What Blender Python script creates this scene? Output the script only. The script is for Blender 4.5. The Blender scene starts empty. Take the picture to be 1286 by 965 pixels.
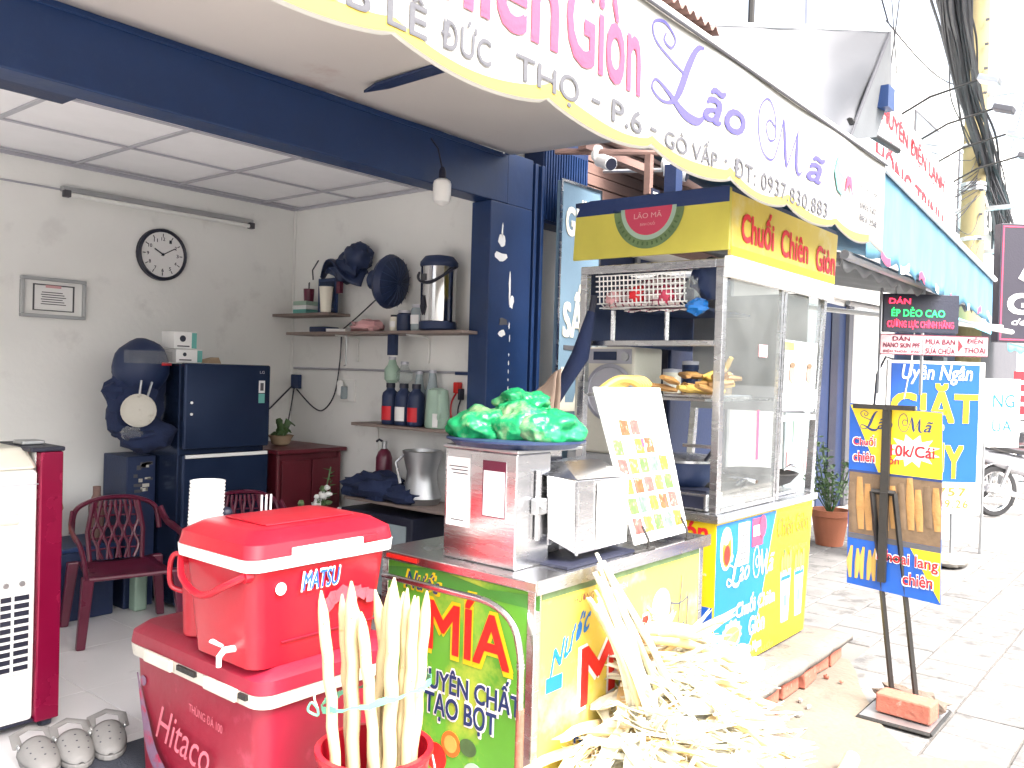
import bpy, math, random
from mathutils import Vector, Matrix, noise
R = math.radians
rnd = random.Random(7)
scene = bpy.context.scene
col = scene.collection

# ---------------------------------------------------------------- camera
cam_data = bpy.data.cameras.new('camera')
cam_data.sensor_width = 36.0
cam_data.lens = 36.0 * 1081.0 / 1286.0
cam_data.clip_start = 0.05
cam_data.clip_end = 2000
cam = bpy.data.objects.new('camera', cam_data)
col.objects.link(cam)
scene.camera = cam
_y, _p, _r = R(39.35), R(-0.65), R(1.7)
_f = Vector((math.cos(_y)*math.cos(_p), math.sin(_y)*math.cos(_p), math.sin(_p)))
_rt = Vector((math.sin(_y), -math.cos(_y), 0))
_up = _rt.cross(_f)
_r2 = _rt*math.cos(_r) + _up*math.sin(_r)
_u2 = -_rt*math.sin(_r) + _up*math.cos(_r)
cam.matrix_world = Matrix(((_r2.x, _u2.x, -_f.x, 0), (_r2.y, _u2.y, -_f.y, 0), (_r2.z, _u2.z, -_f.z, 1.5), (0, 0, 0, 1)))

# ---------------------------------------------------------------- sky, sun, exposure
SUN_EL, SUN_AZ = R(56), R(258)     # azimuth of the sun measured from +X towards +Y
world = bpy.data.worlds.new('World')
scene.world = world
world.use_nodes = True
wn = world.node_tree
sky = wn.nodes.new('ShaderNodeTexSky')
sky.sky_type = 'NISHITA'
sky.sun_disc = False
sky.sun_elevation = SUN_EL
sky.sun_rotation = R(90) - SUN_AZ
sky.dust_density = 8.0
sky.air_density = 1.0
sky.ozone_density = 1.0
hsv = wn.nodes.new('ShaderNodeHueSaturation')      # thin overcast: the same sky with its blue washed out
hsv.inputs['Saturation'].default_value = 0.45
wn.links.new(sky.outputs[0], hsv.inputs['Color'])
wn.links.new(hsv.outputs[0], wn.nodes['Background'].inputs[0])
wn.nodes['Background'].inputs[1].default_value = 0.15
sun_data = bpy.data.lights.new('sun', 'SUN')
sun_data.energy = 0.8
sun_data.angle = R(14)
sun_data.color = (1.0, 0.96, 0.9)
sun = bpy.data.objects.new('sun', sun_data)
col.objects.link(sun)
_sd = Vector((math.cos(SUN_EL)*math.cos(SUN_AZ), math.cos(SUN_EL)*math.sin(SUN_AZ), math.sin(SUN_EL)))
sun.rotation_euler = _sd.to_track_quat('Z', 'Y').to_euler()
sun.location = (0, -5, 12)
vs = scene.view_settings
vs.view_transform = 'Standard'
vs.look = 'None'
vs.gamma = 1.0
vs.exposure = 2.65
vs.use_curve_mapping = False
scene.render.engine = 'CYCLES'
scene.cycles.max_bounces = 10
scene.cycles.diffuse_bounces = 6
scene.cycles.transparent_max_bounces = 16

# ---------------------------------------------------------------- materials
MATS = {}
def mat(key, c, rough=.6, metal=0.0, var=.12, vs_=6.0, bump=.15, bs=60.0, spec=.5, c2=None, c2at=.6, c2s=9.0, sss=0, coat=0, stretch=None, trans=0):
    if key in MATS: return MATS[key]
    m = bpy.data.materials.new(key); m.use_nodes = True
    nt = m.node_tree; N = nt.nodes; b = N['Principled BSDF']
    b.inputs['Roughness'].default_value = rough
    b.inputs['Metallic'].default_value = metal
    b.inputs['Specular IOR Level'].default_value = spec
    if coat: b.inputs['Coat Weight'].default_value = coat
    tc = N.new('ShaderNodeTexCoord'); oi = N.new('ShaderNodeObjectInfo')
    ad = N.new('ShaderNodeVectorMath'); ad.operation = 'MULTIPLY_ADD'
    ad.inputs[1].default_value = stretch or (1, 1, 1)
    cmb = N.new('ShaderNodeCombineXYZ')
    mu = N.new('ShaderNodeMath'); mu.operation = 'MULTIPLY'; mu.inputs[1].default_value = 37.0
    nt.links.new(oi.outputs['Random'], mu.inputs[0])
    nt.links.new(mu.outputs[0], cmb.inputs[0]); nt.links.new(mu.outputs[0], cmb.inputs[2])
    nt.links.new(tc.outputs['Object'], ad.inputs[0]); nt.links.new(cmb.outputs[0], ad.inputs[2])
    vec = ad.outputs[0]
    n1 = N.new('ShaderNodeTexNoise'); n1.inputs['Scale'].default_value = vs_; n1.inputs['Detail'].default_value = 5
    nt.links.new(vec, n1.inputs['Vector'])
    mix = N.new('ShaderNodeMix'); mix.data_type = 'RGBA'
    mix.inputs[6].default_value = (*[max(0, x*(1-var)) for x in c], 1)
    mix.inputs[7].default_value = (*[min(1, x*(1+var)) for x in c], 1)
    nt.links.new(n1.outputs['Fac'], mix.inputs[0])
    outc = mix.outputs[2]
    if c2:
        n2 = N.new('ShaderNodeTexNoise'); n2.inputs['Scale'].default_value = c2s; n2.inputs['Detail'].default_value = 7; n2.inputs['Roughness'].default_value = .65
        nt.links.new(vec, n2.inputs['Vector'])
        rp = N.new('ShaderNodeMapRange'); rp.inputs[1].default_value = c2at; rp.inputs[2].default_value = c2at+.12
        nt.links.new(n2.outputs['Fac'], rp.inputs[0])
        m2 = N.new('ShaderNodeMix'); m2.data_type = 'RGBA'; m2.inputs[7].default_value = (*c2, 1)
        nt.links.new(rp.outputs[0], m2.inputs[0]); nt.links.new(outc, m2.inputs[6]); outc = m2.outputs[2]
    nt.links.new(outc, b.inputs['Base Color'])
    if bump:
        n3 = N.new('ShaderNodeTexNoise'); n3.inputs['Scale'].default_value = bs; n3.inputs['Detail'].default_value = 4
        nt.links.new(vec, n3.inputs['Vector'])
        bp = N.new('ShaderNodeBump'); bp.inputs['Strength'].default_value = bump; bp.inputs['Distance'].default_value = .01
        nt.links.new(n3.outputs['Fac'], bp.inputs['Height']); nt.links.new(bp.outputs[0], b.inputs['Normal'])
        rr = N.new('ShaderNodeMapRange'); rr.inputs[3].default_value = max(0, rough-.1); rr.inputs[4].default_value = min(1, rough+.12)
        nt.links.new(n1.outputs['Fac'], rr.inputs[0]); nt.links.new(rr.outputs[0], b.inputs['Roughness'])
    if trans:
        t = N.new('ShaderNodeBsdfTranslucent'); ms = N.new('ShaderNodeMixShader'); ms.inputs[0].default_value = trans
        nt.links.new(outc, t.inputs['Color']); nt.links.new(b.outputs[0], ms.inputs[1]); nt.links.new(t.outputs[0], ms.inputs[2])
        nt.links.new(ms.outputs[0], N['Material Output'].inputs[0])
    MATS[key] = m
    return m

def glass_mat(key, tint=(.95, .98, .97), ior=1.45, haze=.06):
    m = bpy.data.materials.new(key); m.use_nodes = True
    nt = m.node_tree; N = nt.nodes; N.remove(N['Principled BSDF'])
    tr = N.new('ShaderNodeBsdfTransparent'); tr.inputs[0].default_value = (*tint, 1)
    gl = N.new('ShaderNodeBsdfGlossy'); gl.inputs['Roughness'].default_value = .03
    lw = N.new('ShaderNodeLayerWeight'); lw.inputs[0].default_value = .5      # same from both sides of a pane
    pw = N.new('ShaderNodeMath'); pw.operation = 'POWER'; pw.inputs[1].default_value = 4.0; nt.links.new(lw.outputs['Facing'], pw.inputs[0])
    fr = N.new('ShaderNodeMath'); fr.operation = 'MULTIPLY_ADD'; fr.inputs[1].default_value = .7; fr.inputs[2].default_value = (ior-1)**2/(ior+1)**2; nt.links.new(pw.outputs[0], fr.inputs[0])
    df = N.new('ShaderNodeBsdfDiffuse'); df.inputs[0].default_value = (.8, .82, .82, 1)
    no = N.new('ShaderNodeTexNoise'); no.inputs['Scale'].default_value = 5
    mr = N.new('ShaderNodeMapRange'); mr.inputs[1].default_value = .35; mr.inputs[2].default_value = .75; mr.inputs[3].default_value = haze*.7; mr.inputs[4].default_value = haze*1.3
    tco = N.new('ShaderNodeTexCoord'); nt.links.new(tco.outputs['Object'], no.inputs['Vector']); nt.links.new(no.outputs[0], mr.inputs[0])
    m0 = N.new('ShaderNodeMixShader'); m1 = N.new('ShaderNodeMixShader')
    nt.links.new(mr.outputs[0], m0.inputs[0]); nt.links.new(tr.outputs[0], m0.inputs[1]); nt.links.new(df.outputs[0], m0.inputs[2])
    nt.links.new(fr.outputs[0], m1.inputs[0]); nt.links.new(m0.outputs[0], m1.inputs[1]); nt.links.new(gl.outputs[0], m1.inputs[2])
    nt.links.new(m1.outputs[0], N['Material Output'].inputs[0])
    MATS[key] = m
    return m

def emit_mat(key, c, s):
    m = bpy.data.materials.new(key); m.use_nodes = True
    b = m.node_tree.nodes['Principled BSDF']
    b.inputs['Base Color'].default_value = (*c, 1)
    b.inputs['Emission Color'].default_value = (*c, 1); b.inputs['Emission Strength'].default_value = s
    MATS[key] = m
    return m

# ---------------------------------------------------------------- mesh building (all coordinates in metres, world space)
WL = {}
class MB:
    def __init__(s, M=None): s.v = []; s.f = []; s.M = M or Matrix()
    def add(s, vs_, fs):
        o = len(s.v)
        s.v += [s.M @ Vector(p) for p in vs_]
        s.f += [tuple(i+o for i in f) for f in fs]
        return s
    def box(s, c, d, rz=0, rot=None):
        m = Matrix.Rotation(rz, 3, 'Z') if rot is None else rot
        c = Vector(c); h = [x/2 for x in d]
        P = [c + m @ Vector((x*h[0], y*h[1], z*h[2])) for x in (-1, 1) for y in (-1, 1) for z in (-1, 1)]
        return s.add(P, [(0, 1, 3, 2), (4, 6, 7, 5), (0, 4, 5, 1), (2, 3, 7, 6), (0, 2, 6, 4), (1, 5, 7, 3)])
    def bb(s, x0, x1, y0, y1, z0, z1): return s.box(((x0+x1)/2, (y0+y1)/2, (z0+z1)/2), (abs(x1-x0), abs(y1-y0), abs(z1-z0)))
    def hexa(s, bot, top):   # bot/top: four points each, same winding
        return s.add(list(bot)+list(top), [(3, 2, 1, 0), (4, 5, 6, 7), (0, 1, 5, 4), (1, 2, 6, 5), (2, 3, 7, 6), (3, 0, 4, 7)])
    def tube(s, pts, r, n=8, cap=True, flat=None):
        pts = [Vector(p) for p in pts]; k = len(pts)
        rr = r if isinstance(r, (list, tuple)) else [r]*k
        V = []; F = []; prev = None
        for i, p in enumerate(pts):
            t = (pts[min(i+1, k-1)] - pts[max(i-1, 0)]).normalized()
            if prev is None:
                a = Vector((0, 0, 1)) if abs(t.z) < .9 else Vector((1, 0, 0))
                x = t.cross(a).normalized()
            else: x = (prev - t*prev.dot(t)).normalized()
            prev = x; y = t.cross(x)
            for j in range(n):
                a = 2*math.pi*j/n
                V.append(p + x*math.cos(a)*rr[i] + y*math.sin(a)*rr[i]*(flat or 1))
        for i in range(k-1):
            for j in range(n):
                F.append((i*n+j, i*n+(j+1) % n, (i+1)*n+(j+1) % n, (i+1)*n+j))
        if cap: F += [tuple(range(n-1, -1, -1)), tuple(range((k-1)*n, k*n))]
        return s.add(V, F)
    def lathe(s, prof, c, n=20, axis=None, sx=1, sy=1):
        c = Vector(c); m = axis.to_track_quat('Z', 'Y').to_matrix() if axis else Matrix.Identity(3)
        V = []; F = []; k = len(prof)
        for r, z in prof:
            for j in range(n):
                a = 2*math.pi*j/n; V.append(c + m @ Vector((r*math.cos(a)*sx, r*math.sin(a)*sy, z)))
        for i in range(k-1):
            for j in range(n): F.append((i*n+j, i*n+(j+1) % n, (i+1)*n+(j+1) % n, (i+1)*n+j))
        ring = prof[0] == prof[-1]
        if prof[0][0] > 1e-4 and not ring: F.append(tuple(range(n-1, -1, -1)))
        if prof[-1][0] > 1e-4 and not ring: F.append(tuple(range((k-1)*n, k*n)))
        return s.add(V, F)
    def prism(s, poly, o, u, v, t):      # 2-D polygon in plane (o,u,v), extruded t along u x v
        o, u, v = Vector(o), Vector(u), Vector(v); n = u.cross(v).normalized()*t
        a = [o+u*x+v*y for x, y in poly]; k = len(a)
        F = [tuple(range(k-1, -1, -1)), tuple(range(k, 2*k))] + [(i, (i+1) % k, k+(i+1) % k, k+i) for i in range(k)]
        return s.add(a+[p+n for p in a], F)
    def grid(s, fn, nu, nv, thick=0):
        V = [Vector(fn(i/nu, j/nv)) for i in range(nu+1) for j in range(nv+1)]
        F = [(i*(nv+1)+j, (i+1)*(nv+1)+j, (i+1)*(nv+1)+j+1, i*(nv+1)+j+1) for i in range(nu) for j in range(nv)]
        return s.add(V, F)
    def blob(s, c, rad, amp=.15, sc=3.0, n=14, m=9, seed=0, squash=None):
        c = Vector(c); V = []; F = []
        for i in range(m+1):
            th = math.pi*i/m
            for j in range(n):
                a = 2*math.pi*j/n
                d = Vector((math.sin(th)*math.cos(a), math.sin(th)*math.sin(a), math.cos(th)))
                k = 1+amp*noise.noise(d*sc+Vector((seed*3.1, seed*1.7, seed)))*2
                p = Vector((d.x*rad[0]*k, d.y*rad[1]*k, d.z*rad[2]*k))
                if squash is not None: p.z = max(p.z, -squash)
                V.append(c+p)
        for i in range(m):
            for j in range(n): F.append((i*n+j, (i+1)*n+j, (i+1)*n+(j+1) % n, i*n+(j+1) % n))
        return s.add(V, F)
    def build(s, name, m, parent=None, smooth=False, bevel=0, seg=2, solid=0, loc=None, sub=0):
        me = bpy.data.meshes.new(name)
        o = bpy.data.objects.new(name, me)
        col.objects.link(o)
        if parent is not None:
            base = WL[parent]; o.parent = parent; WL[o] = base
        else:
            base = Vector(loc) if loc is not None else Vector((0, 0, 0)); o.location = base; WL[o] = base
        me.from_pydata([tuple(p-base) for p in s.v], [], s.f)
        me.validate(); me.update()
        import bmesh
        bm = bmesh.new(); bm.from_mesh(me); bmesh.ops.recalc_face_normals(bm, faces=bm.faces); bm.to_mesh(me); bm.free()
        if m is not None: me.materials.append(MATS[m] if isinstance(m, str) else m)
        if smooth:
            for p in me.polygons: p.use_smooth = True
            try:
                if smooth != 'soft': me.set_sharp_from_angle(angle=R(40))
            except Exception: pass
        if solid:
            md = o.modifiers.new('solid', 'SOLIDIFY'); md.thickness = solid; md.offset = 0
        if sub:
            md = o.modifiers.new('sub', 'SUBSURF'); md.levels = sub; md.render_levels = sub
        if bevel:
            md = o.modifiers.new('bevel', 'BEVEL'); md.width = bevel; md.segments = seg; md.limit_method = 'ANGLE'; md.angle_limit = R(35)
            md.harden_normals = False
        return o

def tag(o, label=None, cat=None, group=None, kind=None):
    if label: o['label'] = label
    if cat: o['category'] = cat
    if group: o['group'] = group
    if kind: o['kind'] = kind
    return o
def thing(name, label, cat, loc, group=None):
    o = bpy.data.objects.new(name, None); o.empty_display_size = .1
    col.objects.link(o); o.location = loc; WL[o] = Vector(loc)
    return tag(o, label, cat, group)
def copy_tree(o, parent=None):
    c = o.copy(); col.objects.link(c); c.parent = parent
    for ch in o.children: copy_tree(ch, c)
    return c
def clone(o, label, loc, rz=0, sc=None):
    c = copy_tree(o); c.location = loc; c.rotation_euler = (0, 0, rz)
    if sc: c.scale = (sc, sc, sc)
    c['label'] = label
    return c
def B(name, m, parent, x0, x1, y0, y1, z0, z1, bevel=0, **k): return MB().bb(x0, x1, y0, y1, z0, z1).build(name, m, parent, bevel=bevel, **k)

# ---------------------------------------------------------------- lettering
def glyphs(body, bold=0, shear=0, spacing=1.0, thick=0):
    cu = bpy.data.curves.new('t', 'FONT'); cu.body = body; cu.size = 1; cu.offset = 0; cu.shear = shear
    cu.space_character = spacing; cu.resolution_u = 3; cu.align_x = 'CENTER'
    ob = bpy.data.objects.new('t', cu); col.objects.link(ob)
    dg = bpy.context.evaluated_depsgraph_get()
    me = bpy.data.meshes.new_from_object(ob.evaluated_get(dg))
    V = [(v.co.x, v.co.y) for v in me.vertices]; F = [tuple(p.vertices) for p in me.polygons]
    bpy.data.objects.remove(ob); bpy.data.curves.remove(cu); bpy.data.meshes.remove(me)
    return V, F
def words(V, F, gap=.24):
    """split glyph faces into words at wide gaps"""
    iv = sorted((min(V[i][0] for i in f), max(V[i][0] for i in f), k) for k, f in enumerate(F)); out = []; end = -1e9
    for a, b, k in iv:
        if a-end > gap: out.append([])
        out[-1].append(F[k]); end = max(end, b)
    res = []
    for fs in out:
        ids = sorted({i for f in fs for i in f}); mp = {i: n for n, i in enumerate(ids)}
        res.append(([V[i] for i in ids], [tuple(mp[i] for i in f) for f in fs]))
    return res
def text(parent, body, o, u, v, w, h, m, bold=.0, shear=0, spacing=1.0, name='lettering', lift=.002, warp=None):
    """ink box of the text fitted into w x h, its lower left corner at o, in the plane u,v"""
    V, F = glyphs(body, bold, shear, spacing)
    xs = [p[0] for p in V]; ys = [p[1] for p in V]; x0, x1, y0, y1 = min(xs), max(xs), min(ys), max(ys)
    o, u, v = Vector(o), Vector(u).normalized(), Vector(v).normalized(); n = u.cross(v).normalized()*lift
    kx = w/(x1-x0); ky = h/(y1-y0)
    q = bold*.62
    for V, F in words(V, F):
        mb = MB()
        for k, (ex, ey) in enumerate(((0, 0), (q, q), (-q, -q), (q, -q), (-q, q), (q, 0), (-q, 0)) if bold else ((0, 0),)):
            P = []
            for x, y in V:
                a, b = (x-x0+ex)*kx, (y-y0+ey)*ky
                if warp: a, b = warp(a, b)
                P.append(o+u*a+v*b+n*(1+.07*k))
            mb.add(P, F)
        mb.build(name, m, parent)
def catmull(pts, k=8):
    out = []; n = len(pts)
    for i in range(n-1):
        p0, p1, p2, p3 = pts[max(i-1, 0)], pts[i], pts[i+1], pts[min(i+2, n-1)]
        for j in range(k):
            t = j/k
            out.append(tuple(.5*(2*b+(c-a)*t+(2*a-5*b+4*c-d)*t*t+(3*b-a-3*c+d)*t**3) for a, b, c, d in zip(p0, p1, p2, p3)))
    out.append(pts[-1]); return out
def strokes(parent, S, o, u, v, w, h, m, name='lettering', lift=.002, fn=None):
    """pen strokes given as (x, y, half width) in a unit box"""
    o, u, v = Vector(o), Vector(u).normalized(), Vector(v).normalized(); n = u.cross(v).normalized()*lift
    mb = MB()
    for q, st in enumerate(S):
        c = catmull(st, 8); P = []
        for i, (x, y, t) in enumerate(c):
            a, b = c[max(i-1, 0)], c[min(i+1, len(c)-1)]
            dx, dy = (b[0]-a[0])*w, (b[1]-a[1])*h; L = math.hypot(dx, dy) or 1
            t = max(t, .017); px, py = -dy/L*t*h, dx/L*t*h
            lz = n*(1+.12*q+.01*i/len(c))
            P += [o+u*(x*w+px)+v*(y*h+py)+lz, o+u*(x*w-px)+v*(y*h-py)+lz]
        if fn: P = [fn(p) for p in P]
        mb.add(P, [(2*i, 2*i+1, 2*i+3, 2*i+2) for i in range(len(c)-1)])
    return mb.build(name, m, parent)
SC_L = [[(.60, .52, .008), (.36, .60, .012), (.10, .72, .014), (.06, .90, .016), (.24, .99, .016), (.42, .88, .012), (.36, .74, .01), (.24, .78, .01), (.27, .88, .01)],
        [(.92, .98, .012), (.80, .92, .04), (.66, .66, .062), (.52, .30, .062), (.40, .12, .03), (.22, .06, .012), (.06, .14, .012), (.12, .27, .014), (.32, .20, .03), (.60, .04, .06), (.84, .03, .05), (.98, .16, .012)]]
SC_M = [[(.40, .58, .008), (.26, .66, .01), (.18, .52, .01), (.26, .34, .012), (.38, .44, .012), (.36, .80, .014), (.22, .98, .014), (.06, .78, .014), (.03, .40, .014), (.14, .08, .012), (.34, .06, .012), (.46, .40, .012), (.55, .82, .014)],
        [(.55, .84, .01), (.58, .60, .05), (.61, .25, .055), (.64, .04, .02)],
        [(.64, .05, .012), (.76, .40, .012), (.88, .78, .014)],
        [(.88, .80, .01), (.86, .50, .05), (.86, .16, .055), (.92, .04, .03), (.99, .12, .012)]]
def lao_ma(parent, o, u, v, w, h, m, gap=.5, lift=.002):
    """the hand-lettered name: big swash capitals and sheared small letters"""
    o, u, v = Vector(o), Vector(u).normalized(), Vector(v).normalized()
    strokes(parent, SC_L, o, u, v, w*.27, h, m, lift=lift)
    text(parent, 'ão', o+u*w*.25+v*h*.08, u, v, w*.2, h*.55, m, shear=.3, bold=.008, lift=lift)
    strokes(parent, SC_M, o+u*w*.52+v*h*.0, u, v, w*.33, h*.95, m, lift=lift)
    text(parent, 'ã', o+u*w*.86+v*h*.06, u, v, w*.12, h*.52, m, shear=.3, bold=.008, lift=lift)
X, Y, Z = Vector((1, 0, 0)), Vector((0, 1, 0)), Vector((0, 0, 1))
def disc(mb, c, n, r0, r1=None, t=.002, k=24, a0=0, a1=2*math.pi, sx=1, sy=1):
    """flat disc or ring with thickness, facing n"""
    q = Vector(n).to_track_quat('Z', 'Y').to_matrix(); c = Vector(c); full = abs(a1-a0-2*math.pi) < 1e-6
    P = []; F = []; kk = k if full else k+1; r1 = r1 or 0
    for i in range(kk):
        a = a0+(a1-a0)*i/k
        for r in (r0, r1):
            for z in (0, t): P.append(c+q @ Vector((math.cos(a)*r*sx, math.sin(a)*r*sy, z)))
    for i in range(k):
        j = (i+1) % kk; a, b = 4*i, 4*j
        F += [(a+1, b+1, b+3, a+3), (a, a+2, b+2, b), (a, b, b+1, a+1), (a+2, a+3, b+3, b+2)]
    return mb.add(P, F)

# colours of the place
mat('wall_paint', (.79, .795, .77), .75, var=.08, vs_=2.0, c2=(.70, .70, .68), c2at=.58, c2s=3, bump=.12, bs=30)
mat('ceiling_tile', (.86, .86, .88), .8, var=.05, bump=.1, bs=120)
mat('grid_metal', (.45, .45, .5), .4, .3)
mat('navy', (.008, .030, .105), .42, var=.3, c2=(.02, .045, .12), c2at=.6, c2s=5, bump=.12, bs=18)
mat('navy_dark', (.011, .024, .075), .5, var=.2)
mat('black', (.012, .014, .03), .45, var=.25)
mat('black_cloth', (.010, .020, .065), .85, var=.3, bump=.4, bs=50)
mat('steel', (.62, .62, .63), .25, 1.0, var=.1, bump=.06, bs=14, stretch=(1, 1, 5))
mat('steel_dull', (.45, .46, .47), .4, .9, var=.15, bump=.1)
mat('iron', (.03, .028, .026), .5, .4, var=.3, c2=(.12, .06, .03), c2at=.66, c2s=30)
mat('white', (.78, .78, .77), .5, var=.04)
mat('white_gloss', (.8, .8, .78), .3, var=.03, bump=.03)
mat('cream', (.74, .71, .60), .4, var=.04)
mat('red_cooler', (.37, .006, .018), .32, var=.12, bump=.05, bs=30, c2=(.5, .02, .04), c2at=.64, c2s=12)
mat('red_cooler_dirty', (.22, .007, .024), .45, var=.2, bump=.1, bs=30, c2=(.3, .03, .06), c2at=.6, c2s=7)
mat('lip_dirty', (.5, .48, .42), .5, var=.2, c2=(.3, .27, .22), c2at=.58, c2s=18)
mat('red', (.6, .01, .02), .45)
mat('pink_red', (.50, .045, .10), .6)
mat('red_bright', (.62, .015, .01), .45)
mat('maroon', (.10, .010, .030), .3, var=.2, bump=.06)
mat('maroon_panel', (.2, .01, .05), .35, var=.15)
mat('green', (.10, .33, .03), .4, var=.5, vs_=3.0, c2=(.36, .46, .05), c2at=.52, c2s=2.5, bump=.03)
mat('yellow', (.66, .48, .01), .4, var=.12, vs_=3, bump=.03)
mat('yellow_soft', (.62, .48, .07), .45, var=.15, vs_=3, c2=(.64, .55, .22), c2at=.52, c2s=3, bump=.03)
mat('yellow_header', (.55, .5, .08), .4, var=.15, bump=.03)
mat('blue', (.003, .075, .36), .4, var=.25, vs_=2, bump=.03)
mat('blue_sky', (.004, .13, .42), .4, var=.2, vs_=2, bump=.03)
mat('blue_deep', (.015, .09, .42), .4, var=.15, bump=.03)
mat('ink_navy', (.01, .03, .12), .5)
mat('purple', (.06, .05, .25), .6)
mat('grey_ink', (.075, .075, .085), .7)
mat('banner', (.50, .49, .455), .6, var=.05, vs_=2.5, bump=.1, bs=5, trans=.2)
mat('banner_yellow', (.55, .40, .07), .6, var=.1, vs_=3, bump=.1, bs=8, trans=.2)
mat('soffit', (.50, .475, .455), .8, var=.1, vs_=1.5, c2=(.4, .31, .29), c2at=.56, c2s=1.3, bump=.15, bs=14)
mat('wood_shelf', (.22, .17, .15), .6, var=.25, stretch=(4, 1, 1))
mat('wood_red', (.10, .010, .018), .4, var=.3)
mat('brown_board', (.20, .12, .10), .7, var=.25, stretch=(.3, 1, 8))
mat('concrete', (.24, .225, .20), .85, var=.2, vs_=3, c2=(.15, .14, .13), c2at=.58, c2s=8, bump=.4, bs=40)
mat('concrete_patch', (.145, .12, .092), .9, var=.2, vs_=2.5, c2=(.115, .095, .075), c2at=.58, c2s=8, bump=.6, bs=35)
mat('paver', (.135, .131, .127), .85, var=.4, vs_=3, c2=(.075, .072, .07), c2at=.53, c2s=7, bump=.4, bs=50)
mat('brick', (.32, .10, .065), .85, var=.25, bump=.6, bs=40, c2=(.5, .3, .24), c2at=.6, c2s=20)
mat('asphalt', (.06, .06, .062), .9, var=.25, bump=.4, bs=80)
mat('floor_tile', (.66, .65, .66), .22, var=.06, vs_=2, bump=.02, c2=(.5, .5, .5), c2at=.62, c2s=4)
mat('terracotta', (.30, .10, .05), .75, var=.2)
mat('leaf', (.06, .12, .04), .5, var=.5, vs_=20)
mat('leaf_pale', (.12, .19, .08), .5, var=.4, vs_=20)
mat('cane', (.50, .42, .24), .5, var=.15, vs_=6, c2=(.55, .38, .16), c2at=.68, c2s=14, bump=.15, bs=30, stretch=(6, 6, .6))
mat('husk', (.76, .73, .60), .75, var=.2, vs_=9, c2=(.55, .42, .2), c2at=.66, c2s=16, bump=.3, bs=60, trans=.15)
mat('husk_dark', (.58, .44, .22), .75, var=.3, vs_=12, bump=.3)
mat('green_bag', (.015, .30, .11), .22, var=.3, vs_=5, bump=.25, bs=30, c2=(.28, .42, .22), c2at=.54, c2s=7, trans=.35)
mat('paper_bag', (.30, .22, .17), .8, var=.15, bump=.2, bs=14)
mat('rubber_grey', (.20, .195, .19), .7, var=.2, bump=.2)
mat('mat_dark', (.03, .035, .05), .9, var=.3, bump=.6, bs=150)
mat('tyre', (.02, .02, .022), .8)
mat('tarp', (.105, .108, .118), .6, var=.08, vs_=2, bump=.2, bs=4, trans=.1)
mat('blue_awning', (.12, .29, .42), .6, var=.3, vs_=4, bump=.2, bs=8, stretch=(5, 1, 1), trans=.2)
mat('grey_awning', (.13, .135, .14), .7, var=.2)
mat('plinth', (.13, .115, .10), .9, var=.3, vs_=6, c2=(.08, .07, .065), c2at=.55, c2s=12, bump=.6, bs=40)
mat('facade', (.66, .65, .62), .8, var=.08, vs_=1.2, c2=(.55, .53, .5), c2at=.62, c2s=2)
mat('pole_concrete', (.27, .22, .11), .85, var=.15, bump=.3)
mat('cable', (.03, .03, .035), .6, var=.3)
mat('jar_glass', (.3, .36, .38), .1, var=.2)
mat('mint', (.32, .45, .36), .35)
mat('kraft', (.38, .28, .18), .8)
mat('banana', (.36, .19, .06), .5, var=.3, vs_=15, c2=(.45, .2, .05), c2at=.6, c2s=25, bump=.3)
mat('banana_yellow', (.50, .32, .07), .5, var=.2)
mat('photo_brown', (.14, .09, .05), .6, var=.5, vs_=25)
mat('orange', (.65, .15, .02), .5)
mat('pale_pink', (.62, .34, .35), .6)
mat('teal', (.12, .38, .34), .5)
mat('skin_print', (.6, .4, .32), .6)
mat('check', (.6, .55, .54), .85, var=.1)
mat('seat_black', (.02, .02, .022), .4)
mat('bike_body', (.3, .3, .32), .25, var=.2, coat=.5)
mat('fridge', (.02, .036, .085), .2, .5, var=.15, bump=.03)
mat('chrome', (.6, .6, .62), .1, 1.0, var=.03, bump=0); glass_mat('glass', ior=1.75, haze=.045); glass_mat('clear_plastic', (.9, .93, .93), 1.35, .12)
# ================================================================ GROUND
def tiled_mat(key, c, mortar, w, h, scale=1.0):
    m = mat(key, c, .85, var=.2, vs_=2, bump=.3)
    nt = m.node_tree; N = nt.nodes
    br = N.new('ShaderNodeTexBrick'); br.offset = .0
    br.inputs['Scale'].default_value = scale; br.inputs['Brick Width'].default_value = w; br.inputs['Row Height'].default_value = h
    br.inputs['Mortar Size'].default_value = .006
    br.inputs['Color1'].default_value = (*c, 1); br.inputs['Color2'].default_value = (*[x*.88 for x in c], 1); br.inputs['Mortar'].default_value = (*mortar, 1)
    tc = N.new('ShaderNodeTexCoord'); nt.links.new(tc.outputs['Object'], br.inputs['Vector'])
    nt.links.new(br.outputs['Color'], N['Principled BSDF'].inputs['Base Color'])
    return m
tiled_mat('pavement_far', (.42, .40, .38), (.25, .24, .23), .3, .3)
tag(MB().grid(lambda a, b: (-300+a*600, -300+b*600, -.16), 4, 4).build('ground', 'asphalt'), kind='structure')
tag(MB().grid(lambda a, b: (-60+a*160, -9+b*7.3, -.15), 8, 4).build('road', 'asphalt'), kind='structure')
kerb = tag(MB().bb(-40, 80, -1.72, -1.52, -.3, -.004).build('kerb', 'concrete', bevel=.02), kind='structure')
pav = tag(MB().bb(-40, 80, -1.52, 3.75, -.3, -.014).build('pavement', 'pavement_far'), kind='structure')
tag(MB().grid(lambda a, b: (2.6+a*6.75, -.6+b*3.9, -.0125), 2, 2).build('joint_bed', mat('joint_dirt', (.13, .12, .11), .95)), kind='structure')
_base = MB().box((0, 0, -.011), (.293, .293, .024))
tiles0 = []
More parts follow.
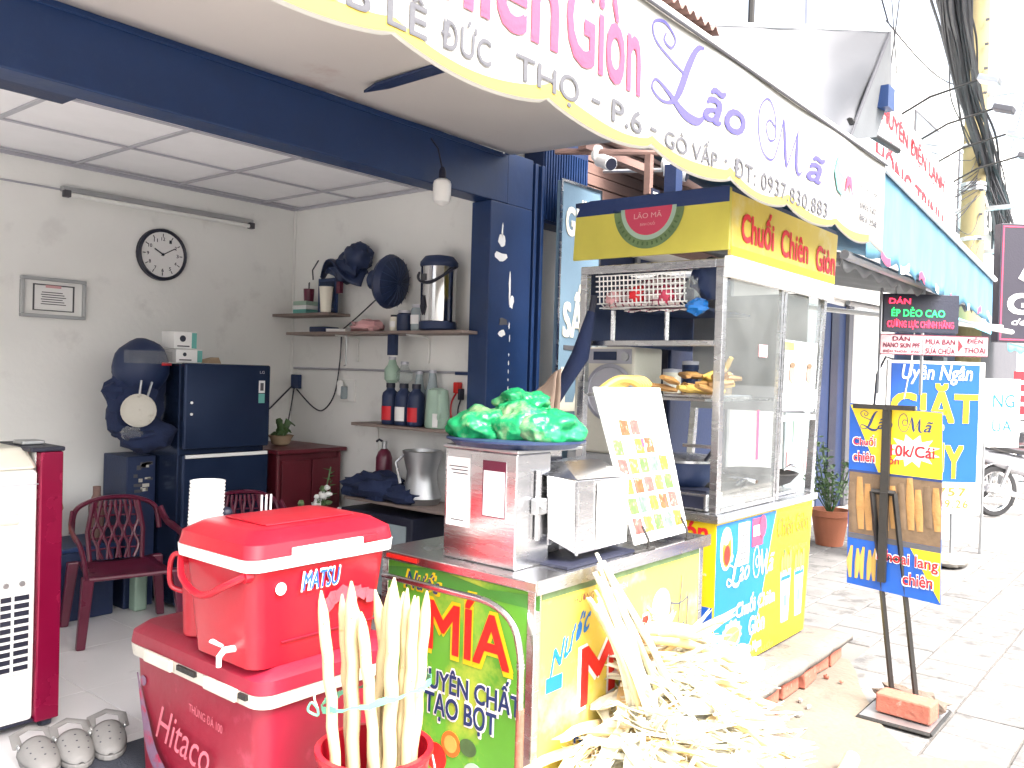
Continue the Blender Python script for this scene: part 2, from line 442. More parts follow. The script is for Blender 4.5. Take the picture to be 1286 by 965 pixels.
for k in range(3):
    t = MB().box((0, 0, -.012), (.290, .290, .022)).build('paving_tile', 'paver', pav, bevel=.005, seg=1)
    t.location = (0, 0, -50); tiles0.append(t)
first = [True]*3
for i in range(22):
    for j in range(13):
        x, y = 2.75+i*.3, -.45+j*.3
        if y > 3.2 or (x < 4.9 and y > 1.6): continue
        k = rnd.randrange(3)
        if first[k]: o = tiles0[k]; first[k] = False
        else: o = tiles0[k].copy(); col.objects.link(o); o.parent = pav
        o.location = (x+(.15 if j % 2 else 0), y, rnd.uniform(-.002, .002)); o.rotation_euler = (rnd.uniform(-.006, .006), rnd.uniform(-.006, .006), rnd.uniform(-.01, .01))
for k in range(3):
    if first[k]: bpy.data.objects.remove(tiles0[k])
# worn cement patch in front of the carts
poly = [(1.2, .1), (2.0, -.1), (3.1, .15), (3.75, .42), (3.9, .66), (3.72, .9), (4.0, 1.12), (4.35, 1.3), (4.78, 1.5), (4.8, 1.7), (1.0, 1.7), (.8, .9)]
pp = []
for i in range(len(poly)):
    a, b = Vector(poly[i]), Vector(poly[(i+1) % len(poly)])
    for k in range(6):
        q = a.lerp(b, k/6); s = .035*noise.noise(Vector((q.x*4, q.y*4, 1))); pp.append((q.x+s, q.y+s))
tag(MB().prism(pp, (0, 0, .003), X, Y, .006).build('cement_patch', 'concrete_patch'), kind='structure')
# cracks in the patch
cr = MB()
for pts in ([(3.35, .9), (3.42, .8), (3.38, .68), (3.5, .55)], [(3.0, .6), (3.15, .55), (3.2, .4)], [(2.7, 1.1), (2.95, 1.0), (3.05, .85), (3.3, .8)]):
    pts = catmull([(a, b, .0105) for a, b in pts], 5)
    for a, b in zip(pts, pts[1:]):
        d = Vector((b[0]-a[0], b[1]-a[1], 0)).normalized(); s = Vector((-d.y, d.x, 0))*rnd.uniform(.002, .006)
        cr.add([Vector(a)+s, Vector(a)-s, Vector(b)-s, Vector(b)+s], [(0, 1, 2, 3)])
tag(cr.build('crack', 'mat_dark'), kind='structure')
# shop floor, each tile its own slab
fl = tag(MB().bb(-1.0, 4.1, 3.0, 5.6, -.25, -.016).build('floor', 'concrete'), kind='structure')
ft = None
for i in range(9):
    for j in range(5):
        x0, x1 = -.98+.6*i+.4-.4, -.98+.6*(i+1)
        x0, x1 = -1.18+.6*i, -.58+.6*i
        y0, y1 = 2.75+.6*j, 3.35+.6*j
        x0, x1, y0, y1 = max(x0, -1), min(x1, 3.99), max(y0, 3.0), min(y1, 5.44)
        if x1-x0 < .05 or y1-y0 < .05: continue
        B('floor_tile', 'floor_tile', fl, x0+.0015, x1-.0015, y0+.0015, y1-.0015, -.014, rnd.uniform(-.0008, .0008), bevel=.0015, seg=1)

# ================================================================ SHOP BUILDING
sb = thing('shop_building', 'open-fronted shop with grey walls, navy beam and navy pillar behind the carts', 'building', (1.5, 4.4, 0))
B('back_wall', 'wall_paint', sb, -1.1, 4.2, 5.45, 5.65, 0, 3.0)
B('side_wall', 'wall_paint', sb, 4.0, 4.2, 3.56, 5.45, 0, 3.0)
B('side_wall', 'wall_paint', sb, -1.3, -1.1, 3.4, 5.65, 0, 3.0)
B('ceiling_slab', 'concrete', sb, -1.3, 4.4, 3.4, 5.65, 3.0, 3.3)
B('upper_wall', 'facade', sb, -1.3, 4.33, 3.42, 3.6, 3.305, 4.2)
xs = [-1.1, -.99, -.32, .345, 1.01, 1.68, 2.35, 3.02, 3.69, 4.0]
ys = [3.555, 4.11, 4.745, 5.38, 5.45]
for i in range(len(xs)-1):
    for j in range(len(ys)-1):
        if xs[i+1]-xs[i] < .05 or ys[j+1]-ys[j] < .05: continue
        B('ceiling_tile', 'ceiling_tile', sb, xs[i]+.008, xs[i+1]-.008, ys[j]+.008, ys[j+1]-.008, 2.708+rnd.uniform(0, .003), 2.724)
for x in xs[1:-1]: B('ceiling_rail', 'grid_metal', sb, x-.012, x+.012, 3.56, 5.448, 2.696, 2.706)
for y in ys[1:-1]: B('ceiling_rail', 'grid_metal', sb, -1.098, 3.998, y-.010, y+.010, 2.6975, 2.7055)
B('wall_trim', 'grid_metal', sb, -1.09, 3.99, 5.43, 5.449, 2.685, 2.705)
B('wall_trim', 'grid_metal', sb, 3.978, 3.999, 3.57, 5.428, 2.685, 2.705)
# downstand navy beam with lips, dark recessed corner at the left
B('beam', 'navy', sb, -1.3, 4.05, 3.40, 3.55, 2.545, 2.84, bevel=.006)
B('beam_lip', 'navy', sb, -1.3, 3.98, 3.385, 3.399, 2.815, 2.84, bevel=.002)
B('beam_lip', 'navy_dark', sb, -1.3, 3.9, 3.552, 3.60, 2.575, 2.62)
B('beam_box', 'navy_dark', sb, -1.3, 1.70, 3.602, 4.06, 2.655, 2.69)
MB().tube([(x, 3.384+.003*math.sin(x*9), 2.845+.002*math.sin(x*23)) for x in [-1.3+.13*i for i in range(41)]], .004, 6).build('beam_seam', 'white', sb)
# pillar
pil = B('pillar', 'navy', sb, 3.90, 4.30, 3.40, 3.555, 0, 2.543, bevel=.006)
B('pillar_return', 'navy_dark', sb, 4.302, 4.46, 3.44, 3.6, 0, 2.86, bevel=.004)
B('pillar_head', 'navy', sb, 4.052, 4.30, 3.402, 3.55, 2.545, 2.86, bevel=.004)
for x in (4.33, 4.40): B('shutter_rail', 'navy', sb, x, x+.03, 3.405, 3.439, .0, 2.85, bevel=.004)
def chip(cx, cz, w, h, seed, m='white'):
    r = random.Random(seed); P = []
    for i in range(11):
        a = 2*math.pi*i/11; k = r.uniform(.55, 1.1); P.append((math.cos(a)*w/2*k, math.sin(a)*h/2*k))
    return MB().prism(P, (cx, 3.3995, cz), X, Z, .0015)
for q, (x, z, w, h) in enumerate([(4.005, 2.315, .07, .10), (4.01, 2.37, .015, .12), (4.0, 2.215, .12, .07), (4.04, 1.82, .11, .055), (4.035, 1.752, .08, .055), (4.095, 2.03, .02, .2), (4.115, 1.95, .05, .1), (4.108, 1.72, .012, .06), (4.10, 1.8, .014, .05)]):
    chip(x, z, w, h, q).build('peeled_patch', 'white' if q != 3 else 'grey_ink', pil)
for k in range(9): chip(4.105, 1.62-.052*k, .010, .022+.008*(k % 3), 40+k).build('paint_chip', 'white', pil)
# wall pipes and conduit on the grey walls
MB().tube([(3.99, 5.44, 0.2), (3.99, 5.44, 2.69)], .008, 6).build('conduit', 'wall_paint', sb)
MB().tube([(3.985, 5.40, 1.50), (3.985, 3.62, 1.50)], .009, 6).build('conduit', 'grid_metal', sb)
MB().tube([(1.2, 5.44, 2.53), (2.28, 5.44, 2.535)], .006, 6).build('conduit', 'grid_metal', sb)

# ================================================================ AWNING
aw = thing('shop_awning', 'white banner awning with pink, purple and grey lettering and scalloped yellow hem', 'awning', (2.3, 1.5, 2.28))
MB().grid(lambda a, b: (-1.3+a*5.35, 3.384-b*1.874, 2.843-b*.055-.012*math.sin(b*3.14)*(1+.5*math.sin(a*31))-.006*noise.noise(Vector((a*14, b*5, 0)))), 60, 18).build('soffit_sheet', 'soffit', aw, smooth=True, solid=.006)
def hem(x):
    t = ((x-1.341)/.592) % 1.0
    return 2.290 - .006*math.sin(x) - .040*(math.sin(math.pi*t)**.75) - .012*t
def val_y(x, z): return 1.5 + .005*math.sin(x*5.3) + .008*noise.noise(Vector((x*1.6, z*1.2, 3)))
XA, XB = -1.3, 5.12
MB().grid(lambda a, b: ((lambda x: (x, val_y(x, hem(x)+b*(2.752-hem(x))), hem(x)+b*(2.752-hem(x))))(XA+a*(XB-XA))), 220, 12).build('valance', 'banner', aw, smooth=True, solid=.003)
def trim_fn(a, b):
    x = XA+.01+a*(XB-XA-.25); z = hem(x)+.010+b*(.034+.008*math.sin(x*7)); return (x, val_y(x, z)-.0035, z)
MB().grid(trim_fn, 200, 2).build('hem_trim', 'banner_yellow', aw, smooth=True)
MB().tube([(XA, 1.505, 2.765), (XB+.02, 1.505, 2.765)], .017, 10).build('front_pipe', 'white_gloss', aw, smooth=True)
MB().tube([(XA, 1.49, 2.748), (XB, 1.49, 2.748)], .006, 6).build('lacing_cord', 'grey_ink', aw)
MB().tube([(5.1, 1.52, 2.76), (5.1, 3.4, 2.95)], .014, 8).build('side_pipe', 'steel_dull', aw)
for x in (4.03, ): MB().tube([(x, 1.55, 2.80), (x, 3.39, 2.86)], .018, 8).build('rafter_pipe', 'navy_dark', aw)
MB().prism([(0, 0), (.03, -.14), (.02, -.5), (-.03, -.72), (-.06, -.5), (-.04, -.12)], (2.66, 3.13, 2.795), X, Y, .012).build('soffit_seam', 'navy_dark', aw)
MB().prism([(0, 0), (.16, -.2), (.30, -.6), (.22, -.75), (.06, -.3)], (1.95, 2.55, 2.79), X, Y, .012).build('soffit_seam', 'navy_dark', aw)
# lettering on the valance (faces the street)
VY = 1.5
def vt(body, x0, x1, z0, z1, m, **k):
    V, F = glyphs(body, k.get('bold', 0), k.get('shear', 0), k.get('spacing', 1))
    xs_ = [p[0] for p in V]; ys_ = [p[1] for p in V]; a0, a1, b0, b1 = min(xs_), max(xs_), min(ys_), max(ys_)
    q = k.get('bold', 0)*.62
    for V, F in words(V, F):
        mb = MB()
        for n_, (ex, ey) in enumerate(((0, 0), (q, q), (-q, -q), (q, -q), (-q, q)) if q else ((0, 0),)):
            P = []
            for a, b in V:
                x = x0+(a-a0+ex)/(a1-a0)*(x1-x0); z = z0+(b-b0+ey)/(b1-b0)*(z1-z0); P.append((x, val_y(x, z)-.005-.0003*n_, z))
            mb.add(P, F)
        mb.build('lettering', m, aw)
vt('116B LÊ', 1.02, 1.465, 2.296, 2.392, 'grey_ink', bold=.02)
vt('ĐỨC', 1.515, 1.70, 2.300, 2.392, 'grey_ink', bold=.02)
vt('THỌ', 1.80, 2.085, 2.285, 2.375, 'grey_ink', bold=.02)
vt('-', 2.155, 2.20, 2.333, 2.342, 'grey_ink', bold=.02)
vt('P.6', 2.27, 2.46, 2.302, 2.372, 'grey_ink', bold=.02)
vt('-', 2.52, 2.56, 2.335, 2.344, 'grey_ink', bold=.02)
vt('GÒ VẤP', 2.62, 3.01, 2.302, 2.392, 'grey_ink', bold=.02)
vt('-', 3.07, 3.09, 2.342, 2.352, 'grey_ink', bold=.02)
vt('ĐT: 0937.830.883', 3.15, 4.19, 2.302, 2.378, 'grey_ink', bold=.015, spacing=1.1)
vt('Chuối', .35, 1.10, 2.43, 2.70, 'pink_red', bold=.03)
vt('Chiên', 1.30, 1.975, 2.425, 2.69, 'pink_red', bold=.03)
vt('Giòn', 2.02, 2.44, 2.425, 2.69, 'pink_red', bold=.03)
for S, x0, w in ((SC_L, 2.50, .42), (SC_M, 3.36, .52)):
    strokes(aw, S, (x0, VY, 2.435), X, Z, w, .29 if S is SC_L else .26, 'purple', fn=lambda p: Vector((p.x, val_y(p.x, p.z)-.004+(p.y-VY)*.4, p.z)))
vt('ão', 2.89, 3.24, 2.465, 2.60, 'purple', shear=.3, bold=.02)
vt('ã', 3.93, 4.14, 2.445, 2.57, 'purple', shear=.3, bold=.02)
# small faded leaf logo and phone lines at the end
MB().prism([(0, .1), (.05, .02), (.14, 0), (.1, .06), (.16, .1), (.08, .12), (.05, .2)], (4.26, 1.487, 2.44), X, Z, .002).build('logo', 'teal', aw)
MB().prism([(0, 0), (.06, .05), (.12, 0), (.09, .09), (.03, .09)], (4.42, 1.487, 2.47), X, Z, .002).build('logo', 'pink_red', aw)
vt('CHUỐI CHIÊN', 4.66, 5.03, 2.60, 2.635, 'yellow_soft'); vt('0937.830.883', 4.66, 5.03, 2.54, 2.57, 'grey_ink'); vt('0903.747', 4.70, 4.98, 2.44, 2.475, 'grey_ink', bold=.02); vt('883 258', 4.70, 5.0, 2.375, 2.41, 'grey_ink', bold=.02)
# weathered eave of the shop above the awning
ev = thing('roof_eave', 'weathered corrugated roof eave sticking out above the banner', 'roof', (3.9, 3.4, 3.4))
MB().grid(lambda a, b: (2.2+a*2.42, 3.42-b*1.12, 3.72-b*.20+.018*math.sin(a*2.42*2*math.pi/.09)), 200, 4).build('corrugated_sheet', 'brown_board', ev, solid=.004)
B('eave_beam', 'brown_board', ev, 2.2, 4.6, 2.36, 2.44, 3.44, 3.50)
# ================================================================ INSIDE THE SHOP
# wall clock
ck = thing('wall_clock', 'round black-rimmed wall clock with white dial on the back wall', 'clock', (2.93, 5.44, 2.22))
cc = Vector((2.93, 5.43, 2.222)); NB = Vector((0, -1, 0))
disc(MB(), cc+Vector((0, .01, 0)), NB, .152, 0, .018, 32).build('dial', 'white', ck)
MB().lathe([(.146, 0), (.150, .034), (.158, .04), (.170, .03), (.172, 0)], cc+Vector((0, .016, 0)), 36, NB).build('rim', 'black', ck, smooth=True)
for i in range(12):
    a = i*math.pi/6; L = .012
    MB().box(cc+Vector((math.sin(a)*.128, -.0095, math.cos(a)*.128)), (.005, .002, .02), rot=Matrix.Rotation(a, 3, 'Y')).build('hour_mark', 'black', ck)
for i in (12, 1, 2, 3, 4, 5, 6, 7, 8, 9, 10, 11):
    a = i*math.pi/6; p = cc+Vector((math.sin(a)*.103, -.0085, math.cos(a)*.103))
    text(ck, str(i), p-Vector((.013 if i > 9 else .007, 0, .011)), X, Z, .026 if i > 9 else .014, .022, 'black', bold=.02, name='numeral')
for a, L, w in ((R(300), .07, .008), (R(60), .10, .006)):   # ten to two-ish hands
    d = Vector((math.sin(a), 0, math.cos(a)))
    MB().box(cc+Vector((0, -.013, 0))+d*L*.42, (w, .002, L*1.1), rot=Matrix.Rotation(a, 3, 'Y')).build('hand', 'black', ck)
disc(MB(), cc+Vector((0, -.011, 0)), NB, .009, 0, .006, 12).build('hub', 'black', ck)

# framed certificate
fr = thing('framed_certificate', 'grey-framed certificate with a red heading, hung left of the clock', 'picture frame', (2.24, 5.44, 1.76))
x0, x1, z0, z1 = 2.065, 2.44, 1.755, 1.995
for a in ((x0, x1, z1-.02, z1), (x0, x1, z0, z0+.02), (x0, x0+.02, z0+.021, z1-.021), (x1-.02, x1, z0+.021, z1-.021)):
    B('frame_bar', 'steel_dull', fr, a[0], a[1], 5.42, 5.449, a[2], a[3], bevel=.003)
B('mount', 'wall_paint', fr, x0+.018, x1-.018, 5.438, 5.449, z0+.018, z1-.018)
for a in ((.07, .075), (.30, .305)): B('inner_border', 'grey_ink', fr, x0+a[0], x0+a[1]+.004, 5.434, 5.4375, z0+.042, z1-.045)
for a in ((.195-.002, .2), (.042, .047)): B('inner_border', 'grey_ink', fr, x0+.07, x0+.309, 5.4335, 5.437, z0+a[0], z0+a[1])
B('certificate', 'white', fr, x0+.08, x0+.299, 5.435, 5.4379, z0+.05, z0+.19)
B('heading', 'pale_pink', fr, x0+.14, x0+.23, 5.432, 5.4332, z0+.18, z0+.196)
for k in range(6): B('text_line', 'grey_ink', fr, x0+.115+.005*(k % 2), x0+.26-.01*(k % 3), 5.434, 5.4348, z0+.08+k*.014, z0+.085+k*.014)

# fluorescent tube fitting
tl = thing('tube_light', 'long unlit fluorescent tube light high on the back wall', 'light', (2.95, 5.44, 2.53))
B('fitting', 'steel_dull', tl, 2.28, 3.60, 5.40, 5.449, 2.525, 2.555, bevel=.004)
MB().tube([(2.32, 5.395, 2.505), (3.56, 5.395, 2.505)], .013, 10).build('tube', 'wall_paint', tl, smooth=True)
for x in (2.30, 3.58): B('lamp_holder', 'grey_ink', tl, x-.02, x+.02, 5.38, 5.42, 2.488, 2.53, bevel=.004)

# hanging bulb below the beam
lb = thing('hanging_bulb', 'white unlit bulb hanging from the navy beam', 'light bulb', (3.374, 3.30, 2.41))
MB().tube([(3.36, 3.38, 2.78), (3.365, 3.33, 2.72), (3.374, 3.30, 2.60)], .005, 6).build('cord', 'black', lb)
MB().lathe([(.0, .0), (.012, 0), (.02, -.02), (.022, -.075), (.0, -.075)], (3.374, 3.30, 2.615), 12).build('socket', 'black', lb, smooth=True)
MB().lathe([(.028, 0), (.045, -.012), (.050, -.03), (.050, -.10), (.045, -.125), (.02, -.142), (0, -.145)], (3.374, 3.30, 2.552), 20).build('bulb', 'white_gloss', lb, smooth=True)

# refrigerator
fx0, fx1, fy0, fy1 = 2.755, 3.36, 4.86, 5.42
fg = thing('refrigerator', 'dark blue two-door refrigerator with silver handle strip against the back wall', 'refrigerator', (3.05, 5.1, 0))
B('body', 'fridge', fg, fx0, fx1, fy0+.002, fy1, .03, 1.505, bevel=.008)
ud = B('freezer_door', 'fridge', fg, fx0, fx1, fy0-.06, fy0, .985, 1.51, bevel=.012)
ld = B('door', 'fridge', fg, fx0, fx1, fy0-.06, fy0, .06, .955, bevel=.012)
B('handle', 'white_gloss', ld, fx0+.01, fx1-.02, fy0-.075, fy0-.061, .932, .953, bevel=.003)
B('label', 'white', ud, 3.27, 3.315, fy0-.0625, fy0-.0605, 1.33, 1.41); B('label', 'teal', ud, 3.27, 3.315, fy0-.0625, fy0-.0605, 1.265, 1.325)
B('label_mark', 'grey_ink', ud, 3.28, 3.305, fy0-.0635, fy0-.0626, 1.345, 1.395)
text(ud, 'LG', (3.275, fy0-.0605, 1.455), X, Z, .035, .018, 'grid_metal')
for z in (1.27, 1.2): disc(MB(), (2.80, fy0-.061, z), NB, .008, 0, .006, 10).build('magnet', 'wall_paint', ud)
# boxes on the refrigerator
for (a, b, c, d, n, lab) in ((2.75, 2.92, 1.512, 1.592, 'a', 'lower white carton on top of the refrigerator, under another'), (2.735, 2.88, 1.596, 1.70, 'b', 'upper white carton with a camera picture, stacked on the refrigerator')):
    t = thing('carton', lab, 'box', ((a+b)/2, 4.98, c), 'cartons on the refrigerator')
    B('box', 'white', t, a, b, 4.90, 5.05, c, d, bevel=.003); B('side_band', 'teal', t, b-.03, b+.002, 4.897, 4.9, c+.004, d-.004)
    disc(MB(), (a+.055, 4.8995, (c+d)/2+.01), NB, .02 if n == 'b' else .012, 0, .002, 14).build('print', 'black', t)
    B('print', 'grey_ink', t, a+.02, a+.10, 4.8975, 4.8995, c+.012, c+.02)
pk = MB().prism([(0, 0), (.12, 0), (.10, .04), (.02, .02)], (3.0, 5.0, 1.512), X, Z, -.1).build('packet', 'kraft', loc=(3.0, 5.0, 1.512)); tag(pk, 'small brown packet lying on top of the refrigerator', 'packet')
# helmets, bag and cap hanging at the refrigerator's side
hm = thing('motorcycle_helmet', 'dark helmet with glossy visor at the upper left of the refrigerator', 'helmet', (2.58, 5.0, 1.42))
MB().blob((2.585, 5.0, 1.48), (.165, .15, .17), .03, 2, 20, 14).build('shell', 'navy_dark', hm, smooth=True)
MB().grid(lambda a, b: (2.585+.175*math.cos(-2.6+a*2.2), 5.0+.162*math.sin(-2.6+a*2.2), 1.50+b*.075), 14, 3).build('visor', 'clear_plastic', hm, smooth=True)
MB().grid(lambda a, b: (2.585+.172*math.cos(-1.3+a*.9), 5.0+.158*math.sin(-1.3+a*.9), 1.49+b*.018), 8, 1).build('stripe', 'red', hm, smooth=True)
bg = thing('black_bag', 'black cloth bag hanging on the refrigerator side behind the strainer', 'bag', (2.6, 4.98, 1.0))
MB().blob((2.56, 5.02, 1.27), (.18, .13, .23), .22, 2.4, 20, 14, 3).build('body', 'black_cloth', bg, smooth=True)
MB().blob((2.44, 5.0, 1.33), (.075, .06, .055), .3, 3, 12, 8, 5).build('flap', 'black_cloth', bg, smooth=True)
MB().tube([(2.62, 4.92, 1.45), (2.64, 4.92, 1.54), (2.70, 4.95, 1.56)], .012, 6).build('strap', 'black_cloth', bg)
cp = thing('baseball_cap', 'black cap with long brim below the strainer beside the refrigerator', 'cap', (2.52, 4.93, 1.02))
MB().blob((2.60, 4.95, 1.07), (.17, .12, .10), .15, 2, 18, 10, 8).build('crown', 'black_cloth', cp, smooth=True)
MB().grid(lambda a, b: (2.58-(.19)*b*math.cos((a-.5)*1.6), 4.93+.16*math.sin((a-.5)*2.2)*(1-.3*b), 1.085-.03*b+.03*math.cos((a-.5)*3)), 10, 5).build('brim', 'black_cloth', cp, smooth=True, solid=.006)
st = thing('strainer', 'round pale strainer with handle hanging beside the refrigerator', 'strainer', (2.49, 4.84, 1.13))
MB().lathe([(.0, .016), (.05, .015), (.075, .012), (.088, .004), (.096, .006), (.098, -.004)], (2.492, 4.84, 1.225), 24, Vector((-.5, -.86, .05))).build('bowl', 'lip_dirty', st, smooth=True)
MB().tube([(2.50, 4.85, 1.315), (2.515, 4.86, 1.40)], .007, 6).build('handle', 'steel_dull', st); MB().tube([(2.55, 4.85, 1.31), (2.585, 4.87, 1.39)], .007, 6).build('handle', 'steel_dull', st)
gb = thing('crumpled_bag', 'small clear plastic bag hanging under the pale strainer', 'bag', (2.46, 4.85, 1.07))
MB().blob((2.455, 4.85, 1.095), (.06, .05, .035), .35, 3, 14, 9, 2).build('bag', 'clear_plastic', gb, smooth=True)
bx = thing('printed_box', 'tall dark box with pale print standing beside the refrigerator', 'box', (2.62, 5.22, 0))
B('box', 'navy_dark', bx, 2.56, 2.745, 5.10, 5.40, .0, .93, bevel=.006)
r = random.Random(3)
for k in range(16):
    a = 2.575+r.random()*.12; c = .70+r.random()*.18
    B('print', 'lip_dirty' if k % 2 else 'grey_ink', bx, a, a+r.uniform(.01, .05), 5.0975, 5.0995, c, c+r.uniform(.008, .03))

# red cabinet in the corner with a bowl and a flower pot
cb = thing('red_cabinet', 'dark red lacquered cabinet in the corner right of the refrigerator', 'cabinet', (3.68, 5.05, 0))
B('body', 'wood_red', cb, 3.42, 3.94, 4.78, 5.42, .04, .925, bevel=.006); B('top', 'wood_red', cb, 3.38, 3.96, 4.73, 5.43, .927, .955, bevel=.006)
for a in (3.44, 3.69): 
    d = B('door', 'wood_red', cb, a, a+.235, 4.762, 4.778, .10, .88, bevel=.004); MB().blob((a+(.21 if a < 3.6 else .025), 4.752, .5), (.012, .012, .012), 0).build('knob', 'steel', d, smooth=True)
for (a, b) in ((3.41, 4.77), (3.92, 4.77)): MB().tube([(a, b, 0), (a, b, .92)], .012, 8).build('turned_post', 'wood_red', cb)
ib = thing('plant_bowl', 'brass-rimmed bowl with a dark succulent on the red cabinet', 'plant', (3.63, 5.05, .957))
MB().lathe([(.04, 0), (.06, .01), (.075, .05), (.09, .07), (.082, .072), (.06, .05), (0, .045)], (3.63, 5.05, .957), 18).build('bowl', 'kraft', ib, smooth=True)
lf = MB(); r = random.Random(4)
for k in range(16):
    a = r.uniform(0, 6.28); q = r.uniform(.03, .11); h = r.uniform(.02, .14)
    lf.tube([(3.63, 5.05, 1.0), (3.63+math.cos(a)*q*.6, 5.05+math.sin(a)*q*.6, 1.01+h), (3.63+math.cos(a)*q, 5.05+math.sin(a)*q, 1.0+h*.8)], [.012, .018, .003], 6)
lf.build('leaves', 'leaf', ib, smooth=True)
fp = thing('white_flowers', 'bunch of small white flowers beside the red cabinet', 'plant', (3.55, 4.5, .35))
MB().lathe([(.05, 0), (.075, .05), (.07, .2), (.05, .22), (0, .2)], (3.55, 4.5, .35), 14).build('vase', 'grey_ink', fp, smooth=True)
r = random.Random(9); sm = MB(); fw_ = []
for k in range(34):
    a = r.uniform(0, 6.28); q = r.uniform(.02, .16); h = r.uniform(.0, .22)
    p = Vector((3.55+math.cos(a)*q, 4.5+math.sin(a)*q, .55+h*(1-q*2))); sm.tube([(3.55, 4.5, .5), p], .003, 4); fw_.append(p)
tip = Vector((3.60, 4.46, .86)); sm.tube([(3.55, 4.5, .5), tip], .006, 4); sm.build('stems', 'leaf', fp)
for k, p in enumerate(fw_):
    MB().blob(p, (.02, .02, .016), .3, 5, 8, 5, k).build('blossom', 'wall_paint' if k % 3 else 'leaf_pale', fp, smooth=True)
for k in range(10): MB().tube([tip-Vector((0, 0, .2-.02*k)), tip-Vector((.05*math.cos(k*2), .05*math.sin(k*2), .19-.02*k))], [.006, .001], 4).build('leaf', 'leaf', fp)
# shelves on the side wall
def shelf(y0, y1, z, label, dep=.22, brackets=()):
    t = thing('wall_shelf', label, 'shelf', (3.98, (y0+y1)/2, z-.02), 'wooden wall shelves')
    MB().bb(3.998-dep, 3.998, y0, y1, z-.02, z).build('board', 'wood_shelf', t, bevel=.003)
    for y in brackets:
        b = MB().tube([(3.998-dep+.03, y, z-.022), (3.96, y, z-.03), (3.988, y, z-.05), (3.988, y, z-.20)], .008, 6).build('bracket', 'wall_paint', t)
    return t
shelf(4.78, 5.43, 1.893, 'short upper wall shelf in the corner holding a blue picture frame', .2)
shelf(3.48, 5.20, 1.755, 'long wall shelf holding the steel hot water pot', .24, (4.68, 3.98))
shelf(3.46, 4.46, 1.15, 'middle wall shelf holding bottles and the pale green kettle', .24, (4.45,))
shelf(3.46, 4.44, .668, 'low wall shelf crowded with a black bag below the kettle', .3)
MB_s = thing('hanging_strap', 'black strap hanging from the underside of the long shelf', 'strap', (3.8, 4.15, 1.62))
B('strap', 'navy_dark', MB_s, 3.80, 3.83, 4.10, 4.17, 1.60, 1.734)
hk = MB().tube([(3.8, 4.58, 1.735), (3.8, 4.58, 1.56), (3.80, 4.575, 1.53), (3.80, 4.595, 1.525)], .006, 6).build('hook', 'steel_dull', loc=(3.8, 4.58, 1.53)); tag(hk, 'thin metal hook hanging under the long shelf', 'hook')
# things on the shelves
pf = thing('picture_frame', 'upright dark blue picture frame on the short upper shelf', 'picture frame', (3.9, 4.89, 1.894))
B('frame', 'navy', pf, 3.87, 3.89, 4.785, 4.99, 1.895, 2.14, bevel=.004); B('picture', 'fridge', pf, 3.866, 3.869, 4.81, 4.965, 1.925, 2.115)
B('figure_print', 'grey_ink', pf, 3.8635, 3.8655, 4.86, 4.91, 1.95, 2.06)
for k in range(3):
    o = B('notebook', ('teal', 'white', 'mint')[k], None, 3.82, 3.96, 5.06, 5.21, 1.894+k*.03, 1.922+k*.03, bevel=.003); tag(o, ('teal book at the bottom of the pile on the short upper shelf', 'white book in the middle of the pile on the short upper shelf', 'pale green book on top of the pile on the short upper shelf')[k], 'book', 'books on the upper shelf')
pc = thing('pencil_cup', 'dark cup of pencils on the pile of books', 'cup', (3.89, 5.12, 1.984))
MB().lathe([(.035, 0), (.04, .09), (.035, .09), (.03, .01), (0, .01)], (3.89, 5.12, 1.984), 14).build('cup', 'maroon', pc, smooth=True)
for k in range(5): MB().tube([(3.89, 5.12, 2.0), (3.87+.02*k*.5, 5.09+.015*k, 2.12)], .004, 5).build('pencil', 'grey_ink', pc)
tu = thing('tall_cup', 'tall beige tumbler at the end of the short upper shelf', 'cup', (3.88, 4.82, 1.894))
tu.location.y = 4.815; WL[tu] = Vector(tu.location)
MB().lathe([(.035, 0), (.048, .17), (.05, .175), (.042, .17), (.03, .01), (0, .01)], (3.80, 4.81, 1.894), 16).build('cup', 'cream', tu, smooth=True)
# wall fan under draped black caps
fn = thing('wall_fan', 'black wall-mounted fan turned sideways above the long shelf', 'fan', (3.99, 4.5, 2.1))
dirn = Vector((.20, -.97, -.12)).normalized(); fc = Vector((3.82, 4.16, 2.075))
MB().lathe([(.02, .05), (.10, .045), (.16, .02), (.178, -.02), (.16, -.05), (.08, -.075), (.03, -.08)], fc, 28, dirn).build('guard', 'navy_dark', fn, smooth=True)
gr = MB()
for k in range(20):
    a = k*math.pi/10; q = dirn.to_track_quat('Z', 'Y').to_matrix()
    gr.tube([fc+q @ Vector((math.cos(a)*rr_, math.sin(a)*rr_, zz)) for rr_, zz in ((.02, .056), (.10, .052), (.165, .024))], .0025, 4)
gr.build('guard_wire', 'navy', fn)
MB().lathe([(.03, 0), (.06, -.02), (.065, -.1), (.03, -.13), (0, -.13)], fc-dirn*.06, 16, dirn).build('motor', 'navy_dark', fn, smooth=True)
MB().tube([fc-dirn*.14, (3.93, 4.45, 2.12), (3.985, 4.5, 2.13)], .022, 8).build('arm', 'navy_dark', fn, smooth=True)
MB().tube([(3.96, 4.43, 2.04), (3.93, 4.42, 1.99), (3.92, 4.62, 1.86), (3.90, 4.74, 1.78)], .005, 6).build('cord', 'black', fn)
ht = thing('black_sun_hat', 'black cloth sun hat hanging on the wall left of the fan', 'hat', (3.9, 4.75, 2.13))
MB().blob((3.88, 4.58, 2.27), (.09, .115, .10), .15, 2.5, 18, 12, 4).build('crown', 'navy_dark', ht, smooth=True)
